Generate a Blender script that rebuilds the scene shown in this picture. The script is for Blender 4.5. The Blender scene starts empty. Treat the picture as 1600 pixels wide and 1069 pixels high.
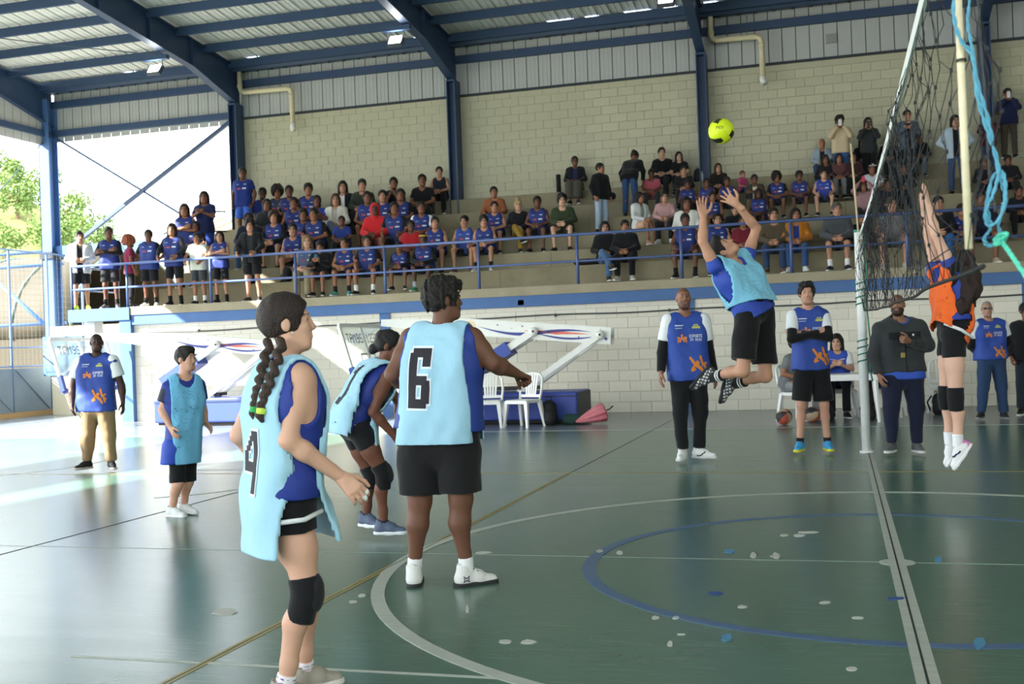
import bpy, bmesh, math, random, time
import numpy as np
from mathutils import Vector, Matrix
from mathutils.bvhtree import BVHTree
random.seed(7); np.random.seed(7)
SC = bpy.context.scene
COL = SC.collection

# ---------------------------------------------------------------- camera
# surveyed camera: 1600x1069 frame, focal 1740 px, eye 1.34 m above the court, level within a fraction of a degree, rolled 2 degrees
F, CX, CY, EYE = 1740.0, 800.0, 534.5, 1.34
_A = np.array([1309 - CX, 522 - CY, F]); _d = np.array([1, -0.0363, 0.0])
_n = np.cross(_A, _d); _n /= np.linalg.norm(_n)
if _n[1] > 0: _n = -_n
_Y = _A / np.linalg.norm(_A); _Z = _n; _X = np.cross(_Y, _Z)
CAMR = np.array([_X, _Y, _Z])                     # rows: world axes in (right, down, forward) camera coordinates
def ray(u, v): return CAMR @ np.array([(u - CX) / F, (v - CY) / F, 1.0])
EYEV = np.array([0, 0, EYE])
def at_zc(u, v, zc): return ray(u, v) * zc + EYEV               # point at a given distance along the view axis
def at_z(u, v, z=0.0): r = ray(u, v); return r * ((z - EYE) / r[2]) + EYEV
def at_y(u, v, y): r = ray(u, v); return r * (y / r[1]) + EYEV
def at_x(u, v, x): r = ray(u, v); return r * (x / r[0]) + EYEV
def zc_of(p): return float((CAMR.T @ (np.asarray(p, float) - EYEV))[2])
def proj(p):
    c = CAMR.T @ (np.asarray(p, float) - EYEV); return CX + F * c[0] / c[2], CY + F * c[1] / c[2]

cam_data = bpy.data.cameras.new('camera'); cam = bpy.data.objects.new('camera', cam_data); COL.objects.link(cam)
cam_data.sensor_width = 36.0; cam_data.lens = F / 1600.0 * 36.0
cam_data.clip_start = 0.05; cam_data.clip_end = 600
_m = Matrix.Identity(4)
for i in range(3):
    _m[i][0] = CAMR[i][0]; _m[i][1] = -CAMR[i][1]; _m[i][2] = -CAMR[i][2]; _m[i][3] = EYEV[i]
cam.matrix_world = _m
cam_data.dof.use_dof = True; cam_data.dof.focus_distance = 6.5; cam_data.dof.aperture_fstop = 5.6
SC.camera = cam

# ---------------------------------------------------------------- sky, sun, exposure
SC.view_settings.view_transform = 'Standard'; SC.view_settings.look = 'None'
SC.view_settings.gamma = 1.0; SC.view_settings.use_curve_mapping = False
SC.view_settings.exposure = 1.02
world = bpy.data.worlds.new('sky'); SC.world = world; world.use_nodes = True
_nt = world.node_tree; _bg = _nt.nodes['Background']
_bg.inputs['Color'].default_value = (0.88, 0.945, 1.0, 1); _bg.inputs['Strength'].default_value = 3.05
sun_data = bpy.data.lights.new('sun', 'SUN'); sun_data.energy = 15.0; sun_data.angle = 0.009; sun_data.color = (1.0, 0.97, 0.92)
sun = bpy.data.objects.new('sun', sun_data); COL.objects.link(sun)
sun.rotation_euler = Vector((1.0, 0.72, -0.723)).to_track_quat('-Z', 'Y').to_euler()
SC.cycles.max_bounces = 8; SC.cycles.diffuse_bounces = 5; SC.cycles.glossy_bounces = 4
SC.cycles.sample_clamp_indirect = 6.0

# ---------------------------------------------------------------- materials
MATS = {}
def srgb(c):
    if isinstance(c, str): c = tuple(int(c[i:i+2], 16) / 255 for i in (0, 2, 4))
    return tuple((x / 12.92 if x <= 0.04045 else ((x + 0.055) / 1.055) ** 2.4) for x in c)
def N(nt, t, **kw):
    n = nt.nodes.new(t)
    for k, v in kw.items(): setattr(n, k, v)
    return n
def mat(name, col='808080', rough=0.6, spec=0.4, metal=0.0, noise=0.0, nscale=6.0, bump=0.0, bscale=40.0, stretch=(1, 1, 1), col2=None, emit=0, trans=0, alpha=1, objcol=False, paint=False, sheen=0.0, coat=0.0):
    if name in MATS: return MATS[name]
    m = bpy.data.materials.new(name); m.use_nodes = True; nt = m.node_tree; b = nt.nodes['Principled BSDF']
    b.inputs['Roughness'].default_value = rough; b.inputs['Specular IOR Level'].default_value = spec; b.inputs['Metallic'].default_value = metal
    c = srgb(col) + (1,)
    b.inputs['Base Color'].default_value = c; m.diffuse_color = c
    src = None
    if objcol:
        src = N(nt, 'ShaderNodeObjectInfo').outputs['Color']
    if paint:
        a = N(nt, 'ShaderNodeAttribute', attribute_name='paint'); mx = N(nt, 'ShaderNodeMix', data_type='RGBA')
        if src is not None: nt.links.new(src, mx.inputs['A'])
        else: mx.inputs['A'].default_value = c
        nt.links.new(a.outputs['Alpha'], mx.inputs['Factor']); nt.links.new(a.outputs['Color'], mx.inputs['B']); src = mx.outputs['Result']
    tc = N(nt, 'ShaderNodeTexCoord')
    mp = N(nt, 'ShaderNodeMapping'); mp.inputs['Scale'].default_value = stretch; nt.links.new(tc.outputs['Object'], mp.inputs['Vector'])
    if noise:
        nz = N(nt, 'ShaderNodeTexNoise'); nz.inputs['Scale'].default_value = nscale; nz.inputs['Detail'].default_value = 5; nz.inputs['Roughness'].default_value = 0.65
        nt.links.new(mp.outputs['Vector'], nz.inputs['Vector'])
        rp = N(nt, 'ShaderNodeValToRGB'); rp.color_ramp.elements[0].position = 0.3; rp.color_ramp.elements[1].position = 0.72
        if col2 is not None:
            mx = N(nt, 'ShaderNodeMix', data_type='RGBA'); mr = N(nt, 'ShaderNodeMath', operation='MULTIPLY'); mr.inputs[1].default_value = noise
            nt.links.new(nz.outputs['Fac'], rp.inputs['Fac']); nt.links.new(rp.outputs['Color'], mr.inputs[0]); nt.links.new(mr.outputs[0], mx.inputs['Factor'])
            if src is not None: nt.links.new(src, mx.inputs['A'])
            else: mx.inputs['A'].default_value = c
            mx.inputs['B'].default_value = srgb(col2) + (1,); src = mx.outputs['Result']
        else:
            hs = N(nt, 'ShaderNodeHueSaturation'); mr = N(nt, 'ShaderNodeMapRange')
            mr.inputs['From Min'].default_value = 0.25; mr.inputs['From Max'].default_value = 0.75
            mr.inputs['To Min'].default_value = 1 - noise; mr.inputs['To Max'].default_value = 1 + noise
            nt.links.new(nz.outputs['Fac'], mr.inputs['Value']); nt.links.new(mr.outputs[0], hs.inputs['Value'])
            if src is not None: nt.links.new(src, hs.inputs['Color'])
            else: hs.inputs['Color'].default_value = c
            src = hs.outputs['Color']
    if src is not None: nt.links.new(src, b.inputs['Base Color'])
    if bump:
        nb = N(nt, 'ShaderNodeTexNoise'); nb.inputs['Scale'].default_value = bscale; nb.inputs['Detail'].default_value = 3
        nt.links.new(mp.outputs['Vector'], nb.inputs['Vector'])
        bp = N(nt, 'ShaderNodeBump'); bp.inputs['Strength'].default_value = bump; bp.inputs['Distance'].default_value = 0.02
        nt.links.new(nb.outputs['Fac'], bp.inputs['Height']); nt.links.new(bp.outputs['Normal'], b.inputs['Normal'])
    if emit: b.inputs['Emission Color'].default_value = c; b.inputs['Emission Strength'].default_value = emit
    if trans: b.inputs['Transmission Weight'].default_value = trans
    if alpha < 1: b.inputs['Alpha'].default_value = alpha
    if sheen: b.inputs['Sheen Weight'].default_value = sheen
    if coat: b.inputs['Coat Weight'].default_value = coat; b.inputs['Coat Roughness'].default_value = 0.15
    MATS[name] = m; return m

# ---------------------------------------------------------------- object helpers
def link(name, me, parent=None, loc=None, m=None, color=None):
    o = bpy.data.objects.new(name, me); COL.objects.link(o)
    if m is not None and me is not None and not me.materials: me.materials.append(m)
    if parent is not None: o.parent = parent
    if loc is not None: o.location = tuple(map(float, loc))
    if color is not None: o.color = srgb(color) + (1,)
    return o
def tag(o, label=None, cat=None, group=None, kind=None):
    if label: o['label'] = label
    if cat: o['category'] = cat
    if group: o['group'] = group
    if kind: o['kind'] = kind
    return o
def empty(name, loc=(0, 0, 0), rz=0.0):
    o = bpy.data.objects.new(name, None); COL.objects.link(o); o.location = tuple(map(float, loc)); o.rotation_euler[2] = rz; o.empty_display_size = 0.2; return o
def mesh(name, V, Fc, smooth=False):
    me = bpy.data.meshes.new(name); me.from_pydata([tuple(map(float, v)) for v in V], [], [tuple(map(int, f)) for f in Fc])
    if smooth: me.polygons.foreach_set('use_smooth', [True] * len(me.polygons))
    me.update(); return me
class MB:
    """collects shapes into one mesh"""
    def __init__(s): s.V = []; s.F = []
    def add(s, V, Fc):
        n = len(s.V); s.V += [tuple(map(float, v)) for v in V]; s.F += [tuple(i + n for i in f) for f in Fc]; return s
    def box(s, x0, x1, y0, y1, z0, z1, bev=0.0, M=None):
        if x0 > x1: x0, x1 = x1, x0
        if y0 > y1: y0, y1 = y1, y0
        if z0 > z1: z0, z1 = z1, z0
        if bev <= 0:
            V = [(x, y, z) for z in (z0, z1) for y in (y0, y1) for x in (x0, x1)]
            Fc = [(0, 2, 3, 1), (4, 5, 7, 6), (0, 1, 5, 4), (2, 6, 7, 3), (0, 4, 6, 2), (1, 3, 7, 5)]
        else:
            bm = bmesh.new(); bmesh.ops.create_cube(bm, size=1)
            for v in bm.verts: v.co = Vector(((x0 + x1) / 2 + v.co.x * (x1 - x0), (y0 + y1) / 2 + v.co.y * (y1 - y0), (z0 + z1) / 2 + v.co.z * (z1 - z0)))
            bmesh.ops.bevel(bm, geom=bm.edges[:], offset=bev, segments=2, affect='EDGES', profile=0.5)
            bm.verts.index_update(); V = [v.co[:] for v in bm.verts]; Fc = [[v.index for v in f.verts] for f in bm.faces]; bm.free()
        if M is not None: V = [(M @ Vector(v))[:] for v in V]
        return s.add(V, Fc)
    def tube(s, pts, r, n=8, caps=True):
        pts = [np.array(p, float) for p in pts]; k = len(pts); rs = r if hasattr(r, '__len__') else [r] * k
        V = []; Fc = []; prev = None
        for i in range(k):
            t = pts[min(i + 1, k - 1)] - pts[max(i - 1, 0)]; t /= np.linalg.norm(t) + 1e-12
            if prev is None:
                a = np.array([0, 0, 1.0]) if abs(t[2]) < 0.9 else np.array([1.0, 0, 0]); u = np.cross(t, a)
            else: u = prev - t * np.dot(prev, t)
            u /= np.linalg.norm(u) + 1e-12; w = np.cross(t, u); prev = u
            for j in range(n):
                an = 2 * math.pi * j / n; V.append(pts[i] + rs[i] * (math.cos(an) * u + math.sin(an) * w))
        for i in range(k - 1):
            for j in range(n):
                a = i * n + j; b = i * n + (j + 1) % n; Fc.append((a, b, b + n, a + n))
        if caps: Fc.append(tuple(range(n))[::-1]); Fc.append(tuple((k - 1) * n + j for j in range(n)))
        return s.add(V, Fc)
    def bar(s, a, b, w, h, up=(0, 0, 1)):
        """rectangular bar from a to b, w across, h along up"""
        a = np.array(a, float); b = np.array(b, float); t = b - a; t /= np.linalg.norm(t); up = np.array(up, float)
        x = np.cross(t, up); x /= np.linalg.norm(x); z = np.cross(x, t)
        V = [p + sx * x * w / 2 + sz * z * h / 2 for p in (a, b) for sx, sz in ((-1, -1), (1, -1), (1, 1), (-1, 1))]
        return s.add(V, [(0, 1, 2, 3), (7, 6, 5, 4), (0, 4, 5, 1), (1, 5, 6, 2), (2, 6, 7, 3), (3, 7, 4, 0)])
    def prism(s, poly, a0, a1, axis='y'):
        """polygon of (p,q) swept along an axis: 'y' -> (x,z) profile, 'x' -> (y,z), 'z' -> (x,y)"""
        n = len(poly)
        def P(p, a): return (p[0], a, p[1]) if axis == 'y' else ((a, p[0], p[1]) if axis == 'x' else (p[0], p[1], a))
        V = [P(p, a0) for p in poly] + [P(p, a1) for p in poly]
        Fc = [tuple(range(n)), tuple(range(2 * n - 1, n - 1, -1))] + [(i, i + n, (i + 1) % n + n, (i + 1) % n) for i in range(n)]
        return s.add(V, Fc)
    def lathe(s, prof, n=20, c=(0, 0, 0)):
        V = []; Fc = []
        for r, z in prof:
            for j in range(n): a = 2 * math.pi * j / n; V.append((c[0] + r * math.cos(a), c[1] + r * math.sin(a), c[2] + z))
        for i in range(len(prof) - 1):
            for j in range(n): a = i * n + j; b = i * n + (j + 1) % n; Fc.append((a, b, b + n, a + n))
        return s.add(V, Fc)
    def me(s, name, smooth=False):
        me = mesh(name, s.V, s.F, smooth)
        bm = bmesh.new(); bm.from_mesh(me); bmesh.ops.recalc_face_normals(bm, faces=bm.faces); bm.to_mesh(me); bm.free(); return me
    def build(s, name, m, parent=None, smooth=False, loc=None):
        return link(name, s.me(name, smooth), parent, loc, m)
def struct(name, mb, m, label=None, parent=None, smooth=False):
    o = mb.build(name, m, parent, smooth)
    if parent is None: tag(o, label, kind='structure')
    return o
# ================================================================ the hall
CXS = [-20.24, -14.53, -8.66, -2.73, 3.17, 9.07, 15.0]      # frame positions along the rear wall
YF, YR = 20.83, 25.55                                        # front of the stand, face of the rear wall
XE = 15.0
def roofz(y): return 8.75 + 0.1 * (26.0 - y) if y > 8 else 8.75 + 0.1 * 18 - 0.1 * (8 - y)
M_BLUE = mat('blue_steel_paint', '2c4465', 0.5, 0.5, noise=0.10, nscale=3)
M_BLUE2 = mat('blue_wall_paint', '4b6c9c', 0.6, 0.3, noise=0.10, nscale=2.0)
M_RAIL = mat('blue_rail_paint', '485c8c', 0.4, 0.5, noise=0.08, nscale=9)
M_CONC = mat('stand_concrete', '999077', 0.85, 0.2, noise=0.55, nscale=1.6, col2='6b634d', bump=0.15, bscale=30)
M_CONC2 = mat('slab_concrete', 'a39a82', 0.85, 0.2, noise=0.5, nscale=2.2, col2='857c66', bump=0.15, bscale=30)
M_SHEET = mat('pale_steel_sheet', 'e2e4e1', 0.42, 0.5, noise=0.10, nscale=1.2)
M_CLAD = mat('pale_cladding', 'b0b3b1', 0.5, 0.4, noise=0.06, nscale=1.0)
M_DARK = mat('dark_backing_grey', '3c4146', 0.8, 0.2)  # dark grey of the cladding backing, flashing, bolts and splice plate
M_WHITE = mat('white_paint', 'e6e6e0', 0.5, 0.4, noise=0.03, nscale=3)
def block_mat(name, c, c2):
    m = mat(name, c, 0.75, 0.25, noise=0.30, nscale=1.1, col2=c2, bump=0.2, bscale=18)
    nt = m.node_tree; b = nt.nodes['Principled BSDF']; l = b.inputs['Base Color'].links[0]; src = l.from_socket
    oi = N(nt, 'ShaderNodeObjectInfo'); mr = N(nt, 'ShaderNodeMapRange'); mr.inputs['To Min'].default_value = 0.94; mr.inputs['To Max'].default_value = 1.05
    hs = N(nt, 'ShaderNodeHueSaturation'); nt.links.new(oi.outputs['Random'], mr.inputs['Value']); nt.links.new(mr.outputs[0], hs.inputs['Value']); nt.links.new(src, hs.inputs['Color']); nt.links.new(hs.outputs['Color'], b.inputs['Base Color'])
    return m
M_BLK_LO = block_mat('cream_block_paint', 'e2ddcd', 'cfc9b5')
M_BLK_UP = block_mat('pale_green_block_paint', 'bcb99f', 'aeab90')
M_MORT_LO = mat('mortar_cream', 'c2bcaa', 0.9, 0.1); M_MORT_UP = mat('mortar_green', 'a3a187', 0.9, 0.1)

# ---- court floor: green paint, worn and glossy
def floor_mat(name, c1, c2, c3):
    m = bpy.data.materials.new(name); m.use_nodes = True; nt = m.node_tree; b = nt.nodes['Principled BSDF']; lk = nt.links.new
    tc = N(nt, 'ShaderNodeTexCoord')
    def noise(sc, st=(1, 1, 1), det=6, ro=0.6):
        mp = N(nt, 'ShaderNodeMapping'); mp.inputs['Scale'].default_value = st; lk(tc.outputs['Object'], mp.inputs['Vector'])
        n = N(nt, 'ShaderNodeTexNoise'); n.inputs['Scale'].default_value = sc; n.inputs['Detail'].default_value = det; n.inputs['Roughness'].default_value = ro; lk(mp.outputs['Vector'], n.inputs['Vector']); return n.outputs['Fac']
    def ramp(f, a, b_): 
        r = N(nt, 'ShaderNodeMapRange'); r.inputs['From Min'].default_value = a; r.inputs['From Max'].default_value = b_; lk(f, r.inputs['Value']); return r.outputs[0]
    def mix(f, A, B, k=1.0):
        x = N(nt, 'ShaderNodeMix', data_type='RGBA')
        if k != 1.0: q = N(nt, 'ShaderNodeMath', operation='MULTIPLY'); q.inputs[1].default_value = k; lk(f, q.inputs[0]); f = q.outputs[0]
        lk(f, x.inputs['Factor'])
        for s_, v in (('A', A), ('B', B)):
            if isinstance(v, str): x.inputs[s_].default_value = srgb(v) + (1,)
            else: lk(v, x.inputs[s_])
        return x.outputs['Result']
    c = mix(ramp(noise(0.5), 0.35, 0.68), c1, c2)
    c = mix(ramp(noise(7.0, (1, 1, 1)), 0.48, 0.75), c, c2, 0.25)
    c = mix(ramp(noise(3.2, (0.35, 7, 1), 8, 0.7), 0.60, 0.72), c, c3, 0.22)      # long pale scuffs
    c = mix(ramp(noise(2.1, (6, 0.5, 1), 8, 0.7), 0.63, 0.74), c, '2a3a34', 0.10)  # rubber marks
    c = mix(ramp(noise(5.0, (0.5, 26, 1), 3, 0.6), 0.63, 0.66), c, 'a9b3aa', 0.35)   # fine scratches
    c = mix(ramp(noise(26, (1, 1, 1), 2), 0.73, 0.78), c, 'c6c6bd', 0.5)          # chips
    lk(c, b.inputs['Base Color'])
    r = N(nt, 'ShaderNodeMapRange'); r.inputs['To Min'].default_value = 0.22; r.inputs['To Max'].default_value = 0.29; lk(noise(2.0, (0.6, 2.5, 1)), r.inputs['Value']); lk(r.outputs[0], b.inputs['Roughness'])
    b.inputs['Specular IOR Level'].default_value = 0.85
    bp = N(nt, 'ShaderNodeBump'); bp.inputs['Strength'].default_value = 0.008; bp.inputs['Distance'].default_value = 0.02; lk(noise(5.0, (0.6, 2.0, 1), 4), bp.inputs['Height']); lk(bp.outputs['Normal'], b.inputs['Normal'])
    MATS[name] = m; return m
M_FLOOR = floor_mat('green_court_paint', '47695a', '4f7061', '7f9187')
M_APRON = floor_mat('grey_blue_court_margin', '6f787e', '7a8186', '8f9698')
fl = struct('floor', MB().box(-20.3, XE, -7, 16.76, -0.3, 0.0), M_FLOOR, 'glossy worn green sports court floor with painted lines')
ap = MB().box(-20.3, XE, 16.76, 27.0, -0.3, 0.0).build('floor_margin', M_APRON, fl)
def M_line(name, c, wear=0.5): return mat(name, c, 0.4, 0.45, noise=wear, nscale=9, col2='65756c', stretch=(0.6, 2, 1))
ML_W = M_line('white_line_paint', 'b9bcb2', 0.35); ML_Y = M_line('ochre_line_paint', 'a08a45', 0.35); ML_B = M_line('blue_line_paint', '3f5f8d', 0.4); ML_D = mat('dark_seam', '2c3633', 0.6, 0.3); ML_W2 = M_line('faded_white_line_paint', '98a198', 0.6)
def line(x0, x1, y0, y1, m, z=0.002, name='court_line'): return MB().box(x0, x1, y0, y1, -0.01, z).build(name, m, fl)
def ring(cx, cy, r, w, m, z=0.0022, a0=0, a1=360, n=120):
    V = []; Fc = []
    for i in range(n + 1):
        a = math.radians(a0 + (a1 - a0) * i / n)
        for rr, zz in ((r - w / 2, -0.01), (r - w / 2, z), (r + w / 2, z), (r + w / 2, -0.01)): V.append((cx + rr * math.cos(a), cy + rr * math.sin(a), zz))
        if i: k = 4 * i; Fc += [(k - 4 + j, k + j, k + j + 1, k - 3 + j) for j in range(3)]
    return MB().add(V, Fc).build('court_circle', m, fl)
XN, YC = 0.284, 6.83
line(XN - 0.045, XN + 0.045, -2, 16.74, ML_W, 0.0024); line(XN - 0.006, XN + 0.004, -2, 16.74, ML_D, 0.0030)
line(-2.735, -2.690, -2, 11.3, ML_Y, 0.0020); line(-2.716, -2.709, -2, 18.7, ML_D, 0.0026)
line(-20, 12, 16.69, 16.75, ML_W, 0.0020); line(-20, 12, 11.24, 11.29, ML_Y, 0.0018); line(-3.4, -1.3, 4.28, 4.305, ML_W, 0.0018)
line(-8.5, 9, 6.825, 6.838, ML_W2, 0.0016); line(-5.72, -5.705, 0, 12, ML_D, 0.0022)
ring(XN, YC, 3.0, 0.075, ML_W); ring(XN, YC, 1.79, 0.075, ML_B, 0.0020); ring(-7.0, 10.4, 1.25, 0.05, ML_W2, 0.0018, -60, 120, 60); ring(-11.2, 12.2, 1.8, 0.05, ML_W2, 0.0018, -90, 90, 60)
sp = MB(); sp.prism([(XN + 0.10 * math.cos(a * math.pi / 12), YC + 0.10 * math.sin(a * math.pi / 12)) for a in range(24)], -0.01, 0.0027, 'z'); sp.build('centre_spot', ML_W, fl)
# tape scraps and paint chips where the court was marked
chipm = {'w': mat('white_tape_scrap', 'b8b9b2', 0.6), 'b': mat('blue_tape_scrap', '4f86a8', 0.6), 'd': mat('dark_blue_paint_chip', '35508a', 0.6)}
rc = random.Random(3)
for (u, v, w, hh, c) in [(790, 1003, 22, 7, 'w'), (826, 1004, 24, 7, 'w'), (937, 862, 11, 5, 'w'), (968, 864, 13, 6, 'w'), (1177, 868, 10, 9, 'w'), (1212, 869, 13, 10, 'w'), (1225, 837, 15, 4, 'w'), (1249, 837, 17, 4, 'w'), (1262, 832, 32, 3, 'w'), (1140, 862, 16, 8, 'b'), (1136, 997, 18, 14, 'b'), (1467, 875, 13, 9, 'b'), (1530, 1006, 24, 20, 'b'), (1119, 928, 28, 6, 'd'), (1400, 936, 30, 5, 'd'), (1024, 966, 14, 5, 'w'), (1056, 966, 12, 5, 'w'), (1047, 1007, 10, 9, 'w'), (1290, 942, 20, 4, 'w'), (1331, 1046, 20, 7, 'w'), (755, 864, 26, 4, 'w'), (566, 931, 14, 6, 'w'), (551, 941, 14, 4, 'w'), (350, 957, 45, 12, 'w'), (1065, 992, 14, 2, 'w'), (1340, 966, 22, 4, 'w'), (1160, 949, 14, 5, 'w'), (730, 952, 5, 14, 'w'), (1205, 870, 4, 3, 'w')]:
    n = 7; poly = []
    for i in range(n):
        a = 2 * math.pi * i / n; k = rc.uniform(0.75, 1.15); p = at_z(u + w / 2 * math.cos(a) * k, v + hh / 2 * math.sin(a) * k); poly.append((p[0], p[1]))
    MB().prism(poly, -0.01, 0.0034, 'z').build('paint_chip', chipm[c], fl)

# ---- lower block wall under the stand
BLK = None
def block_mesh(name, m, w=0.4, h=0.2, d=0.06, j=0.0045):
    x, z, b = w / 2 - j / 2, h / 2 - j / 2, 0.006
    V = [(-x, d, -z), (x, d, -z), (x, d, z), (-x, d, z), (-x, b, -z), (x, b, -z), (x, b, z), (-x, b, z), (-x + b, 0, -z + b), (x - b, 0, -z + b), (x - b, 0, z - b), (-x + b, 0, z - b)]
    me = mesh(name, V, [(8, 9, 10, 11), (4, 5, 9, 8), (5, 6, 10, 9), (6, 7, 11, 10), (7, 4, 8, 11), (0, 1, 5, 4), (1, 2, 6, 5), (2, 3, 7, 6), (3, 0, 4, 7)]); me.materials.append(m); return me
def block_wall(parent, m, y, x0, x1, z0, z1, xsplit, skip=lambda x, z: False):
    me = block_mesh('block', m); st = MB(); cnt = 0; r = 0; z = z0; rb = random.Random(11)
    while z < z1 - 0.05:
        hh = min(0.2, z1 - z); off = 0.2 if r % 2 else 0.0; x = x0 - off
        while x < x1:
            a, b = max(x, x0), min(x + 0.4, x1)
            if b - a > 0.06 and not skip((a + b) / 2, z + hh / 2):
                dy = rb.uniform(-0.003, 0.003)
                if b - a > 0.39 and hh > 0.19 and xsplit[0] <= x < xsplit[1] and cnt < 298:
                    o = bpy.data.objects.new('block', me); COL.objects.link(o); o.parent = parent; o.location = (x + 0.2, y + dy, z + 0.1); cnt += 1
                else:
                    st.box(a + 0.003, b - 0.003, y + dy, y + 0.06, z + 0.003, z + hh - 0.003)
            x += 0.4
        z += 0.2; r += 1
    o = st.build('block_courses', m, parent); o['kind'] = 'stuff'
wl = struct('wall_lower', MB().box(-14.6, XE, YF + 0.012, YF + 0.22, 0, 2.12), M_MORT_LO, 'cream painted concrete block wall below the spectator stand')
block_wall(wl, M_BLK_LO, YF, -14.6, 8.0, 0.0, 2.09, (-9.0, 3.2))
for x in (-8.74, -2.64, 3.17, 9.07): MB().box(x - 0.11, x + 0.11, YF - 0.03, YF + 0.1, 0, 2.1).build('pilaster', M_BLUE2, wl)
MB().box(-14.88, -14.60, YF - 0.12, YF + 0.16, 0, 2.3).build('pilaster', M_BLUE2, wl)
pb = MB(); pb.tube([(x, YF - 0.035, 1.90 + 0.012 * math.sin(x * 2.1)) for x in np.linspace(-14.3, 8, 60)], 0.016, 6); pb.build('cable_pipe', mat('dark_pipe', '4a4c4a', 0.6), wl, True)
for x in (-13.0, -10.4, -7.6, -5.2, -3.0, -0.4, 2.0): MB().box(x - 0.015, x + 0.015, YF - 0.055, YF, 1.87, 1.93).build('pipe_clip', mat('dark_pipe'), wl)
MB().box(-5.92, -5.80, YF - 0.10, YF - 0.02, 2.12, 2.22).build('junction_box', M_BLUE, wl)

# ---- stand: walkway slab, edge beam and stepped tiers
stand = tag(empty('bleachers', (0, YF, 0)), 'stepped concrete spectator stand with blue edge beam along the rear wall', kind='structure')
def spart(name, mb, m): o = mb.build(name, m, stand); o.matrix_parent_inverse = stand.matrix_basis.inverted(); return o
stand.location = (0, 0, 0)
TZ = [2.47, 2.90, 3.28, 3.665, 4.055, 4.455, 4.87]; TY = [20.70, 21.75, 22.43, 23.11, 23.79, 24.47, 25.15]; XT0 = -14.57
MB().box(-16.15, XE, TY[0], 22.0, 2.30, TZ[0], 0).build('walkway_slab', M_CONC2, stand)
MB().box(-14.6, XE, TY[0] + 0.03, TY[0] + 0.25, 2.09, 2.30).build('edge_beam', M_BLUE2, stand)
eb = MB().box(-16.15, -14.60, TY[0] - 0.03, TY[0] + 0.3, 2.20, 2.47).build('edge_beam', M_BLUE2, stand)
for i in range(1, 7):
    y1 = (TY[i + 1] + 0.1) if i < 6 else YR + 0.1
    MB().box(XT0, XE, TY[i], y1, TZ[i - 1] - 0.3, TZ[i], 0.012).build('tier', M_CONC, stand)
    rj = random.Random(i)
    x = XT0 + rj.uniform(1, 3)
    while x < 9:                                             # cast joints on the risers
        MB().box(x - 0.006, x + 0.006, TY[i] - 0.002, TY[i] + 0.01, TZ[i - 1], TZ[i] - 0.01).build('cast_joint', mat('dark_joint', '6b634f', 0.9), stand); x += rj.uniform(2.4, 3.6)  # each joint is a thin strip in a darker brown
MB().box(XT0, XE, 22.0, YR, 0, 2.45).build('understructure', M_CONC, stand)
# guard rail
rail = tag(empty('guard_rail', (0, TY[0] + 0.06, TZ[0])), 'long blue tubular guard rail along the front of the stand', 'railing')
def rp(name, mb): o = mb.build(name, M_RAIL, rail, True); o.location = (0, -(TY[0] + 0.06), -TZ[0]); return o
yr = TY[0] + 0.06
rp('top_rail', MB().tube([(-16.1, yr, 3.42), (9, yr, 3.42)], 0.028, 8)); rp('mid_rail', MB().tube([(-16.1, yr, 2.91), (9, yr, 2.91)], 0.022, 8))
for x in [-16.09, -14.68] + [-12.64 + 1.981 * i for i in range(11)]: rp('post', MB().tube([(x, yr, TZ[0]), (x, yr, 3.41)], 0.030, 8))
rail2 = tag(empty('guard_rail', (-16.09, 21.5, TZ[0])), 'short blue return rail at the open left end of the walkway', 'railing')
for nm, mb in (('top_rail', MB().tube([(0, -0.7, 0.95), (0, 0.9, 0.95)], 0.024, 8)), ('mid_rail', MB().tube([(0, -0.7, 0.44), (0, 0.9, 0.44)], 0.018, 8)), ('post', MB().tube([(0, 0.9, 0), (0, 0.9, 0.95)], 0.026, 8))): mb.build(nm, M_RAIL, rail2, True)
rail3 = tag(empty('stair_rail', (-14.62, 24.2, 0)), 'thin dark stair rail at the upper left end of the stand', 'railing')
M_THIN = mat('dark_thin_rail', '4a5a68', 0.5)
for nm, pts in (('top_rail', [(-1.0, -0.6, 4.35), (-0.35, 0.0, 4.95), (0.25, 0.2, 4.9)]), ('post', [(-0.35, 0, 4.0), (-0.35, 0, 4.95)]), ('mid_rail', [(-1.0, -0.6, 3.9), (-0.35, 0, 4.45), (0.25, 0.2, 4.42)])): MB().tube(pts, 0.02, 8).build(nm, M_THIN, rail3, True)

# ---- rear wall: blocks, then pale cladding
wr_ = struct('wall_rear', MB().box(-14.5, XE, YR + 0.012, YR + 0.25, 4.4, 7.44), M_MORT_UP, 'pale green-cream painted block wall behind the stand')
block_wall(wr_, M_BLK_UP, YR, -14.5, 8.0, 4.85, 7.40, (-5.6, 4.0))
clad = struct('wall_cladding', MB().box(-20.2, XE, YR + 0.05, YR + 0.07, 7.42, 8.79), M_DARK, 'pale steel cladding band between block wall and roof')
pm = MB(); pm.box(-0.14, 0.14, 0, 0.02, 0, 1.34, 0.006); pm.box(-0.055, -0.045, -0.006, 0.005, 0, 1.34); pm.box(0.045, 0.055, -0.006, 0.005, 0, 1.34); pme = pm.me('cladding_panel'); pme.materials.append(M_CLAD)
x = -20.05
while x < 8.5:
    o = bpy.data.objects.new('cladding_panel', pme); COL.objects.link(o); o.parent = clad; o.location = (x, YR + 0.02, 7.30 if x < -14.6 else 7.44); x += 0.296
MB().box(-14.5, XE, YR - 0.03, YR + 0.06, 7.39, 7.45).build('flashing', M_DARK, clad)
MB().box(-20.2, XE, YR - 0.10, YR + 0.02, 8.20, 8.38).build('girt', M_BLUE, clad)
MB().box(-20.2, -14.6, YR - 0.10, YR + 0.02, 7.44, 7.60).build('girt', M_BLUE, clad)
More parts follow.
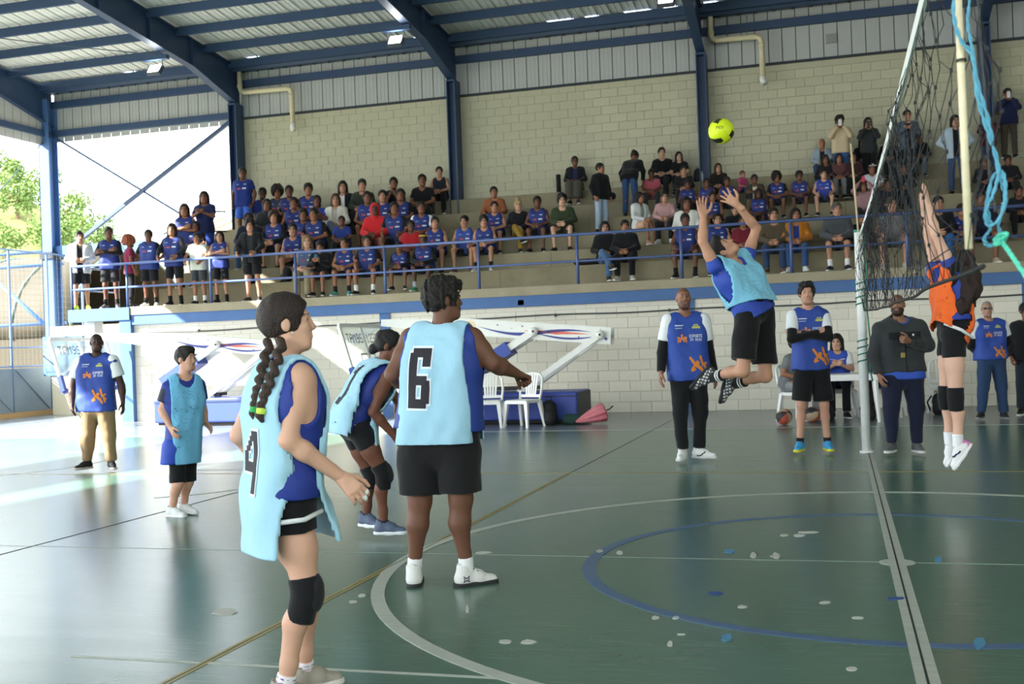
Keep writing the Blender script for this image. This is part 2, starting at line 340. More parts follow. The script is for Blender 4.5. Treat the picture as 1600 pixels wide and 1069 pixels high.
# box gutter at the eave, with bolt heads
gut = MB(); gut.prism([(YR + 0.15, 8.62), (YR - 0.32, 8.56), (YR - 0.42, 8.78), (YR - 0.40, 8.80), (YR + 0.15, 8.80)], -20.3, XE, 'x'); gut.build('eave_gutter', M_BLUE, clad)
bolt = MB().box(-0.035, 0.035, -0.02, 0.02, -0.03, 0.0).me('bolt'); bolt.materials.append(M_DARK)
for i in range(70):
    o = bpy.data.objects.new('gutter_bolt', bolt); COL.objects.link(o); o.parent = clad; o.location = (-19.9 + i * 0.4, YR - 0.18, 8.575)
MB().box(-0.02, 0.20, YR - 0.02, YR + 0.02, 7.75, 7.95).build('vent_patch', mat('grey_vent', '8d8f8b', 0.7), clad)
# frames
for i, x in enumerate(CXS[1:]):
    fr = struct('column_frame', MB().box(x - 0.11, x - 0.085, YR - 0.42, YR - 0.02, 4.3, 7.75).box(x + 0.085, x + 0.11, YR - 0.42, YR - 0.02, 4.3, 7.75).box(x - 0.09, x + 0.09, YR - 0.24, YR - 0.21, 4.3, 7.75), M_BLUE, 'blue steel column and rafter, %s from the left corner' % ['first', 'second', 'third', 'fourth', 'fifth', 'sixth'][i])
def rafter(x, par):
    y0 = YR - 0.02
    lower = [(y0, 7.70), (23.3, 8.26), (8.0, 8.26 + 0.1 * 15.3), (-7, 8.26 + 0.3)]
    upper = [(-7, roofz(-7) - 0.12), (8.0, roofz(8) - 0.12), (y0, roofz(y0) - 0.12)]
    web = MB().prism(lower + upper, x - 0.012, x + 0.012, 'x'); web.build('rafter_web', M_BLUE, par)
    fl_ = MB()
    for (a, b) in zip(lower[:-1], lower[1:]): fl_.bar((x, a[0], a[1]), (x, b[0], b[1]), 0.2, 0.025)
    fl_.build('rafter_flange', M_BLUE, par)
    fu = MB()
    for (a, b) in zip(upper[:-1], upper[1:]): fu.bar((x, a[0], a[1]), (x, b[0], b[1]), 0.2, 0.025)
    fu.build('rafter_flange', M_BLUE, par)
    for yy in (23.3, 21.6, 19.8, 18.0): MB().box(x - 0.09, x + 0.09, yy - 0.008, yy + 0.008, 8.26 + 0.1 * (23.3 - yy), roofz(yy) - 0.13).build('stiffener', M_BLUE, par)
for o in [o for o in COL.objects if o.name.startswith('column_frame')]:
    x = CXS[1:][[p for p in COL.objects if p.name.startswith('column_frame')].index(o)]
    rafter(x, o)
    MB().box(x - 0.10, x + 0.10, YR - 0.45, YR - 0.02, 7.70, 7.74).build('cap_plate', M_BLUE, o)
# left corner frame: column, end rafter, end-wall cladding, braces
x0 = CXS[0]
cf = struct('corner_column', MB().box(x0 - 0.16, x0 + 0.16, 25.15, 25.18, 0, 8.4).box(x0 - 0.16, x0 + 0.16, 25.50, 25.53, 0, 8.4).box(x0 - 0.02, x0 + 0.02, 25.17, 25.51, 0, 8.4).box(x0 - 0.16, x0 - 0.14, 25.15, 25.53, 0, 8.4), M_BLUE2, 'blue steel corner column at the open left end of the hall')
rafter(x0, cf)
MB().bar((x0 + 0.15, 25.4, 7.42), (-14.6, 25.4, 4.05), 0.05, 0.05).build('brace', M_BLUE, cf); MB().bar((x0 + 0.15, 25.36, 4.15), (-14.6, 25.36, 7.40), 0.09, 0.09).build('brace', M_BLUE, cf)
MB().box(x0 - 0.2, x0 + 0.2, 25.1, 25.56, 4.12, 4.3).build('splice_plate', M_DARK, cf)
MB().box(x0 + 0.1, -17.2, 25.3, 25.5, 4.18, 4.46).build('tie_beam', M_BLUE2, cf)
ew = struct('wall_left', MB().box(x0 - 0.08, x0 - 0.06, -6, 25.6, 7.18, 8.7), M_DARK, 'pale steel cladding band across the open left end of the hall')
MB().box(x0 - 0.06, x0 + 0.05, -6, 25.4, 7.40, 7.56).build('girt', M_BLUE, ew)
pm2 = MB(); pm2.box(-0.05, -0.03, -0.14, 0.14, 0, 1.5, 0.005); pme2 = pm2.me('cladding_panel'); pme2.materials.append(M_CLAD)
y = 25.4
while y > 14:
    o = bpy.data.objects.new('cladding_panel', pme2); COL.objects.link(o); o.parent = ew; o.location = (x0, y, 7.18); y -= 0.296
MB().box(x0 - 0.05, x0 - 0.03, -6, 14, 7.18, 8.68).build('cladding_sheet', M_CLAD, ew)
# thin sway rods at the left end
MB().tube([(x0, 25.2, 7.3), (x0, 18.0, 0.8)], 0.012, 6).build('sway_rod', M_THIN, ew)
# roof: ribbed sheets on purlins
ceil = struct('ceiling', MB().box(-20.6, XE, 7.9, 8.1, roofz(8) + 0.01, roofz(8) + 0.10), M_BLUE, 'pale ribbed steel roof on blue purlins')
def sheet_me(y0, y1, name):
    s_ = MB(); prof = [(-0.148, 0), (-0.02, 0), (-0.012, -0.012), (0.0, -0.012), (0.008, 0), (0.125, 0), (0.130, -0.035), (0.146, -0.035), (0.152, 0)]
    V = []; Fc = []
    for y in (y0, y1):
        for zt in (0, 0.012):
            for (px, pz) in prof: V.append((px, y, roofz(y) + pz + zt))
    n = len(prof)
    for i in range(n - 1): Fc += [(i, i + 1, 2 * n + i + 1, 2 * n + i), (n + i, 3 * n + i, 3 * n + i + 1, n + i + 1)]
    Fc += [(0, n, n + 1, 1)]
    me = mesh(name, V, Fc); me.materials.append(M_SHEET); return me
me_a = sheet_me(26.1, 8.0, 'roof_sheet'); me_b = sheet_me(8.0, -7.3, 'roof_sheet'); me_c = sheet_me(25.08, 8.0, 'roof_sheet'); rg = random.Random(21)
x = -20.45
while x < XE:
    short = rg.random() < (0.75 if -6.2 < x < -4.0 else 0.45 if -7.0 < x < -2.9 else 0.06)      # rusted-through sheet ends let daylight in at the eave
    for me in (me_c if short else me_a, me_b):
        o = bpy.data.objects.new('roof_sheet', me); COL.objects.link(o); o.parent = ceil; o.location = (x, 0, 0)
    x += 0.30
for yy in [25.05, 23.9, 22.75, 21.6, 20.45, 19.3, 18.15, 17.0, 15.85, 14.7, 13.5, 12.3, 11.1, 9.9, 8.7, 7.3, 6.1, 4.9, 3.7, 2.5, 1.3, 0.1, -1.1, -2.3, -3.5, -4.7, -5.9, -7.0]:
    z = roofz(yy) - 0.045
    p = MB().prism([(yy - 0.035, z), (yy + 0.035, z), (yy + 0.035, z - 0.015), (yy - 0.02, z - 0.015), (yy - 0.02, z - 0.185), (yy + 0.035, z - 0.185), (yy + 0.035, z - 0.2), (yy - 0.035, z - 0.2)], -20.5, XE, 'x'); p.build('purlin', M_BLUE, ceil)
MB().tube([(-20.1, 19.5, 8.95), (-17.4, 21.7, 8.72), (-14.6, 23.6, 8.52)], 0.012, 6).build('roof_tie_rod', M_THIN, ceil)
# right end, out of the picture: closed block wall that shades that side of the hall
struct('wall_right', MB().box(XE, XE + 0.2, -7, 25.8, 0, 8.6), M_BLK_UP, 'plain block wall closing the far right end')
# camera side, behind the picture: wall and eave band added to cut daylight from there
struct('wall_front_blocker', MB().box(-9, XE, -7.2, -7.0, 0, 3.4).box(-20.3, XE, -7.2, -7.0, 6.9, 8.4), M_BLK_UP, 'unseen added wall and eave band blocking daylight from the near side')
# flood lamps
M_LAMP = mat('lamp_glass_lit', 'ffffff', 0.4, emit=22.0); M_LGREY = mat('lamp_housing', '4a5058', 0.5)
for i, (x, y, z, lab) in enumerate([(-14.53 - 0.25, 22.2, 7.98, 'lit square flood lamp under the left rafter'), (-8.66 - 0.25, 22.35, 8.02, 'lit square flood lamp under the middle rafter'), (-2.73 - 0.25, 21.7, 7.98, 'lit flood lamp at the top edge under the right rafter')]):
    L = tag(empty('flood_lamp', (x, y, z)), lab, 'lamp')
    R = Matrix.Rotation(math.radians(-38), 4, 'X')
    MB().box(-0.17, 0.17, 0.0, 0.10, -0.14, 0.14, 0.015, R).build('housing', M_LGREY, L); MB().box(-0.135, 0.135, -0.012, -0.002, -0.115, 0.115, 0.004, R).build('glass', M_LAMP, L)
    MB().bar((-0.3, 0.02, 0.24), (0.35, 0.02, 0.24), 0.12, 0.10).build('arm', M_BLUE, L); MB().tube([(-0.19, 0.05, 0), (-0.19, 0.04, 0.22), (0.19, 0.04, 0.22), (0.19, 0.05, 0)], 0.012, 6).build('yoke', M_LGREY, L)
# rain pipes
M_PVC = mat('cream_pvc', 'cfc5a4', 0.45, 0.4, noise=0.12, nscale=4)
for x, lab in ((-14.36, 'cream plastic downpipe elbow beside the left rafter'), (-2.49, 'cream plastic downpipe elbow beside the right rafter')):
    dx = 1.45 if x < -10 else 1.10
    P_ = tag(empty('downpipe', (x, 25.28, 7.0)), lab, 'pipe'); L = -14.36
    pts = [(0, 0, 1.55), (0, 0, 1.15), (0.03, 0, 1.06), (0.12, 0, 1.02), (dx - 0.12, 0, 1.0), (dx - 0.03, 0, 0.96), (dx, 0, 0.87), (dx, 0, 0.08)]
    MB().tube(pts, 0.062, 12).build('pipe', M_PVC, P_, True); MB().tube([(dx, 0, 0.12), (dx, 0, 0.02), (dx + 0.03, -0.05, -0.06)], 0.072, 12).build('spout', M_WHITE, P_, True)
    for q in ((0, 0, 1.2), (dx, 0, 0.8)): MB().tube([(q[0], q[1], q[2] - 0.04), (q[0], q[1], q[2] + 0.04)], 0.072, 12).build('coupling', M_PVC, P_, True)
    for xx in (0.35, dx - 0.3): MB().tube([(xx, 0, 1.05), (xx, 0, 1.5)], 0.008, 5).build('hanger', M_LGREY, P_)
def nrm(v): v = np.asarray(v, float); return v / (np.linalg.norm(v) + 1e-12)
# ================================================================ outside the open left end
M_GRD = mat('pale_yard_concrete', '8f8a7c', 0.9, 0.1, noise=0.3, nscale=0.6, col2='7a7566')
struct('ground', MB().box(-160, 90, -70, 160, -0.5, -0.31), M_GRD, 'pale concrete yard around the hall')
# low corrugated boundary panels and wire fence along the left side line
fen = tag(empty('boundary_fence', (-19.82, 20, 0)), 'blue-grey sheet and wire mesh fence closing the left side of the court', 'fence')
M_FP = mat('blue_grey_sheet', '6c7f92', 0.55, 0.4, noise=0.15, nscale=2); M_WIRE = mat('fence_wire', '5f6a70', 0.5, 0.4); M_FB = mat('blue_fence_pipe', '5b78a4', 0.5)
for i in range(9):
    y = 5.3 - i * 1.4
    pnl = MB(); pnl.box(-0.02, 0.02, y - 0.68, y + 0.68, 0.12, 1.22, 0.006); pnl.build('sheet_panel', M_FP, fen)
    cr = MB(); cr.bar((0.025, y + 0.6, 0.16), (0.025, y - 0.6, 1.18), 0.012, 0.03, up=(1, 0, 0)); cr.build('panel_crease', M_FP, fen)
    MB().tube([(0, y + 0.7, 0), (0, y + 0.7, 4.2)], 0.03, 8).build('fence_post', M_FB, fen, True)
MB().box(-0.15, 0.15, -8, 6.2, 0, 0.12).build('kerb', mat('tan_kerb', 'a58a62', 0.8), fen)
for z in (1.27, 1.75, 4.2): MB().tube([(0, -8, z), (0, 6.0, z)], 0.022, 6).build('fence_rail', M_FB, fen, True)
w = MB()
for i in range(95): w.tube([(0, -7.9 + i * 0.15, 1.27), (0, -7.9 + i * 0.15, 4.2)], 0.0028, 3, False)
for i in range(20): w.tube([(0, -8, 1.3 + i * 0.15), (0, 6, 1.3 + i * 0.15)], 0.0028, 3, False)
o = w.build('wire_mesh', M_WIRE, fen); o['kind'] = 'stuff'
# rear fence line with lattice brace
f2 = tag(empty('boundary_fence', (-20.4, 26.0, 0)), 'tall blue pipe frame with wire mesh behind the corner column', 'fence')
for z in (2.42, 4.05, 4.42): MB().tube([(-9, 0, z), (0, 0, z)], 0.045, 8).build('fence_rail', M_FB, f2, True)
for x in (-8.5, -5.6, -2.8): MB().tube([(x, 0, 0), (x, 0, 4.42)], 0.04, 8).build('fence_post', M_FB, f2, True)
br = MB(); br.tube([(-2.6, -0.05, 4.0), (-0.2, -0.05, 2.05)], 0.055, 8); br.build('diagonal_brace', M_BLUE2, f2, True)
w = MB()
for i in range(60): w.tube([(-9 + i * 0.15, 0, 2.4), (-9 + i * 0.15, 0, 4.4)], 0.0028, 3, False)
for i in range(14): w.tube([(-9, 0, 2.42 + i * 0.15), (0, 0, 2.42 + i * 0.15)], 0.0028, 3, False)
o = w.build('wire_mesh', M_WIRE, f2); o['kind'] = 'stuff'
# room below the left end of the walkway
rm = tag(empty('store_room', (-17.0, 24.0, 0)), 'cream store room with blue window band under the left end of the stand', 'room')
MB().box(-2.3, 2.4, 0, 1.4, 0, 2.25).build('wall', mat('cream_plaster', 'd8cfb4', 0.8), rm)
for x in (-1.9, -0.2, 1.3): 
    wf = MB().box(x - 0.6, x + 0.6, -0.05, 0.02, 1.0, 2.0).build('window', M_BLUE2, rm); MB().box(x - 0.54, x + 0.54, -0.06, -0.045, 1.1, 1.9).build('pane', mat('dim_glass', '5f7283', 0.15, 0.6), wf)
MB().box(0.95, 1.2, -2.9, -2.6, 0, 2.25).build('pillar', M_WHITE, rm)
# barrel-vault tarpaulin shed
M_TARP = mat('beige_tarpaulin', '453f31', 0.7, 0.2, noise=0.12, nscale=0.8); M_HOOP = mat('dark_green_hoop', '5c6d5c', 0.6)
sh = tag(empty('vault_shed', (-28.5, 35.0, 0)), 'beige tarpaulin barrel-vault shed beyond the wire fence', 'shed')
V = []; Fc = []; R_ = 3.5; nseg = 16
for i, x in enumerate(np.linspace(-8, 4.0, 9)):
    for j in range(nseg + 1):
        a = math.pi * j / nseg; V.append((x, R_ * math.cos(a), 2.2 + 3.0 * math.sin(a)))
    if i:
        for j in range(nseg): k = i * (nseg + 1) + j; Fc.append((k, k + 1, k - nseg, k - nseg - 1))
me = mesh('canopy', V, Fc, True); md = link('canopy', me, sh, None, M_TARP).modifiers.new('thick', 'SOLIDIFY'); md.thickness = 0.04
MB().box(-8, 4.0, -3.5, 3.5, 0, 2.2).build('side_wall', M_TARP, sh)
for x in np.linspace(-8, 4.0, 6): MB().tube([(x, 3.56 * math.cos(math.pi * j / 14), 2.2 + 3.06 * math.sin(math.pi * j / 14)) for j in range(15)], 0.05, 6).build('hoop', M_HOOP, sh, True)
hs = tag(empty('annex_building', (-24.6, 41.0, 0)), 'low white annex with pale brown sheet roof beyond the stand', 'building')
MB().box(-2.6, 4.5, 0, 5, 0, 5.4).build('wall', M_WHITE, hs); rf = MB(); rf.add([(-2.9, -1.2, 5.6), (4.7, -1.2, 5.1), (4.7, 5.2, 7.2), (-2.9, 5.2, 7.7), (-2.9, -1.2, 5.7), (4.7, -1.2, 5.2), (4.7, 5.2, 7.3), (-2.9, 5.2, 7.8)], [(0, 1, 2, 3), (4, 5, 6, 7), (0, 1, 5, 4), (1, 2, 6, 5), (2, 3, 7, 6), (3, 0, 4, 7)]); rf.build('roof', mat('brown_sheet', '9c8668', 0.7), hs)
for i in range(10): MB().bar((-2.7 + i * 0.8, -1.22, 5.72 - i * 0.053), (-2.7 + i * 0.8, 5.2, 7.82 - i * 0.053), 0.05, 0.05).build('roof_rib', mat('brown_sheet'), hs)
# hillside with trees
M_HILL = mat('dry_grass_hill', '6f7a48', 0.95, 0.05, noise=0.6, nscale=0.12, col2='8f8660')
def hillz(x, y):
    crest = np.interp(x + 0.72 * (y - 100), [-150, -110, -89, -83, -78.6, -72.6, -67.5, -55, -40], [36, 29, 25, 22.5, 18.5, 12.5, 9, 3.5, -1.2])
    return -1 + max(0, crest) * math.sin(min(1, (y - 78) / 44.0) * 1.57)
V = []; Fc = []; nx, ny = 44, 14; rh = np.random.RandomState(5)
for i in range(nx + 1):
    for j in range(ny + 1):
        y = 78 + j * 4; x = -150 + i * 2.6 - j * 1.5; V.append((x, y, hillz(x, y) + rh.normal() * 0.3))
for i in range(nx):
    for j in range(ny): a = i * (ny + 1) + j; Fc.append((a, a + 1, a + ny + 2, a + ny + 1))
tag(link('hillside', mesh('hillside', V, Fc, True), None, None, M_HILL), 'dry green hillside beyond the yard at far left', kind='structure')
HILLV = np.array(V)
M_LEAF = mat('tree_leaf', '5f7a3e', 0.8, 0.2, noise=0.5, nscale=0.5, col2='7f8c54'); M_TRUNK = mat('tree_trunk', '6d5a45', 0.9)
def tree_meshes(seed, n=1700):
    r = np.random.RandomState(seed); V = []; Fc = []
    for c in range(9):
        cc = r.normal(size=3) * np.array([1.3, 1.3, 0.8]) + np.array([0, 0, 2.6])
        for q in range(n // 9):
            p = cc + nrm(r.normal(size=3)) * r.uniform(0.5, 1.25); a = nrm(r.normal(size=3)) * 0.17; b = nrm(np.cross(a, r.normal(size=3))) * 0.12; k = len(V)
            V += [p - a, p + b, p + a, p - b]; Fc.append((k, k + 1, k + 2, k + 3))
    me = mesh('crown', V, Fc); me.materials.append(M_LEAF)
    t = MB().tube([(0, 0, -1.0), (0.1, 0, 1.0), (0.05, 0.1, 2.4)], [0.22, 0.17, 0.08], 7)
    for s_ in range(4): t.tube([(0.05, 0, 1.4), (r.normal() * 0.9, r.normal() * 0.9, 2.8)], [0.09, 0.04], 5)
    tm = t.me('trunk'); tm.materials.append(M_TRUNK); return me, tm
TM = [tree_meshes(s_) for s_ in (1, 2, 3)]
tree_lab = ['pale tree on the hill crest at the left picture edge', 'tall loose tree on the hill crest left of the corner column', 'rounded tree on the slope left of the corner column', 'low bushy tree at the foot of the hill by the left edge', 'broad tree on the crest just right of the corner column', 'tree halfway down the slope right of the corner column', 'darker tree low on the slope beside the brace', 'small tree where the slope meets the brace', 'leaning tree between the column and the shed roof', 'bush at the right foot of the hillside']
for i, (u, k, y) in enumerate([(6, 0.9, 120), (44, 1.0, 119), (30, 0.9, 104), (8, 0.8, 94), (106, 1.0, 117), (128, 0.95, 113), (150, 0.9, 108), (166, 0.8, 114), (100, 0.85, 101), (142, 0.8, 96)]):
    p = at_y(u, 400, y); p[2] = hillz(p[0], y)
    T = tag(empty('tree', p, i * 1.3), tree_lab[i], 'tree', 'trees on the hillside'); k *= 1.2; T.scale = (k, k, k)
    link('crown', TM[i % 3][0], T); link('trunk', TM[i % 3][1], T)
# ================================================================ figures: implicit bodies, polygonised as one continuous skin
def nrm(v): v = np.asarray(v, float); return v / (np.linalg.norm(v) + 1e-12)
def cone(a, b, ra, rb=None, k=0.03, clip=(), flat=None, op='u'):
    return dict(t='c', a=np.asarray(a, float), b=np.asarray(b, float), ra=ra, rb=ra if rb is None else rb, k=k, clip=clip, flat=flat, op=op)
def ell(c, r, R=None, k=0.02, op='u', clip=()):
    return dict(t='e', c=np.asarray(c, float), r=np.asarray(r, float), R=np.eye(3) if R is None else R, k=k, op=op, clip=clip)
def sweep(bars, k=0.03, n=5, clip=()):
    """bars: (centre, half lateral vector, radius); capsules across the body blended along its length"""
    out = []
    for (c0, l0, r0), (c1, l1, r1) in zip(bars[:-1], bars[1:]):
        for i in range(n):
            t = i / n; c = np.asarray(c0) * (1 - t) + np.asarray(c1) * t; l = np.asarray(l0) * (1 - t) + np.asarray(l1) * t; r = r0 * (1 - t) + r1 * t
            out.append(cone(c - l, c + l, r, r, k, clip))
    c, l, r = bars[-1]; out.append(cone(np.asarray(c) - l, np.asarray(c) + l, r, r, k, clip))
    return out
def _bbox(p):
    if p['t'] == 'c':
        m = max(p['ra'], p['rb']); return np.minimum(p['a'], p['b']) - m, np.maximum(p['a'], p['b']) + m
    m = p['r'].max(); return p['c'] - m, p['c'] + m
def field(prims, h, pad=2, wr=0.0, wf=14.0, seed=0, cuts=(), shell=None):
    us = [p for p in prims if p['op'] == 'u']
    bb = [_bbox(p) for p in us]
    lo = np.min([b[0] for b in bb], 0) - pad * h - 0.02; hi = np.max([b[1] for b in bb], 0) + pad * h + 0.02
    n = np.ceil((hi - lo) / h).astype(int) + 1
    ax = [lo[i] + h * np.arange(n[i]) for i in range(3)]
    D = np.full(n, 0.5, np.float32)
    for p in prims:
        b0, b1 = _bbox(p); mg = p['k'] + 3 * h + (0.03 if shell else 0.0) + wr * 3
        i0 = np.clip(((b0 - mg - lo) / h).astype(int), 0, n); i1 = np.clip(np.ceil((b1 + mg - lo) / h).astype(int) + 1, 0, n)
        if np.any(i1 <= i0): continue
        X, Y, Z = (ax[0][i0[0]:i1[0]][:, None, None], ax[1][i0[1]:i1[1]][None, :, None], ax[2][i0[2]:i1[2]][None, None, :])
        if p['t'] == 'c':
            a, b = p['a'], p['b']; ab = b - a; L2 = float(ab @ ab) + 1e-12
            qx, qy, qz = X - a[0], Y - a[1], Z - a[2]
            t = np.clip((qx * ab[0] + qy * ab[1] + qz * ab[2]) / L2, 0, 1)
            dx, dy, dz = qx - t * ab[0], qy - t * ab[1], qz - t * ab[2]
            s2 = dx * dx + dy * dy + dz * dz
            if p['flat'] is not None:
                fn, fs = p['flat']; e = dx * fn[0] + dy * fn[1] + dz * fn[2]; s2 = s2 + (fs * fs - 1) * e * e
            d = np.sqrt(s2) - (p['ra'] + (p['rb'] - p['ra']) * t)
        else:
            R = p['R']; c = p['c']; r = p['r']; qx, qy, qz = X - c[0], Y - c[1], Z - c[2]
            l = [(R[i][0] * qx + R[i][1] * qy + R[i][2] * qz) / r[i] for i in range(3)]
            g = np.sqrt(l[0] ** 2 + l[1] ** 2 + l[2] ** 2); d = (g - 1) * r.min() if p['op'] != 'u' else (g - 1) * (r.mean() * 0.5 + r.min() * 0.5)
        for (pt, nn) in p['clip']:
            d = np.maximum(d, (X - pt[0]) * nn[0] + (Y - pt[1]) * nn[1] + (Z - pt[2]) * nn[2])
        S = D[i0[0]:i1[0], i0[1]:i1[1], i0[2]:i1[2]]; k = p['k']
        if p['op'] == 'u':
            if k > 1e-4: e = np.maximum(k - np.abs(S - d), 0) / k; S[...] = np.minimum(S, d) - e * e * k * 0.25
            else: S[...] = np.minimum(S, d)
        elif p['op'] == 's':
            d = -d
            if k > 1e-4: e = np.maximum(k - np.abs(S - d), 0) / k; S[...] = np.maximum(S, d) + e * e * k * 0.25
            else: S[...] = np.maximum(S, d)
    X, Y, Z = ax[0][:, None, None], ax[1][None, :, None], ax[2][None, None, :]
    if wr:
        rs = np.random.RandomState(seed)
        for j in range(5):
            f = wf * (0.6 + 0.35 * j); v = rs.normal(size=3) * np.array([1, 1, 0.45 if wf < 40 else 1.0]); v /= np.linalg.norm(v); v *= f; ph = rs.rand(3) * 6.28; w = rs.normal(size=3) * f * 0.35
            D += (wr / (1 + 0.5 * j)) * np.sin(X * v[0] + Y * v[1] + Z * v[2] + ph[0] + 1.4 * np.sin(X * w[0] + Y * w[1] + Z * w[2] + ph[1])).astype(np.float32)
    if shell: D = np.abs(D + shell) - shell
    for c in cuts:
        D = np.maximum(D, c(X, Y, Z).astype(np.float32))
    return D, lo, h
def nets(D, lo, h):
    """surface nets"""
    S = D < 0
    c = np.zeros(np.array(D.shape) - 1, np.int8)
    for i in (0, 1):
        for j in (0, 1):
            for k in (0, 1): c += S[i:S.shape[0] - 1 + i, j:S.shape[1] - 1 + j, k:S.shape[2] - 1 + k]
    act = (c > 0) & (c < 8); idx = np.argwhere(act)
    if len(idx) == 0: return np.zeros((0, 3)), np.zeros((0, 4), int)
    vid = np.full(act.shape, -1, np.int64); vid[act] = np.arange(len(idx))
    acc = np.zeros((len(idx), 3)); cnt = np.zeros(len(idx))
    cor = [(i, j, k) for i in (0, 1) for j in (0, 1) for k in (0, 1)]
    vals = {cc: D[idx[:, 0] + cc[0], idx[:, 1] + cc[1], idx[:, 2] + cc[2]] for cc in cor}
    for a in cor:
        for d in range(3):
            if a[d] == 0:
                b = list(a); b[d] = 1; b = tuple(b); va, vb = vals[a], vals[b]; m = (va < 0) != (vb < 0)
                t = np.where(m, va / np.where(m, va - vb, 1), 0); pt = np.zeros((len(idx), 3)) + np.array(a); pt[:, d] = t
                acc += pt * m[:, None]; cnt += m
    V = (idx + acc / np.maximum(cnt, 1)[:, None]) * h + lo
    Q = []
    for d in range(3):
        e1, e2 = (d + 1) % 3, (d + 2) % 3
        sl0 = [slice(None)] * 3; sl1 = [slice(None)] * 3; sl0[d] = slice(0, -1); sl1[d] = slice(1, None)
        A, B = S[tuple(sl0)], S[tuple(sl1)]; ch = A != B
        p = np.argwhere(ch); ok = (p[:, e1] > 0) & (p[:, e2] > 0) & (p[:, e1] < D.shape[e1] - 1) & (p[:, e2] < D.shape[e2] - 1); p = p[ok]
        ins = A[p[:, 0], p[:, 1], p[:, 2]]
        def g(o1, o2):
            q = p.copy(); q[:, e1] -= o1; q[:, e2] -= o2; return vid[q[:, 0], q[:, 1], q[:, 2]]
        f = np.stack([g(1, 1), g(0, 1), g(0, 0), g(1, 0)], 1); f[~ins] = f[~ins][:, ::-1]; Q.append(f)
    Q = np.concatenate(Q); Q = Q[(Q >= 0).all(1)]
    return V, Q
def npmesh(name, V, Q, paint=None):
    me = bpy.data.meshes.new(name); me.vertices.add(len(V)); me.vertices.foreach_set('co', np.asarray(V, np.float32).ravel())
    nf = len(Q); me.loops.add(nf * 4); me.loops.foreach_set('vertex_index', np.asarray(Q, np.int32).ravel())
    me.polygons.add(nf); me.polygons.foreach_set('loop_start', np.arange(0, nf * 4, 4, dtype=np.int32))
    me.polygons.foreach_set('use_smooth', np.ones(nf, bool)); me.update(calc_edges=True)
    if paint is not None:
        at = me.attributes.new('paint', 'FLOAT_COLOR', 'POINT'); at.data.foreach_set('color', np.asarray(paint, np.float32).ravel())
    return me
def smesh(name, prims, h, **kw):
    D, lo, hh = field(prims, h, **kw); V, Q = nets(D, lo, hh); return npmesh(name, V, Q)
def join(parts):
    V = []; Q = []; n = 0
    for v, q in parts: V.append(v); Q.append(q + n); n += len(v)
    return np.concatenate(V), np.concatenate(Q)
def sock_dir(a, b): return nrm(np.asarray(b) - np.asarray(a))

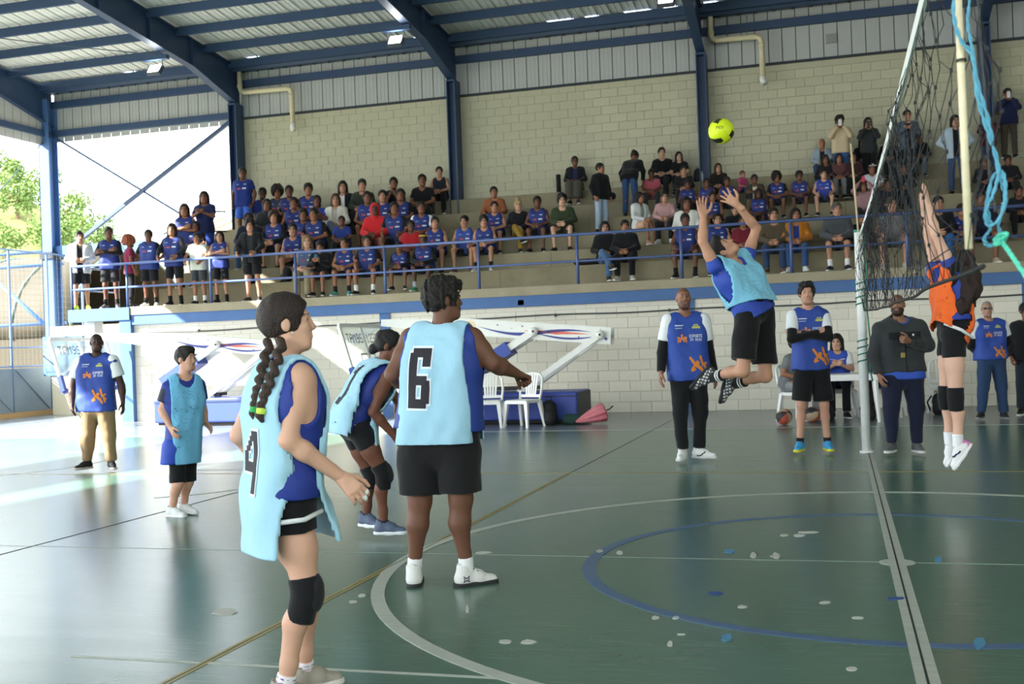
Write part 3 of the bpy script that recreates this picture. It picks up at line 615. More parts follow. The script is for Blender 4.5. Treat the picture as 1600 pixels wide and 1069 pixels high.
class Fig:
    """a posed person; J holds joints in metres relative to the figure's origin"""
    def __init__(f, J, s=1.0, build=1.0, h=0.011, face=None, hup=None, female=False, crowd=False, hands=None, headscale=1.0, q=1.0):
        f.q = q
        f.J = {k: np.asarray(v, float) for k, v in J.items()}; J = f.J; f.s = s; f.b = build; f.h = h; f.female = female; f.crowd = crowd; f.hands = hands or {}
        f.lat = nrm(J['shL'] - J['shR']); f.hlat = nrm(J['hpL'] - J['hpR'])           # towards the person's left
        f.up = nrm(J['neck'] - J['pel']); f.fwd = nrm(np.cross(f.up, f.lat)) * -1.0
        # with x = person's left, z = up, forward is -y
        f.fwd = nrm(np.cross(f.lat, f.up))
        if 'chest' not in J: J['chest'] = J['pel'] * 0.36 + J['neck'] * 0.64
        f.hf = nrm(face if face is not None else f.fwd); hu = np.asarray(hup if hup is not None else f.up, float)
        f.hu = nrm(hu - f.hf * (hu @ f.hf)); f.hr = np.cross(f.hf, f.hu)                # head frame: right, forward, up
        f.hs = s * headscale; f.hR = np.array([f.hr, f.hf, f.hu])
    def H(f, p): return f.J['head'] + (np.asarray(p, float) * f.hs) @ f.hR
    # ---- body
    def torso_bars(f, add=0.0, hem=None, hip=None, wide=0.0):
        J, s, b = f.J, f.s, f.b; lat = f.lat; sw = np.linalg.norm(J['shL'] - J['shR']) * 0.5; hw = np.linalg.norm(J['hpL'] - J['hpR']) * 0.5
        top = J['neck'] - f.up * 0.05 * s
        wa = J['pel'] * 0.62 + J['chest'] * 0.38
        fw = 0.9 if f.female else 1.0
        bars = [(top, lat * (sw * 0.55), 0.062 * s + add * 0.6), (J['chest'] + f.up * 0.04 * s, lat * (sw * 0.62 + wide), 0.104 * s * b + add), (J['chest'] - f.up * 0.06 * s, lat * (sw * 0.50 + wide), 0.108 * s * b + add),
                (wa, nrm(lat + f.hlat) * (hw * 0.72 * fw + wide + 0.02 * (b - 1)), 0.100 * s * b * fw + add), (J['pel'] + f.up * 0.03 * s, f.hlat * (hw * 0.80 + wide), 0.113 * s * b + add)]
        if hem is not None: bars.append((np.asarray(hem), f.hlat * (hw * 0.85 + wide), 0.112 * s * b + add))
        return bars
    def body_prims(f):
        J, s, b = f.J, f.s, f.b; P = sweep(f.torso_bars(), 0.018, 5)
        P.append(cone(J['hpL'], J['hpR'], 0.10 * s * b, None, 0.04))
        P.append(cone(J['neck'] - f.up * 0.05 * s, f.H((0, -0.012, -0.05)), 0.058 * s * (0.9 if f.female else 1.02), 0.052 * s * (0.88 if f.female else 1), 0.03))
        for sd in 'LR':
            sh, el, wr = J['sh' + sd], J['el' + sd], J['wr' + sd]
            P.append(cone(J['neck'] - f.up * 0.06 * s, sh, 0.05 * s, 0.055 * s * b, 0.04))
            m = sh * 0.55 + el * 0.45
            P += [cone(sh, m, 0.056 * s * b, 0.049 * s * b, 0.03), cone(m, el, 0.049 * s * b, 0.040 * s * b, 0.02), cone(el, el * 0.7 + wr * 0.3, 0.040 * s * b, 0.043 * s * b, 0.02), cone(el * 0.7 + wr * 0.3, wr, 0.042 * s * b, 0.027 * s, 0.02)]
            hp, kn, an = J['hp' + sd], J['kn' + sd], J['an' + sd]
            P += [cone(hp, hp * 0.5 + kn * 0.5, 0.090 * s * b, 0.078 * s * b, 0.03), cone(hp * 0.5 + kn * 0.5, kn, 0.078 * s * b, 0.055 * s * b, 0.03)]
            back = -f.leg_fwd(sd) * 0.018 * s; c = kn * 0.68 + an * 0.32
            P += [cone(kn, c + back, 0.054 * s * b, 0.053 * s * b, 0.03), cone(c + back, kn * 0.25 + an * 0.75 + back * 0.3, 0.052 * s * b, 0.036 * s, 0.025), cone(kn * 0.25 + an * 0.75, an, 0.036 * s, 0.034 * s, 0.02)]
            P.append(cone(kn, kn + f.leg_fwd(sd) * 0.012 * s, 0.052 * s * b, 0.045 * s * b, 0.02))
            to = J['to' + sd]; fd = f.foot_frame(sd)[1]; P.append(cone(an - f.foot_up(sd) * 0.03 * s, an - f.foot_up(sd) * 0.045 * s + fd * 0.07 * s, 0.030 * s, 0.022 * s, 0.01))
        return P
    def leg_fwd(f, sd):
        J = f.J; th = J['kn' + sd] - J['hp' + sd]; shk = J['an' + sd] - J['kn' + sd]; v = nrm(th) - nrm(shk)
        if np.linalg.norm(v) < 0.12: v = f.foot_fwd(sd)
        ax = nrm(J['an' + sd] - J['hp' + sd]); v = v - ax * (v @ ax); return nrm(v)
    def foot_fwd(f, sd): return nrm(f.J['to' + sd] - f.J['an' + sd])
    def foot_frame(f, sd):
        J = f.J; an, to = J['an' + sd], J['to' + sd]; sh = nrm(J['kn' + sd] - an); y = to - an
        n = J.get('fu' + sd); z0 = np.array([0, 0, 1.0]) if n is None else nrm(n)
        y = y - z0 * (y @ z0); y = nrm(y); x = np.cross(y, z0); return np.array([x, y, z0])
    def foot_up(f, sd): return f.foot_frame(sd)[2]
    def head_prims(f):
        H, k = f.H, f.hs; R = f.hR
        e = lambda c, r, kk=0.02, op='u': ell(H(c), np.array(r) * k, R, kk * k, op)
        c = lambda a, b, ra, rb, kk=0.012, op='u': cone(H(a), H(b), ra * k, rb * k, kk * k, op=op)
        P = [e((0, -0.010, 0.034), (0.075, 0.096, 0.088)), e((0, 0.030, -0.036), (0.058, 0.064, 0.082), 0.03), c((-0.022, 0.058, -0.098), (0.022, 0.058, -0.098), 0.022, 0.022, 0.03),
             c((-0.05, -0.0, -0.06), (-0.03, 0.045, -0.088), 0.016, 0.018, 0.03), c((0.05, 0, -0.06), (0.03, 0.045, -0.088), 0.016, 0.018, 0.03),
             c((-0.033, 0.080, 0.026), (0.033, 0.080, 0.026), 0.011, 0.011, 0.02), c((-0.042, 0.068, -0.022), (-0.034, 0.072, -0.03), 0.016, 0.016, 0.025), c((0.042, 0.068, -0.022), (0.034, 0.072, -0.03), 0.016, 0.016, 0.025)]
        P += [e((-0.031, 0.099, 0.004), (0.017, 0.014, 0.012), 0.012, 's'), e((0.031, 0.099, 0.004), (0.017, 0.014, 0.012), 0.012, 's')]
        P += [e((-0.031, 0.079, 0.004), (0.0135,) * 3, 0.002), e((0.031, 0.079, 0.004), (0.0135,) * 3, 0.002)]
        P += [c((0, 0.088, 0.016), (0, 0.105, -0.030), 0.008, 0.0115, 0.014), c((-0.012, 0.100, -0.033), (0.012, 0.100, -0.033), 0.0095, 0.0095, 0.008)]
        P += [c((-0.018, 0.086, -0.060), (0.018, 0.086, -0.060), 0.0085, 0.0085, 0.01), c((-0.015, 0.085, -0.071), (0.015, 0.085, -0.071), 0.0085, 0.0085, 0.008)]
        for sx in (-1, 1): P += [e((sx * 0.077, -0.008, 0.0), (0.010, 0.021, 0.033), 0.008)]
        return P
    def hand_prims(f, sd):
        J, s = f.J, f.s; W = J['wr' + sd]; o = f.hands.get(sd, {}); d = nrm(o['dir']) if 'dir' in o else nrm(W - J['el' + sd])
        n = np.asarray(o['palm'], float) if 'palm' in o else (f.lat * (-1 if sd == 'L' else 1) + 0.001 * f.fwd); n = nrm(n - d * (n @ d))
        side = np.cross(n, d) * (1 if sd == 'L' else -1)      # towards the thumb
        side = side if 'flip' not in o else -side
        curl = o.get('curl', 0.35); spread = o.get('spread', 0.08); g = 1.12 if f.crowd else 1.0; k = s
        P = []; offs = (0.028, 0.009, -0.010, -0.028); ln = (0.072, 0.080, 0.074, 0.058)
        for i, q in enumerate(offs):
            b0 = W + d * 0.004 * k + side * q * 0.55 * k; kn = W + (d * (0.088 - 0.006 * abs(i - 1.2)) + side * q * 1.05) * k
            P.append(cone(b0, kn, 0.0145 * k * g, 0.0125 * k * g, 0.012))
            a = 0.0; p = kn; dd = nrm(d + side * (spread * (1.5 - i)))
            for j, fr in enumerate((0.46, 0.31, 0.23)):
                a += curl * (0.85 if j == 0 else 1.0); v = dd * math.cos(a) + n * math.sin(a); q2 = p + v * ln[i] * fr * k
                P.append(cone(p, q2, (0.0098 - 0.0009 * j) * k * g, (0.0092 - 0.0010 * j) * k * g, 0.004)); p = q2
        t0 = W + (d * 0.022 + side * 0.022 + n * 0.006) * k; ts = o.get('thumb', 0.75); t1 = t0 + nrm(d * 0.75 + side * ts + n * 0.25) * 0.045 * k
        t2 = t1 + nrm(d * 0.95 + side * ts * 0.45 + n * (0.2 + curl * 0.5)) * 0.034 * k; t3 = t2 + nrm(d + side * ts * 0.1 + n * (0.15 + curl)) * 0.027 * k
        P += [cone(t0, t1, 0.0150 * k * g, 0.0125 * k * g, 0.012), cone(t1, t2, 0.0118 * k * g, 0.0105 * k * g, 0.004), cone(t2, t3, 0.0105 * k * g, 0.0085 * k * g, 0.004)]
        P.append(cone(W - d * 0.05 * k, W + d * 0.02 * k, 0.0262 * k, 0.0225 * k, 0.015, flat=(n, 1.15)))
        return P
    def body_mesh(f, name='person', beard=0, scalp=None, brow='1a1210', lips=0.35, hh=None, tan=None):
        parts = []
        D, lo, h = field(f.body_prims(), f.h * f.q); parts.append(nets(D, lo, h))
        nb = len(parts[0][0])
        hp = f.head_prims(); hp.append(cone(f.J['neck'] - f.up * 0.02 * f.s, f.H((0, -0.012, -0.05)), 0.057 * f.s * (0.9 if f.female else 1.02), 0.052 * f.s * (0.88 if f.female else 1), 0.03))
        hr = hh or (0.011 if f.crowd else 0.0055 * f.q)
        D, lo, h = field(hp, hr); parts.append(nets(D, lo, h)); nh = len(parts[1][0])
        for sd in 'LR':
            if f.hands.get(sd) == 0: continue
            D, lo, h = field(f.hand_prims(sd), 0.0095 if f.crowd else 0.0048 * f.q); parts.append(nets(D, lo, h))
        V, Q = join(parts); pc = np.zeros((len(V), 4)); 
        L = ((V - f.J['head']) @ f.hR.T) / f.hs; x, y, z = L[:, 0], L[:, 1], L[:, 2]; isH = np.zeros(len(V), bool); isH[nb:nb + nh] = True
        def put(m, c, a):
            m = m & isH; pc[m, :3] = srgb(c); pc[m, 3] = a
        if scalp is not None: put((z > 0.062 - 0.9 * np.maximum(0, 0.05 - y) ) & (y < 0.078) & (z > -0.055 + 0.4 * np.maximum(y, 0)) & ~((np.abs(x) > 0.070) & (z < 0.035) & (y > -0.035)), scalp, 0.8)
        w = 0.004 if f.crowd else 0
        put((np.abs(x) < 0.022 + w) & (y > 0.07) & (z < -0.053 + w) & (z > -0.080 - w), 'a04848', lips)
        if beard: put((z < -0.040 - 0.25 * np.maximum(0, np.abs(x) - 0.03)) & (y > 0.0) & ~((np.abs(x) < 0.018) & (z > -0.078) & (z < -0.057)) & ~((z > -0.05) & (np.abs(x) < 0.045) & (y > 0.03) & (z > -0.046)), brow, beard)
        put((np.abs(np.abs(x) - 0.032) < 0.018) & (y > 0.066) & (z > 0.0215 - w) & (z < 0.0295 + w * 0.5), brow, 0.75)
        ed = np.sqrt((np.abs(x) - 0.031) ** 2 + (z - 0.004) ** 2)
        put((np.abs(np.abs(x) - 0.031) < 0.0150) & (np.abs(z - 0.004) < 0.0068 + w) & (y > 0.080), '2a1a16', 0.6)
        put((np.abs(np.abs(x) - 0.031) < 0.0105) & (np.abs(z - 0.004) < 0.0042) & (y > 0.083), 'b5aca6', 0.9)
        put((ed < 0.0058 + w * 0.4) & (y > 0.080), '140c0a', 1.0)
        return npmesh(name, V, Q, pc)
    # ---- clothing
    def arm_pt(f, sd, t):       # 0 shoulder .. 1 elbow .. 2 wrist
        J = f.J; a, b, c = J['sh' + sd], J['el' + sd], J['wr' + sd]; return a + (b - a) * t if t <= 1 else b + (c - b) * (t - 1)
    def sleeve_prims(f, sd, t1, r0=0.068, r1=0.066, t0=0.0, k=0.02):
        J, s, b = f.J, f.s, f.b; P = []; st = [t0] + ([1.0] if t0 < 1 < t1 else []) + [t1]
        for i, (a, c) in enumerate(zip(st[:-1], st[1:])):
            pa, pb = f.arm_pt(sd, a), f.arm_pt(sd, c); fa = (a - t0) / (t1 - t0); fb = (c - t0) / (t1 - t0)
            last = i == len(st) - 2; d = nrm(pb - pa); clip = [(pb, d)] if last else []
            if i == 0 and t0 > 0: clip.append((pa, -d))
            P.append(cone(pa, pb + d * (0.05 if last else 0), (r0 + (r1 - r0) * fa) * s * b, (r0 + (r1 - r0) * fb) * s * b, k, clip))
        return P
    def top_mesh(f, name='shirt', sleeve=0.55, add=0.016, hem=None, loose=0.0, r0=0.070, r1=0.064, neck=0.072, collar=False, h=None, wr=0.0022, seed=1, vneck=0.0):
        J, s = f.J, f.s; hem = J['pel'] - f.up * 0.06 * s if hem is None else np.asarray(hem)
        bars = f.torso_bars(add, None); hw = np.linalg.norm(J['hpL'] - J['hpR']) * 0.5
        bars = bars[:3] + [(bars[3][0], bars[3][1] * (1 + loose), bars[3][2] + loose * 0.03), (bars[4][0], bars[4][1] * (1 + loose * 0.6), bars[4][2] + 0.006 + loose * 0.012)]
        dn = nrm(hem - J['pel']) if (hem - J['pel']) @ f.up < -0.03 else -f.up
        bars.append((hem + dn * 0.10 * s, bars[4][1], bars[4][2] + loose * 0.01))
        clip = [(hem, dn)]
        P = sweep(bars, 0.018, 5, clip)
        for sd in 'LR':
            P.append(cone(J['neck'] - f.up * 0.055 * s, J['sh' + sd], 0.055 * s + add, 0.058 * s * f.b + add * 0.7, 0.03))
            if sleeve > 0.05: P += f.sleeve_prims(sd, sleeve, r0, r1, k=0.03)
        nb = J['neck'] + f.up * 0.0 * s
        hd = nrm(f.H((0, -0.012, -0.05)) - J['neck'])
        if not collar:
            P.append(cone(J['neck'] - hd * 0.012 * s + f.fwd * 0.012 * s, J['neck'] + hd * 0.25 * s, neck * s, (neck + 0.03) * s, 0.008, op='s'))
            if vneck: P.append(cone(J['neck'] + f.fwd * 0.1 * s, J['neck'] - f.up * vneck * s + f.fwd * 0.14 * s, 0.05 * s, 0.02 * s, 0.01, op='s'))
            if sleeve <= 0.05:
                for sd in 'LR':
                    o = nrm(J['sh' + sd] - J['sh' + ('R' if sd == 'L' else 'L')]); P.append(cone(J['sh' + sd] + o * 0.055 * s + f.up * 0.10 * s, J['sh' + sd] + o * 0.035 * s - f.up * 0.12 * s, 0.062 * s, 0.062 * s, 0.01, op='s'))
        else:
            P.append(cone(J['neck'] - f.up * 0.03 * s, J['neck'] + hd * 0.035 * s, 0.075 * s, 0.070 * s, 0.02)); P.append(cone(J['neck'] + hd * 0.01 * s, J['neck'] + hd * 0.2 * s, 0.057 * s, 0.075 * s, 0.005, op='s'))
        return smesh(name, P, (h or f.h) * f.q, wr=wr, seed=seed, wf=29)
    def bottoms_mesh(f, name='shorts', t1=0.85, r0=0.118, r1=0.098, r2=0.075, waist=0.10, h=None, wr=0.0022, seed=2, add=0.010):
        """t1 along the leg: 1 is the knee, 2 the ankle"""
        J, s, b = f.J, f.s, f.b; wp = J['pel'] + f.up * waist * s; P = []
        bars = f.torso_bars(add, None)
        P += sweep([(bars[3][0], bars[3][1], bars[3][2]), (bars[4][0], bars[4][1], bars[4][2] + 0.004)], 0.018, 5, [(wp, f.up)])
        P.append(cone(J['hpL'], J['hpR'], 0.106 * s * b + add * 0.5, None, 0.012, [(wp, f.up)]))
        for sd in 'LR':
            hp, kn, an = J['hp' + sd], J['kn' + sd], J['an' + sd]
            if t1 <= 1:
                e = hp + (kn - hp) * t1; d = nrm(kn - hp); P.append(cone(hp, e + d * 0.06, r0 * s * b, r1 * s * b, 0.012, [(e, d), (wp, f.up)]))
            else:
                e = kn + (an - kn) * (t1 - 1); d = nrm(an - kn)
                P += [cone(hp, kn, r0 * s * b, r1 * s * b, 0.012, [(wp, f.up)]), cone(kn, e + d * 0.05, r1 * s * b, r2 * s, 0.03, [(e, d)])]
        return smesh(name, P, (h or f.h) * f.q, wr=wr, seed=seed, wf=27)
    def sheath_mesh(f, name, a, b, ra, rb, h=None, extra=(), k=0.01, flatcut=True):
        a = np.asarray(a, float); b = np.asarray(b, float); d = nrm(b - a); clip = [(a, -d), (b, d)] if flatcut else []
        return smesh(name, [cone(a - d * 0.03, b + d * 0.03, ra, rb, k, clip)] + list(extra), h or max(0.006, f.h * 0.7))
    def leg_pt(f, sd, t):
        J = f.J; a, b, c = J['hp' + sd], J['kn' + sd], J['an' + sd]; return a + (b - a) * t if t <= 1 else b + (c - b) * (t - 1)
    def leg_r(f, t):
        return float(np.interp(t, [0, 0.5, 1, 1.32, 1.75, 2], [0.09, 0.078, 0.056, 0.056, 0.038, 0.036])) * f.s * (f.b if t < 1.6 else 1)
    def shoe_meshes(f, sd, h=None, hi=0.0, chunky=1.0):
        s = f.s; R = f.foot_frame(sd); an = f.J['an' + sd]; h = h or (0.0145 if f.crowd else 0.0065 * f.q); o = an - R[2] * 0.085 * s
        G = lambda x, y, z: o + (R[0] * x + R[1] * y + R[2] * z) * s
        fl = [(G(0, 0, 0.020), -R[2])]
        U = [cone(G(0, -0.032, 0.046), G(0, 0.06, 0.044), 0.040 * s, 0.041 * s, 0.02, fl), cone(G(0, 0.06, 0.036), G(0.004, 0.150, 0.026), 0.040 * s, 0.031 * s, 0.02, fl),
             cone(G(0, -0.022, 0.05), G(0, -0.012, 0.098 + hi), 0.043 * s, 0.045 * s, 0.02), cone(G(0, 0.0, 0.08), G(0, 0.07, 0.058), 0.034 * s, 0.032 * s, 0.02),
             cone(G(0, -0.01, 0.10 + hi), G(0, 0.012, 0.20 + hi), 0.037 * s, 0.05 * s, 0.004, op='s')]
        up = smesh('shoe', U, h)
        cl = [(G(0, 0, 0.0), -R[2]), (G(0, 0, 0.026), R[2])]
        S = [cone(G(0, -0.036, 0.012), G(0, 0.05, 0.012), 0.0455 * s * chunky, 0.041 * s, 0.01, cl), cone(G(0, 0.05, 0.012), G(0.004, 0.142, 0.012), 0.041 * s, 0.0425 * s, 0.02, cl), cone(G(0, 0.14, 0.012), G(0.004, 0.152, 0.014), 0.040 * s, 0.036 * s, 0.01, cl)]
        return up, smesh('sole', S, h)
    # ---- hair
    def hair_mesh(f, style='short', vol=0.010, length=0.0, h=None, wr=0.0, wf=60.0, seed=3, name='hair', fringe=0.062):
        H, k, R = f.H, f.hs, f.hR; h = h or (0.013 if f.crowd else 0.0065 * f.q)
        e = lambda c, r, kk=0.015, op='u': ell(H(c), np.array(r) * k, R, kk * k, op)
        c_ = lambda a, b, ra, rb, kk=0.02, op='u', flat=None: cone(H(a), H(b), ra * k, rb * k, kk * k, op=op, flat=flat)
        P = [e((0, -0.012, 0.036), (0.075 + vol, 0.097 + vol, 0.088 + vol * 1.15))]
        if style == 'afro': P += [e((0, -0.02, 0.05), (0.082 + vol, 0.095 + vol, 0.085 + vol))]
        if style == 'mop': P += [e((0, 0.01, 0.085), (0.075 + vol * 0.6, 0.095 + vol * 0.5, 0.05 + vol * 0.6))]
        # open the face and the nape
        P.append(e((0, 0.115, fringe - 0.135), (0.090, 0.105, 0.135), 0.01, 's'))
        P.append(e((0, 0.02, -0.165), (0.16, 0.20, 0.135), 0.012, 's')) if style not in ('long',) else None
        for sx in (-1, 1): P.append(e((sx * 0.095, 0.000, -0.012), (0.032, 0.026, 0.036), 0.008, 's')) if style not in ('long', 'afro') else None
        if style in ('long', 'half'):
            L = length or 0.30
            P += [c_((0, -0.075, 0.03), (0, -0.085, -L), 0.065, 0.055, 0.03, flat=(f.hf, 1.7))]
            for sx in (-1, 1): P += [c_((sx * 0.072, -0.02, 0.03), (sx * 0.085, -0.02, -L * 0.8), 0.028, 0.035, 0.03)]
        if style == 'bun': P += [e((0, -0.115, 0.03 + length), (0.048, 0.045, 0.045))]
        if style == 'topbun': P += [e((0, -0.03, 0.155), (0.048, 0.048, 0.042))]
        if style == 'pony': P += [e((0, -0.11, 0.03), (0.032, 0.032, 0.032)), c_((0, -0.12, 0.03), (0, -0.15, -0.18), 0.034, 0.018, 0.02)]
        return smesh(name, P, h, wr=wr, wf=wf, seed=seed)
def place(name, me, m, parent, color=None):
    if not me.materials: me.materials.append(m)
    o = bpy.data.objects.new(name, me); COL.objects.link(o); o.parent = parent
    if color is not None: o.color = srgb(color) + (1,)
    return o
# ================================================================ props on the court
M_PLAS = mat('white_plastic', 'e9e9e6', 0.35, 0.5, noise=0.03)
M_PAD = mat('blue_vinyl_pad', '33479a', 0.45, 0.4, noise=0.12, nscale=3); M_PADD = mat('dark_vinyl_side', '23252c', 0.5); M_STEELW = mat('white_steel', 'e4e4de', 0.4, 0.5, noise=0.05)
M_ORANGE = mat('orange_steel', 'e2703a', 0.45); M_RUB = mat('black_rubber', '1b1b1c', 0.7); M_GLASS = mat('board_glass', 'e8efee', 0.05, 0.5, trans=0.96)
M_NAVY = mat('navy_print', '39408f', 0.5); M_RED = mat('coral_print', 'e2705c', 0.5); M_PEACH = mat('peach_print', 'f0cfa8', 0.5); M_INK = mat('grey_green_lettering', '5a6656', 0.6)
FONT5 = {'A': '01110100011000111111100011000110001', 'B': '11110100011000111110100011000111110', 'C': '01111100001000010000100001000001111', 'D': '11110100011000110001100011000111110', 'E': '11111100001000011110100001000011111', 'G': '01111100001000010011100011000101111', 'I': '11111001000010000100001000010011111', 'L': '10000100001000010000100001000011111', 'M': '10001110111010110001100011000110001', 'N': '10001110011010110011100011000110001', 'O': '01110100011000110001100011000101110', 'P': '11110100011000111110100001000010000', 'R': '11110100011000111110101001001010001', 'S': '01111100001000001110000010000111110', 'T': '11111001000010000100001000010000100', 'V': '10001100011000110001010100101000100', 'Y': '10001010100010000100001000010000100', '1': '00100011000010000100001000010001110', '2': '01110100010000100110010001000011111', '3': '11110000010000101110000010000111110', '9': '01110100011000101111000010000101110', ' ': '0' * 35}
def text_cells(t):
    out = []
    for i, ch in enumerate(t):
        g = FONT5.get(ch, FONT5[' '])
        for r in range(7):
            for c in range(5):
                if g[r * 5 + c] == '1': out.append((i * 6 + c, 6 - r))
    return out, len(t) * 6 - 1
def flat_cells(cells, o, ux, uz, s, sz=None, d=0.0):
    """little tiles on a plane: origin o, axes ux/uz, cell size s"""
    sz = sz or s; V = []; Fc = []; o = np.asarray(o, float); ux = np.asarray(ux, float); uz = np.asarray(uz, float)
    for (c, r) in cells:
        k = len(V)
        for a, b in ((0, 0), (1, 0), (1, 1), (0, 1)): V.append(o + ux * (c + a) * s + uz * (r + b) * sz)
        Fc.append((k, k + 1, k + 2, k + 3))
    return V, Fc
def ribbon(fn0, fn1, n, X, Y0, thick=0.004):
    V = []; Fc = []
    for i in range(n + 1):
        t = i / n; V += [(X(t), Y0, fn0(t)), (X(t), Y0, fn1(t))]
        if i: k = 2 * i; Fc.append((k - 2, k, k + 1, k - 1))
    return V, Fc
def star(c, r, y):
    V = [(c[0], y, c[1])]; 
    for i in range(10): a = math.pi / 2 + i * math.pi / 5; q = r if i % 2 == 0 else r * 0.42; V.append((c[0] + q * math.cos(a), y, c[1] + q * math.sin(a)))
    return V, [(0, i + 1, (i + 1) % 10 + 1) for i in range(10)]
# ---- folded portable basketball goals; built at the right-hand one, then copied
GY = 18.65
def G(u, v, y=GY): return at_y(u, v, y)
def make_goal():
    g = empty('basketball_goal', G(837, 640)); o = np.array(G(837, 640)); o[2] = 0; g.location = tuple(o)
    def rel(p): return np.asarray(p) - o
    def put(name, mb, m, par=None, smooth=False): return mb.build(name, m, par or g, smooth)
    bx0, bx1 = -1.20, rel(G(902, 640, 18.15))[0]
    bs = MB().box(bx0, bx1, -0.5, 0.55, 0.07, 0.54, 0.03); put('base_box', bs, M_PAD)
    put('base_end_cover', MB().box(bx1 - 0.005, bx1 + 0.012, -0.47, 0.52, 0.09, 0.52), M_PADD); put('base_seam', MB().box(bx0 + 0.05, bx1 - 0.02, -0.515, -0.495, 0.46, 0.475), M_PADD)
    put('base_plinth', MB().box(bx0 + 0.06, bx1 - 0.06, -0.44, 0.5, 0.02, 0.08), M_RUB)
    for x in (bx0 + 0.3, bx0 + 0.75, bx1 - 0.4): put('wheel', MB().tube([(x, -0.42, 0.045), (x, -0.36, 0.045)], 0.045, 10), M_RUB, None, True)
    # main beam: slopes down to the right
    A, B = rel(G(600, 500)), rel(G(957, 525)); A[2] = rel(G(735, 511))[2] + (rel(G(735, 511))[2] - B[2]) * 0.55; 
    d = nrm(B - A); up = np.cross(nrm(np.array([0, 1.0, 0])), d) * -1; up = up if up[2] > 0 else -up
    hb = 0.145
    for y in (-0.13, 0.13):
        bm_ = MB(); Lf = rel(G(735, 511)); tip = A + d * 0.02
        poly = [tuple((A + up * 0.06)[[0, 2]]), tuple((Lf + up * hb)[[0, 2]]), tuple((B + up * hb)[[0, 2]]), tuple((B - up * hb)[[0, 2]]), tuple((Lf - up * hb)[[0, 2]]), tuple((A - up * 0.06)[[0, 2]])]
        bm_.prism(poly, y - 0.012, y + 0.012, 'y'); put('beam_side', bm_, M_STEELW)
    put('beam_web', MB().bar(A, B, 0.24, 0.05), M_STEELW)
    # print on the near side of the beam: wave, stars, ball
    y = -0.1435; L = np.linalg.norm(B - Lf); Xp = lambda t: (Lf + d * (L * t))[0]
    def zz(t, k): return (Lf + d * (L * t) + up * k)[2]
    w1 = lambda t: 0.055 * math.sin((t - 0.05) * 7.6 + 2.7)
    for (m, f0, f1, t0, t1) in ((M_NAVY, lambda t: w1(t) - 0.055 * math.sin(math.pi * min(1, max(0, (t - 0.08) / 0.78))), lambda t: w1(t) + 0.004, 0.08, 0.86), (M_NAVY, lambda t: -0.03 - 0.055 * math.sin(math.pi * (t - 0.46) / 0.46) - 0.036 * math.sin(math.pi * (t - 0.46) / 0.46), lambda t: -0.03 - 0.055 * math.sin(math.pi * (t - 0.46) / 0.46), 0.46, 0.92), (M_RED, lambda t: -0.010 + 0.02 * math.sin(math.pi * (t - 0.4) / 0.45) - 0.055 * (1 - abs(2 * (t - 0.4) / 0.45 - 1)), lambda t: -0.005 + 0.02 * math.sin(math.pi * (t - 0.4) / 0.45), 0.40, 0.85)):
        mbp = MB(); mbp.add(*ribbon(lambda s_: zz(t0 + (t1 - t0) * s_, f0(t0 + (t1 - t0) * s_)), lambda s_: zz(t0 + (t1 - t0) * s_, f1(t0 + (t1 - t0) * s_)), 40, lambda s_: Xp(t0 + (t1 - t0) * s_), y)); put('wave_print', mbp, m)
    for (u, v, r) in ((781, 508, 0.022), (819.5, 510, 0.022), (803, 513, 0.012), (860, 519, 0.034), (907, 526.5, 0.022), (941, 515, 0.014), (949.5, 529.5, 0.04)):
        c = rel(G(u, v)); mbp = MB(); mbp.add(*star((c[0], c[2]), r, y - 0.001)); put('star_print', mbp, M_NAVY)
    c = rel(G(739, 510)); mbp = MB(); mbp.prism([(c[0] + 0.10 * math.cos(a * math.pi / 10), c[2] + 0.10 * math.sin(a * math.pi / 10)) for a in range(20)], y - 0.001, y + 0.002, 'y'); put('ball_print', mbp, M_PEACH)
    # lifting arms
    P1, P2 = rel(G(838, 518)), rel(G(724, 594)); Q1, Q2 = rel(G(941, 523)), rel(G(815, 613))
    def arm(a, b, y0, wdt, m, nm): return put(nm, MB().bar((a[0], y0, a[2]), (b[0], y0, b[2]), 0.05, wdt), m)
    for y0 in (-0.19, 0.19):
        arm(P1, P2, y0, 0.12, M_STEELW, 'lift_arm'); arm(Q1, Q2, y0 + (0.0 if y0 < 0 else 0.02), 0.10, M_STEELW, 'lift_arm')
        for q in (P1, Q1): put('pivot_pin', MB().tube([(q[0], y0 - 0.035, q[2]), (q[0], y0 + 0.035, q[2])], 0.075, 14), M_STEELW, None, True); put('pivot_bolt', MB().tube([(q[0], y0 - 0.045, q[2]), (q[0], y0 - 0.03, q[2])], 0.02, 8), M_RUB)
    pa, pb_ = rel(G(800, 543)), rel(G(735, 587)); put('arm_pad', MB().bar((pa[0], -0.06, pa[2]), (pb_[0], -0.06, pb_[2]), 0.40, 0.23), M_PAD, None, False)
    put('gas_strut', MB().tube([tuple(rel(G(905, 556))[[0]]) + (-0.05, rel(G(905, 556))[2]), (rel(G(845, 600))[0], -0.05, rel(G(845, 600))[2])], 0.022, 8), M_STEELW, None, True)
    put('underframe', MB().bar((bx0 + 0.1, 0, 0.60), (bx1 - 0.8, 0, 0.60), 0.3, 0.06), M_PADD)
    # board, seen from behind, tipped under the beam
    T0, B0 = rel(G(529, 509, 17.75)), rel(G(557, 600, 17.75)); dv = B0 - T0; wy = np.array([0.0, 1.75, 0.0]); wy_ = wy
    bo = empty('backboard', (0, 0, 0)); bo.parent = g
    nv = nrm(np.cross(dv, wy)); 
    def P(a, b): return T0 + wy * a + dv * b
    fr = MB()
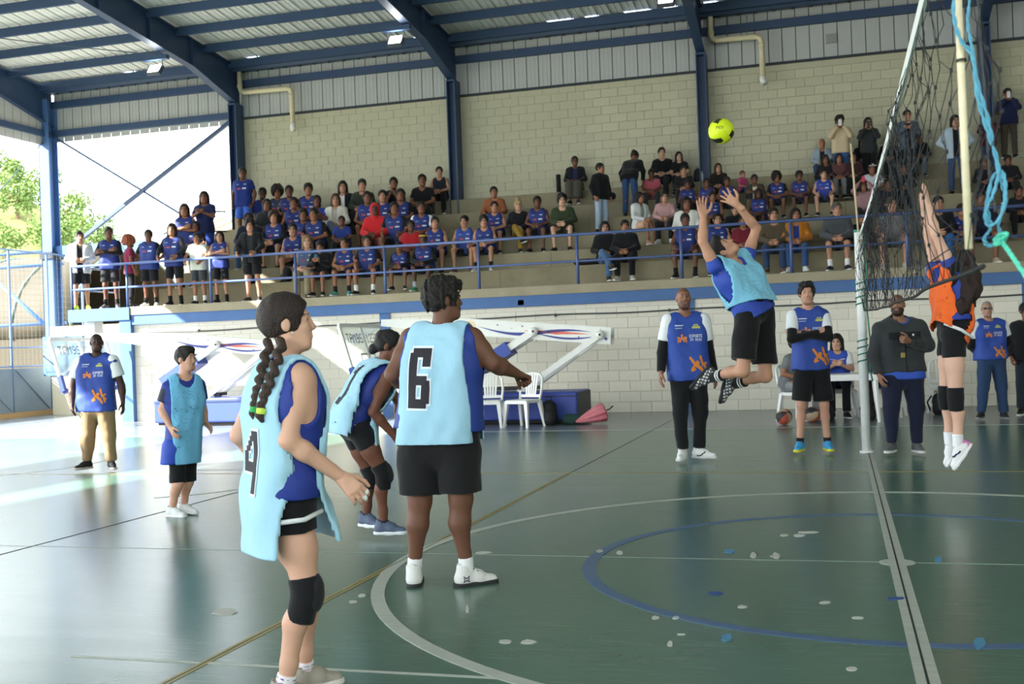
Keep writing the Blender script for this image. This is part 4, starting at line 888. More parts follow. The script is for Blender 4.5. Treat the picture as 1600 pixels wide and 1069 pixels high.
    for (a, b) in (((0, 0), (1, 0)), ((0, 0), (0, 1)), ((1, 0), (1, 1)), ((0, 1), (1, 1)), ((0.5, 0), (0.5, 1))): fr.bar(P(*a), P(*b), 0.07, 0.05, up=nv)
    gl = MB(); gl.add([P(0, 0) + nv * 0.006, P(1, 0) + nv * 0.006, P(1, 1) + nv * 0.006, P(0, 1) + nv * 0.006, P(0, 0) - nv * 0.006, P(1, 0) - nv * 0.006, P(1, 1) - nv * 0.006, P(0, 1) - nv * 0.006], [(0, 1, 2, 3), (7, 6, 5, 4), (0, 4, 5, 1), (1, 5, 6, 2), (2, 6, 7, 3), (3, 7, 4, 0)])
    put('board_frame', fr, M_STEELW, bo); put('board_glass', gl, M_GLASS, bo)
    pd = MB(); pd.bar(P(0, 0.72) - nv * 0.0, P(0, 1.02), 0.09, 0.09, up=nv); pd.bar(P(1, 0.72), P(1, 1.02), 0.09, 0.09, up=nv); pd.bar(P(0, 1.02), P(1, 1.02), 0.08, 0.09, up=nv); put('edge_pad', pd, M_PAD, bo)
    wd = 'TAM9ST1233'; cs = 0.8 * 1.75 / (len(wd) * 6)
    for i, ch in enumerate(wd):
        cells, wn = text_cells(ch); mbp = MB(); mbp.add(*flat_cells(cells, P(0.10, 0.30) - nv * 0.012 + nrm(wy) * (i * 6 * cs), nrm(wy), -nrm(dv), cs, 0.025)); put('board_letter', mbp, M_INK, bo)
    tg = MB()
    for (a, b) in (((0.33, 0.5), (0.67, 0.5)), ((0.33, 0.93), (0.67, 0.93)), ((0.33, 0.5), (0.33, 0.93)), ((0.67, 0.5), (0.67, 0.93))): tg.bar(P(*a) - nv * 0.008, P(*b) - nv * 0.008, 0.04, 0.004, up=nv)
    put('target_square', tg, M_STEELW, bo)
    rc_ = P(0.45, 0.93) + nv * 0.0; out = -nrm(np.cross(dv, wy)); out = out if out[0] < 0 else -out
    rim = MB(); ctr = rc_ + out * 0.33; e1 = out; e2 = np.array([0, 1.0, 0])
    rim.tube([ctr + 0.23 * (math.cos(a * math.pi / 12) * e1 + math.sin(a * math.pi / 12) * e2) for a in range(25)], 0.012, 6, False); rim.bar(rc_, rc_ + out * 0.11, 0.12, 0.03); rm_ = put('rim', rim, M_ORANGE, bo, True)
    nt_ = MB()
    for a in range(12):
        for sg in (-1, 1):
            pts = []
            for q in range(5): an = (a + sg * q * 0.25) * math.pi / 6; r = 0.225 - 0.025 * q; pts.append(ctr + r * (math.cos(an) * e1 + math.sin(an) * e2) + np.array([0, 0, -0.085 * q]))
            nt_.tube(pts, 0.004, 3, False)
    put('hoop_net', nt_, mat('hoop_cord', 'd9d2c4', 0.8), rm_)
    return g
goal = make_goal(); tag(goal, 'folded portable basketball goal with blue base behind the white chairs', 'basketball goal', 'folded basketball goals')
def copy_tree(o, parent=None):
    c = o.copy(); COL.objects.link(c); c.parent = parent
    for ch in list(o.children): copy_tree(ch, c)
    return c
goal2 = copy_tree(goal); pL = at_y(342, 540, 19.55); goal2.location = (pL[0], 19.55, 0); goal2['label'] = 'sunlit folded portable basketball goal at left behind the boy'
# ---- plastic chairs
def make_chair():
    c = empty('plastic_chair'); P = M_PLAS
    st = MB(); st.box(-0.21, 0.21, -0.21, 0.20, 0.425, 0.45, 0.012); st.box(-0.215, 0.215, -0.225, -0.195, 0.385, 0.445, 0.012); st.box(-0.218, -0.19, -0.2, 0.2, 0.395, 0.44, 0.01); st.box(0.19, 0.218, -0.2, 0.2, 0.395, 0.44, 0.01); st.build('seat', P, c)
    for sx in (-1, 1):
        for yy, y2 in ((-0.19, -0.235), (0.18, 0.26)):
            l = MB(); a = np.array([sx * 0.195, yy, 0.43]); b = np.array([sx * 0.235, y2, 0.0]); dd = b - a
            V = []
            for p, w_, t_ in ((a, 0.034, 0.03), (b, 0.018, 0.018)): V += [p + np.array([ex * w_, ey * t_, 0]) for ex, ey in ((-1, -1), (1, -1), (1, 1), (-1, 1))]
            l.add(V, [(0, 1, 2, 3), (7, 6, 5, 4), (0, 4, 5, 1), (1, 5, 6, 2), (2, 6, 7, 3), (3, 7, 4, 0)]); l.build('leg', P, c)
    fr = MB(); fr.tube([(-0.20, 0.19, 0.44), (-0.215, 0.24, 0.62), (-0.20, 0.285, 0.80), (-0.14, 0.30, 0.86), (0, 0.305, 0.875), (0.14, 0.30, 0.86), (0.20, 0.285, 0.80), (0.215, 0.24, 0.62), (0.20, 0.19, 0.44)], 0.021, 8)
    bk = fr.build('backrest', P, c, True)
    for x in (-0.105, -0.052, 0.0, 0.052, 0.105): MB().bar((x * 0.8, 0.215, 0.50), (x, 0.295, 0.855), 0.032, 0.012, up=(0, 1, 0)).build('slat', P, bk)
    MB().bar((-0.205, 0.215, 0.50), (0.205, 0.215, 0.50), 0.02, 0.045).build('lower_rail', P, bk)
    return c
chair = make_chair(); first = True
def put_chair(x, y, rz, lab, k=1.0):
    global first
    o = chair if first else copy_tree(chair); first = False
    o.location = (x, y, 0); o.rotation_euler[2] = rz; o.scale = (k, k, k); tag(o, lab, 'chair', 'white plastic chairs')
put_chair(-6.18, 17.6, 0.25, 'white plastic chair half hidden behind the boy with number six')
put_chair(-5.60, 17.62, 0.15, 'white plastic chair in front of the folded goal, left of another')
put_chair(-5.00, 17.62, -0.35, 'white plastic chair in front of the folded goal, beside the black backpack')
put_chair(-0.62, 18.2, 0.9, 'white plastic chair under the seated person in grey')
put_chair(0.02, 18.75, 0.1, 'white plastic chair of the woman seated at the table')
put_chair(0.72, 18.6, -0.2, 'white plastic chair behind the table, right of the net post')
put_chair(1.62, 19.5, -0.1, 'empty white plastic chair between the jacketed man and the jumping girl')
put_chair(3.05, 19.55, -0.3, 'white plastic chair with a clear bag at the right picture edge')
tb = tag(empty('plastic_table', (0.15, 17.85, 0)), 'square white plastic table by the net post', 'table')
MB().box(-0.42, 0.42, -0.36, 0.36, 0.70, 0.725, 0.01).build('tabletop', M_PLAS, tb); MB().box(-0.42, 0.42, -0.365, -0.345, 0.63, 0.715, 0.008).build('apron', M_PLAS, tb)
for sx in (-1, 1):
    for sy in (-1, 1): MB().tube([(sx * 0.36, sy * 0.31, 0.70), (sx * 0.40, sy * 0.34, 0.0)], [0.045, 0.026], 6).build('leg', M_PLAS, tb)
cb = tag(MB().box(-0.16, 0.16, -0.11, 0.11, 0, 0.12, 0.05).build('clear_bag', mat('clear_plastic_bag', 'd8c8c4', 0.2, 0.5, trans=0.4), None, True), 'clear plastic bag with red contents on the edge chair', 'bag'); cb.location = (3.05, 19.5, 0.45)
# ---- bags, umbrella, balls
def blob(prims, name, m, h=0.012, **kw):
    me = smesh(name, prims, h, **kw); me.materials.append(m); return me
M_BLACKCL = mat('black_nylon', '1d1e21', 0.6, 0.3, noise=0.2, nscale=12); M_TEALCL = mat('dark_teal_cloth', '24433f', 0.8, noise=0.2)
BPM = {}
def backpack(loc, rz, lab, k=1.0, m=None, lean=0.0):
    m = m or M_BLACKCL
    b = empty('backpack', loc, rz); b.scale = (k, k, k); b.rotation_euler[0] = lean
    if 'main_pouch' not in BPM: BPM['main_pouch'] = blob([cone((0, 0, 0.11), (0, 0.02, 0.30), 0.145, 0.125, 0.03, flat=((0, 1, 0), 1.25))], 'main_pouch', m, wr=0.004); BPM['front_pocket'] = blob([cone((0, -0.10, 0.10), (0, -0.09, 0.19), 0.10, 0.09, 0.03, flat=((0, 1, 0), 1.7))], 'front_pocket', m, wr=0.003)
    place('main_pouch', BPM['main_pouch'], m, b); place('front_pocket', BPM['front_pocket'], m, b)
    MB().tube([(-0.04, 0.06, 0.42), (-0.04, 0.06, 0.47), (0.04, 0.06, 0.47), (0.04, 0.06, 0.42)], 0.010, 6).build('handle', m, b, True)
    MB().tube([(-0.08, 0.10, 0.38), (-0.10, 0.19, 0.25), (-0.09, 0.13, 0.08)], 0.016, 6).build('strap', m, b, True); MB().tube([(0.08, 0.10, 0.38), (0.10, 0.19, 0.25), (0.09, 0.13, 0.08)], 0.016, 6).build('strap', m, b, True)
    return tag(b, lab, 'backpack')
backpack((-4.62, 17.85, 0), 0.3, 'black backpack on the floor beside the white chair', 1.0)
gb = tag(link('cloth_bag', blob([cone((-0.1, 0, 0.07), (0.12, 0.03, 0.06), 0.10, 0.085, 0.03)], 'cloth_bag', M_TEALCL, wr=0.008, wf=22)), 'dark teal cloth bag slumped by the backpack', 'bag'); gb.location = (-4.25, 17.95, 0.02)
um = tag(empty('umbrella', (-3.9, 17.95, 0.09), 0.5), 'pink folded umbrella lying by the blue base box', 'umbrella')
M_PINK = mat('pink_umbrella_cloth', 'd98d98', 0.6, noise=0.6, nscale=9, col2='d94a55')
V = []; Fc = []; ax_ = nrm((0.55, 0, 0.16)); e1_ = np.array([0, 1.0, 0]); e2_ = np.cross(ax_, e1_); nn = 32
for i, (t, r) in enumerate([(-0.32, 0.012), (-0.22, 0.045), (-0.08, 0.085), (0.06, 0.12), (0.17, 0.135), (0.20, 0.12), (0.14, 0.05)]):
    for j in range(nn): an_ = 2 * math.pi * j / nn; rr = r * (1 + 0.22 * math.cos(8 * an_ + i * 0.25)); V.append(ax_ * t + rr * (math.cos(an_) * e1_ + math.sin(an_) * e2_) + np.array([0, 0, 0.055]))
    if i:
        for j in range(nn): Fc.append((i * nn + j, i * nn + (j + 1) % nn, (i - 1) * nn + (j + 1) % nn, (i - 1) * nn + j))
link('canopy', mesh('canopy', V, Fc, True), um, None, M_PINK)
MB().tube([(-0.36, 0, -0.05), (0.28, 0, 0.15), (0.34, 0, 0.20)], 0.010, 6).build('shaft', M_RUB, um, True)
def ball(name, loc, r, lab, cols, kind):
    b = empty(name, loc); ico = bmesh.new(); bmesh.ops.create_icosphere(ico, subdivisions=4, radius=r); me = bpy.data.meshes.new(name); ico.to_mesh(me); ico.free()
    ms = [mat(n, c, 0.5, 0.4, bump=0.15, bscale=300) for n, c in cols]
    for m in ms: me.materials.append(m)
    me.polygons.foreach_set('use_smooth', [True] * len(me.polygons))
    for p in me.polygons:
        n = nrm(np.array(p.center)); p.material_index = kind(n)
    o = link('cover', me, b); return tag(b, lab, 'ball'), o
def k_floor(n): q = int((math.atan2(n[1], n[0]) + math.pi) / (math.pi / 3)) ; return q % 3
b1, _ = ball('basketball', (-0.82, 17.25, 0.122), 0.122, 'red, cream and black ball on the floor left of the standing player', [('ball_dark', '2c2a2b'), ('ball_red', 'b0503c'), ('ball_cream', 'b39c84')], k_floor); b1.rotation_euler = (0.9, 0.4, 0.3)
b2, _ = ball('basketball', (-0.42, 17.6, 0.122), 0.122, 'red and cream ball on the floor between the player\'s legs', [('ball_cream', 'b39c84'), ('ball_red', 'b0503c'), ('ball_dark', '2c2a2b')], k_floor); b2.rotation_euler = (1.2, 0.2, 1.1)
backpack((-0.18, 17.75, 0), 0.0, 'black bag under the table by the ball', 0.6)
backpack((0.42, 18.0, 0), 0.6, 'dark bag on the floor behind the net post', 0.7); backpack((1.5, 18.9, 0), 1.0, 'black bag on the floor right of the jacketed man', 0.8)
# volleyball in the air
vb = at_zc(1127, 205, 9.2)
VM = [mat('lime_ball_panel', 'd6e81e', 0.45, 0.4, bump=0.1, bscale=300), mat('black_ball_panel', '23231f', 0.5)]
Rv = np.array(Matrix.Rotation(0.5, 3, 'Z') @ Matrix.Rotation(-0.5, 3, 'Y') @ Matrix.Rotation(0.35, 3, 'X'))
def k_vol(n):
    q = Rv @ n; a = int(np.argmax(np.abs(q))); u_, w_ = q[(a + 1) % 3] / abs(q[a]), q[(a + 2) % 3] / abs(q[a])
    return 1 if abs(w_) < 0.30 and abs(u_) < 0.86 and q[a] * (1 if a != 1 else -1) < 2 and (u_ > 0.05 or a == 2) else 0
V_, vo = ball('volleyball', vb, 0.106, 'lime yellow and black volleyball in the air', [('lime_ball_panel', 'd6e81e'), ('black_ball_panel', '23231f')], k_vol)
# raised seams of the ball
sm = MB()
for a in range(3):
    for s_ in (-1, 1):
        for off in (-0.33, 0.33):
            pts = []
            for t in np.linspace(-1, 1, 13):
                q = np.zeros(3); q[a] = s_; q[(a + 1) % 3] = t; q[(a + 2) % 3] = off; pts.append(Rv.T @ nrm(q) * 0.1062)
            sm.tube(pts, 0.0012, 4, False)
sm.build('seam', mat('lime_seam', 'a9bb20', 0.5), V_, True)
vt, wn = text_cells('MIVAN'[0:0] + 'PEN'); 
tv, tf = flat_cells(vt, (-0.028, 0, -0.01), (1, 0, 0), (0, 0, 1), 0.0033)
tvn = [nrm(np.array((p[0], -0.1, p[2] + 0.012))) * 0.1068 for p in tv]
tx = MB(); tx.add(tvn, tf); tx.build('ball_lettering', VM[1], V_)
# ---- net, post, antenna, spreader pole, ropes
PY = 13.10
post = tag(empty('net_post', (XN - 0.02, PY, 0)), 'white steel volleyball net post on the centre line', 'net post')
M_POST = mat('white_post_paint', 'f2f4f1', 0.4, 0.5, noise=0.08, nscale=5); M_GREENR = mat('green_rope', '3f8f78', 0.8); M_CORD = mat('black_net_cord', '26272a', 0.8); M_TAPE = mat('white_net_tape', 'dcdedb', 0.7)
MB().tube([(0, 0, 0), (0, 0, 2.47)], 0.05, 16).build('pole', M_POST, post, True); MB().tube([(0, 0, 0), (0, 0, 0.02)], 0.075, 16).build('floor_collar', M_POST, post); MB().tube([(0, 0, 2.47), (0, 0, 2.50)], 0.053, 16).build('cap', M_GREENR, post, True)
rp_ = MB()
for z0 in (0.98, 1.62): rp_.tube([(0.056 * math.cos(t), 0.056 * math.sin(t), z0 + 0.012 * t) for t in np.linspace(0, 25, 90)], 0.008, 5)
rp_.tube([(0.06, -0.02, 2.45), (0.075, -0.03, 1.9), (0.06, -0.02, 1.6), (0.085, -0.03, 1.2), (0.065, -0.02, 0.95), (0.09, -0.05, 0.80)], 0.009, 5); rp_.build('rope_wrap', M_GREENR, post, True)
YN0, YN1 = 2.5, PY - 0.06; ZT0, ZT1, ZB = 2.34, 2.45, 1.50
def zt(y): t = (y - YN0) / (YN1 - YN0); return ZT0 + (ZT1 - ZT0) * t - 0.05 * math.sin(math.pi * t)
def zbm(y): t = (y - YN0) / (YN1 - YN0); return 1.47 + 0.12 * t - 0.03 * math.sin(math.pi * t)
net = tag(empty('volleyball_net', (XN, YN1, 0)), 'sagging black volleyball net with white top tape', 'net')
def npt(x, y, z): return (x, y - YN1, z)
tp = MB()
ys = np.linspace(YN0, YN1, 60)
for a, b in zip(ys[:-1], ys[1:]): tp.bar(npt(0, a, zt(a)), npt(0, b, zt(b)), 0.012, 0.05)
tp.build('top_tape', M_TAPE, net)
bc = MB(); bc.tube([npt(0.012 * math.sin(y * 3), y, zbm(y)) for y in ys], 0.006, 5); bc.build('bottom_cord', M_CORD, net, True)
rn = np.random.RandomState(4); mesh_ = MB(); SP = 0.155; ny_ = int((YN1 - YN0) / SP); nz_ = 8
nodes = {}
for i in range(ny_ + 1):
    y = YN0 + i * SP
    for j in range(nz_ + 1):
        t = j / nz_; yy = y + (0.5 * SP if j % 2 else 0) + rn.normal() * 0.018 * (j > 0); wav = 0.05 * math.sin(y * 2.3 + j * 0.4) + 0.03 * math.sin(y * 5.1)
        z = zt(y) + (zbm(y) - zt(y)) * (t ** 1.05) + rn.normal() * 0.008 * (0 < j < nz_); nodes[i, j] = npt(wav * math.sin(math.pi * t) + rn.normal() * 0.012 * (0 < j < nz_), min(max(yy, YN0), YN1), z)
def cord(a, b, r=0.0014):
    a = np.array(a); b = np.array(b); m_ = (a + b) / 2 + np.array([rn.normal() * 0.008, rn.normal() * 0.008, -0.010 - abs(rn.normal()) * 0.006]); mesh_.tube([a, m_, b], r, 3, False)
for i in range(ny_ + 1):
    for j in range(nz_):
        cord(nodes[i, j], nodes[i, j + 1]); k = i - 1 if j % 2 == 0 else i + 1
        if (k, j + 1) in nodes: cord(nodes[i, j], nodes[k, j + 1])
o = mesh_.build('net_mesh', M_CORD, net); o['kind'] = 'stuff'
kn = MB()
for key, p in nodes.items():
    if 0 < key[1] < nz_: kn.box(p[0] - 0.0038, p[0] + 0.0038, p[1] - 0.0038, p[1] + 0.0038, p[2] - 0.005, p[2] + 0.005)
o = kn.build('net_knots', M_CORD, net); o['kind'] = 'stuff'
an = tag(empty('net_antenna', (XN, PY - 0.15, 1.4)), 'thin beige antenna rod standing above the net beside the post', 'antenna'); MB().tube([(-0.02, 0, 0.95), (-0.07, 0, 2.05)], 0.011, 8).build('rod', mat('beige_rod', 'c9b795', 0.6), an, True)
MB().box(-0.045, 0.02, -0.02, 0.02, 0.98, 1.06).build('clamp', M_TAPE, an)
# near spreader pole and tie ropes
a0, a1 = at_zc(1497, 0, 2.45), at_zc(1514, 389, 2.40); pt_ = a0 + (a0 - a1) * 0.28
sp_ = tag(empty('spreader_pole', a1), 'cream spreader pole lashed to the near end of the net', 'pole'); M_CREAM = mat('cream_pole_paint', 'dccfae', 0.5, noise=0.15, nscale=14)
MB().tube([(0, 0, 0), pt_ - a1], [0.0082, 0.0082], 12).build('pole', M_CREAM, sp_, True)
ti = MB()
for (u, v) in ((1502, 95), (1508, 232), (1510, 290), (1513, 365)):
    c = at_zc(u, v, 2.43) - a1; ti.tube([c + 0.0095 * np.array([math.cos(t), math.sin(t), 0.02 * t]) for t in np.linspace(0, 13, 40)], 0.0022, 4)
    q = np.array(npt(0, 2.9, 0)); 
ti.build('lashing', M_CORD, sp_, True)
def rope(name, pts, r, m, lab, fray=0, strands=2, par=None):
    R_ = tag(empty(name, at_zc(*pts[0])), lab, 'rope'); o0 = np.array(at_zc(*pts[0])); P = [np.array(at_zc(*p)) - o0 for p in pts]
    Q = []
    for i in range(len(P) - 1):
        p0, p1, p2, p3 = P[max(i - 1, 0)], P[i], P[i + 1], P[min(i + 2, len(P) - 1)]
        for t in np.linspace(0, 1, 8, endpoint=False): Q.append(0.5 * (2 * p1 + (p2 - p0) * t + (2 * p0 - 5 * p1 + 4 * p2 - p3) * t * t + (3 * p1 - p0 - 3 * p2 + p3) * t ** 3))
    Q.append(P[-1])
    for s_ in range(strands):
        pts2 = []
        for i, q in enumerate(Q): an_ = i * 0.9 + s_ * 2 * math.pi / strands; pts2.append(q + r * 0.55 * np.array([math.cos(an_), math.sin(an_), math.sin(an_ + 1)]))
        MB().tube(pts2, r * 0.62, 6).build('strand', m, R_, True)
    return R_
M_LB = mat('light_blue_rope', '5fa3bd', 0.8, noise=0.2, nscale=60); M_AQ = mat('aqua_rope', '5ed0b4', 0.7, noise=0.15, nscale=60); M_GR = mat('charcoal_rope', '44474c', 0.8)
rope('tie_rope', [(1493, -30, 2.42), (1490, 20, 2.42), (1500, 60, 2.42), (1520, 90, 2.42), (1527, 150, 2.42), (1543, 205, 2.42), (1560, 260, 2.42), (1553, 300, 2.42), (1540, 330, 2.40), (1545, 352, 2.4), (1562, 340, 2.38), (1571, 300, 2.4), (1566, 270, 2.42), (1552, 276, 2.44), (1542, 320, 2.42), (1548, 355, 2.42), (1538, 372, 2.42), (1545, 384, 2.42), (1562, 378, 2.42)], 0.0042, M_LB, 'light blue tie rope hanging in a loose tangle by the pole')
rope('tie_rope', [(1520, -30, 2.5), (1512, 30, 2.5), (1518, 70, 2.5), (1528, 130, 2.5), (1545, 190, 2.48), (1556, 250, 2.46), (1566, 290, 2.44), (1572, 315, 2.42), (1560, 352, 2.42), (1570, 372, 2.42)], 0.0036, M_LB, 'second light blue rope strand beside the tangle')
rope('guy_rope', [(1560, 366, 2.42), (1566, 378, 2.42), (1580, 398, 2.35), (1600, 428, 2.28), (1660, 520, 2.1)], 0.0042, M_AQ, 'aqua guy rope running down to the right edge', strands=3)
kt = MB()
rk = np.random.RandomState(2)
c0 = at_zc(1563, 374, 2.42)
kk = tag(empty('rope_knot', c0), 'bulky aqua knot joining the ropes by the pole', 'rope')
for q in range(5): kt.tube([0.013 * np.array([math.cos(t + q), math.sin(t * 1.3 + q * 2), math.cos(t * 0.8 + q)]) * np.array([1, 0.7, 0.9]) for t in np.linspace(0, 5, 18)], 0.0042, 6)
kt.build('coil', M_AQ, kk, True)
rope('net_end_cord', [(1527, -30, 2.6), (1532, 60, 2.6), (1540, 160, 2.58), (1546, 270, 2.55), (1556, 330, 2.5)], 0.003, M_GR, 'charcoal cord hanging straight beside the blue rope')
rope('net_end_cord', [(1506, 376, 2.45), (1470, 398, 3.0), (1440, 420, 3.8), (1405, 447, 5.5)], 0.0022, M_CORD, 'black bottom cord running back from the pole')
# ================================================================ people on the court
M_SKIN = mat('skin', '8a5a42', 0.55, 0.35, objcol=True, paint=True, noise=0.05, nscale=14)
M_CLOTH = mat('woven_cloth', '3050a0', 0.85, 0.2, objcol=True, noise=0.07, nscale=9, bump=0.45, bscale=9, stretch=(1, 1, 0.45), sheen=0.15)
M_JERSEY = mat('jersey_cloth', '3050a0', 0.6, 0.35, objcol=True, noise=0.05, nscale=9, bump=0.40, bscale=9, stretch=(1, 1, 0.5))
M_HAIR = mat('hair', '15110f', 0.55, 0.4, objcol=True, noise=0.25, nscale=60, bump=0.5, bscale=160)
M_SHOE = mat('shoe_upper', 'ffffff', 0.6, 0.35, objcol=True, noise=0.06, nscale=20, bump=0.1, bscale=120); M_SOLE = mat('shoe_sole', 'ffffff', 0.6, 0.3, objcol=True)
M_RIBN = mat('trim_cloth', 'ffffff', 0.7, 0.3, objcol=True)
def PX(origin, zc, spec):
    """joints given as measured image points with a distance along the view axis -> metres about the figure's origin"""
    J = {k: at_zc(v[0], v[1], zc + (v[2] if len(v) > 2 else 0.0)) - origin for k, v in spec.items()}
    if 'chest' not in J: J['chest'] = J['pel'] * 0.36 + J['neck'] * 0.64
    return J
class Person:
    def __init__(s, label, origin, fig, skin, cat='person', group=None, **body):
        s.f = fig; s.o = np.asarray(origin, float); me = fig.body_mesh('person', **body); me.materials.append(M_SKIN)
        s.root = link('person', me, None, origin); s.root.color = srgb(skin) + (1,); tag(s.root, label, 'person', group); s.parts = {}
    def add(s, name, me, m=None, color='ffffff', parent=None):
        o = place(name, me, m or M_CLOTH, parent or s.root, color); s.parts[name] = o; return o
    def shoes(s, upper='e8e8e8', sole='e8e8e8', sides='LR', hi=0.0, chunky=1.0, lace=None, solec2=None):
        out = []
        for sd in sides:
            u, so = s.f.shoe_meshes(sd, hi=hi, chunky=chunky); o = s.add('shoe', u, M_SHOE, upper); s.add('sole', so, M_SOLE, sole, o); out.append(o)
            if lace:
                R = s.f.foot_frame(sd); o0 = s.f.J['an' + sd] - R[2] * 0.085 * s.f.s; mb = MB()
                for q in range(4):
                    y = 0.035 + 0.022 * q; z = 0.103 - 0.014 * q; pts = [o0 + (R[0] * x + R[1] * y + R[2] * (z - 0.10 * abs(x))) * s.f.s for x in (-0.03, -0.012, 0.012, 0.03)]; mb.tube(pts, 0.0035, 5)
                l = mb.build('lace', M_RIBN, o, True); l.color = srgb(lace) + (1,)
        return out
    def socks(s, color, t0=1.72, sides='LR', stripe=None, fat=1.12):
        for sd in sides:
            a, b = s.f.leg_pt(sd, t0), s.f.leg_pt(sd, 2.02); o = s.add('sock', s.f.sheath_mesh('sock', a, b, s.f.leg_r(t0) * fat, s.f.leg_r(2) * fat * 1.03), M_CLOTH, color)
            if stripe:
                for q in (0.12, 0.30):
                    p0 = a + (b - a) * q; p1 = a + (b - a) * (q + 0.10); s.add('sock_stripe', s.f.sheath_mesh('sock_stripe', p0, p1, s.f.leg_r(t0) * fat * 1.06, s.f.leg_r(t0) * fat * 1.05), M_CLOTH, stripe, o)
    def kneepad(s, sd, color='17171a', ext=(0.82, 1.30), pad=True):
        f = s.f; k = f.J['kn' + sd]; fw = f.leg_fwd(sd); a, b = f.leg_pt(sd, ext[0]), f.leg_pt(sd, ext[1])
        P = [cone(a, k, f.leg_r(ext[0]) * 1.13, f.leg_r(1) * 1.22, 0.01, [(a, -nrm(k - a))]), cone(k, b, f.leg_r(1) * 1.22, f.leg_r(ext[1]) * 1.13, 0.01, [(b, nrm(b - k))])]
        o = s.add('knee_pad', smesh('knee_pad', P, 0.0075, wr=0.001), M_CLOTH, color)
        if pad:
            ax = nrm(b - a); R = np.array([np.cross(ax, fw), fw, ax]); s.add('pad_cushion', smesh('pad_cushion', [ell(k + fw * 0.035 * f.s, np.array([0.05, 0.042, 0.085]) * f.s, R)], 0.008), M_CLOTH, '222226', o)
    def bib(s, color, hemB, hemF, w0=0.125, w1=0.175, add=0.034, h=0.0075, seed=5, wr=0.0042, th=0.007):
        """loose training bib: front and back panels joined at the shoulders, open at the sides"""
        f = s.f; J = f.J; hemF = np.asarray(hemF); hemB = np.asarray(hemB); mid = (hemF + hemB) / 2
        base = f.torso_bars(add); hw = base[4][1]; sep = abs((hemF - hemB) @ f.fwd) * 0.5
        bars = base[:3] + [(base[3][0], base[3][1] * 1.1, base[3][2] + 0.012), (base[4][0], hw, base[4][2] + 0.004), (mid, f.hlat * np.linalg.norm(hw), max(base[4][2], sep))]
        dn = nrm(mid - J['pel']) if (mid - J['pel'])[2] < -0.05 else -f.up; bars.append((mid + dn * 0.12, f.hlat * np.linalg.norm(hw), max(base[4][2], sep)))
        P = sweep(bars, 0.018, 5)
        for sd in 'LR': P.append(cone(J['neck'] - f.up * 0.05 * f.s, J['sh' + sd] - (J['sh' + sd] - J['neck']) * 0.15, 0.05 * f.s + add, 0.052 * f.s + add, 0.03))
        hd = nrm(f.H((0, -0.012, -0.05)) - J['neck'])
        P.append(cone(J['neck'] - hd * 0.05 * f.s + f.fwd * 0.035 * f.s, J['neck'] + hd * 0.22 * f.s, 0.085 * f.s, 0.10 * f.s, 0.006, op='s'))
        c0 = J['neck']; ax = nrm(J['pel'] - J['neck']); L = np.linalg.norm(J['pel'] - J['neck'])
        def lateral(X, Y, Z):
            d = X * f.lat[0] + Y * f.lat[1] + Z * f.lat[2] - c0 @ f.lat; t = np.clip(((X - c0[0]) * ax[0] + (Y - c0[1]) * ax[1] + (Z - c0[2]) * ax[2]) / L, 0, 1.6)
            off = (mid - c0) @ f.lat - 0.0; return np.abs(d - np.clip(t - 0.9, 0, 1) * 0) - (w0 + (w1 - w0) * np.clip(t * 1.3, 0, 1)) * f.s
        def hem(X, Y, Z):
            q = (X - mid[0]) * f.fwd[0] + (Y - mid[1]) * f.fwd[1] + (Z - mid[2]) * f.fwd[2]; t = np.clip(q / max(2 * sep, 0.2) + 0.5, 0, 1)
            zz = hemB[2] + (hemF[2] - hemB[2]) * t; return zz - Z
        me = smesh('bib', P, h * min(f.q, 1.15), wr=wr, wf=32, seed=seed, shell=th, cuts=(lateral, hem))
        return s.add('bib', me, M_CLOTH, color)
    def strap(s, color, pts, w=0.012):
        o = MB().tube(pts, w, 6).build('bib_strap', M_RIBN, s.root, True); o.color = srgb(color) + (1,); return o
    def decal(s, name, target, cells, centre, ux, uz, size, color, d=0.003, sz=None, reach=0.5):
        """print: tiles laid on the cloth by casting them on to the garment"""
        me = target.data; V = [v.co.copy() for v in me.vertices]; bv = BVHTree.FromPolygons(V, [tuple(p.vertices) for p in me.polygons])
        ux = nrm(ux); uz = nrm(uz); nn = nrm(np.cross(ux, uz)); sz = sz or size; cells = list(cells)
        cx = (max(c[0] for c in cells) + 1 + min(c[0] for c in cells)) / 2; cz = (max(c[1] for c in cells) + 1 + min(c[1] for c in cells)) / 2
        idx = {}; VV = []; Fc = []
        def get(i, j):
            if (i, j) not in idx:
                p = centre + ux * (i - cx) * size + uz * (j - cz) * sz + nn * reach; hit = bv.ray_cast(Vector(p), Vector(-nn), reach * 2)
                if hit[0] is None: idx[i, j] = None
                else: idx[i, j] = len(VV); VV.append(np.array(hit[0]) + nn * d)
            return idx[i, j]
        for (i, j) in cells:
            q = [get(i, j), get(i + 1, j), get(i + 1, j + 1), get(i, j + 1)]
            if None not in q: Fc.append(tuple(q))
        if not Fc: return None
        o = link(name, mesh(name, VV, Fc, True), target, None, M_RIBN); o.color = srgb(color) + (1,); return o
def bitmap(rows): return [(c, len(rows) - 1 - r) for r, row in enumerate(rows) for c, ch in enumerate(row) if ch == '#']
def upscale(cells, k): return [(c * k + a, r * k + b) for (c, r) in cells for a in range(k) for b in range(k)]
def dilate(cells): 
    S = set()
    for (c, r) in cells:
        for a in (-1, 0, 1):
            for b in (-1, 0, 1): S.add((c + a, r + b))
    return sorted(S)
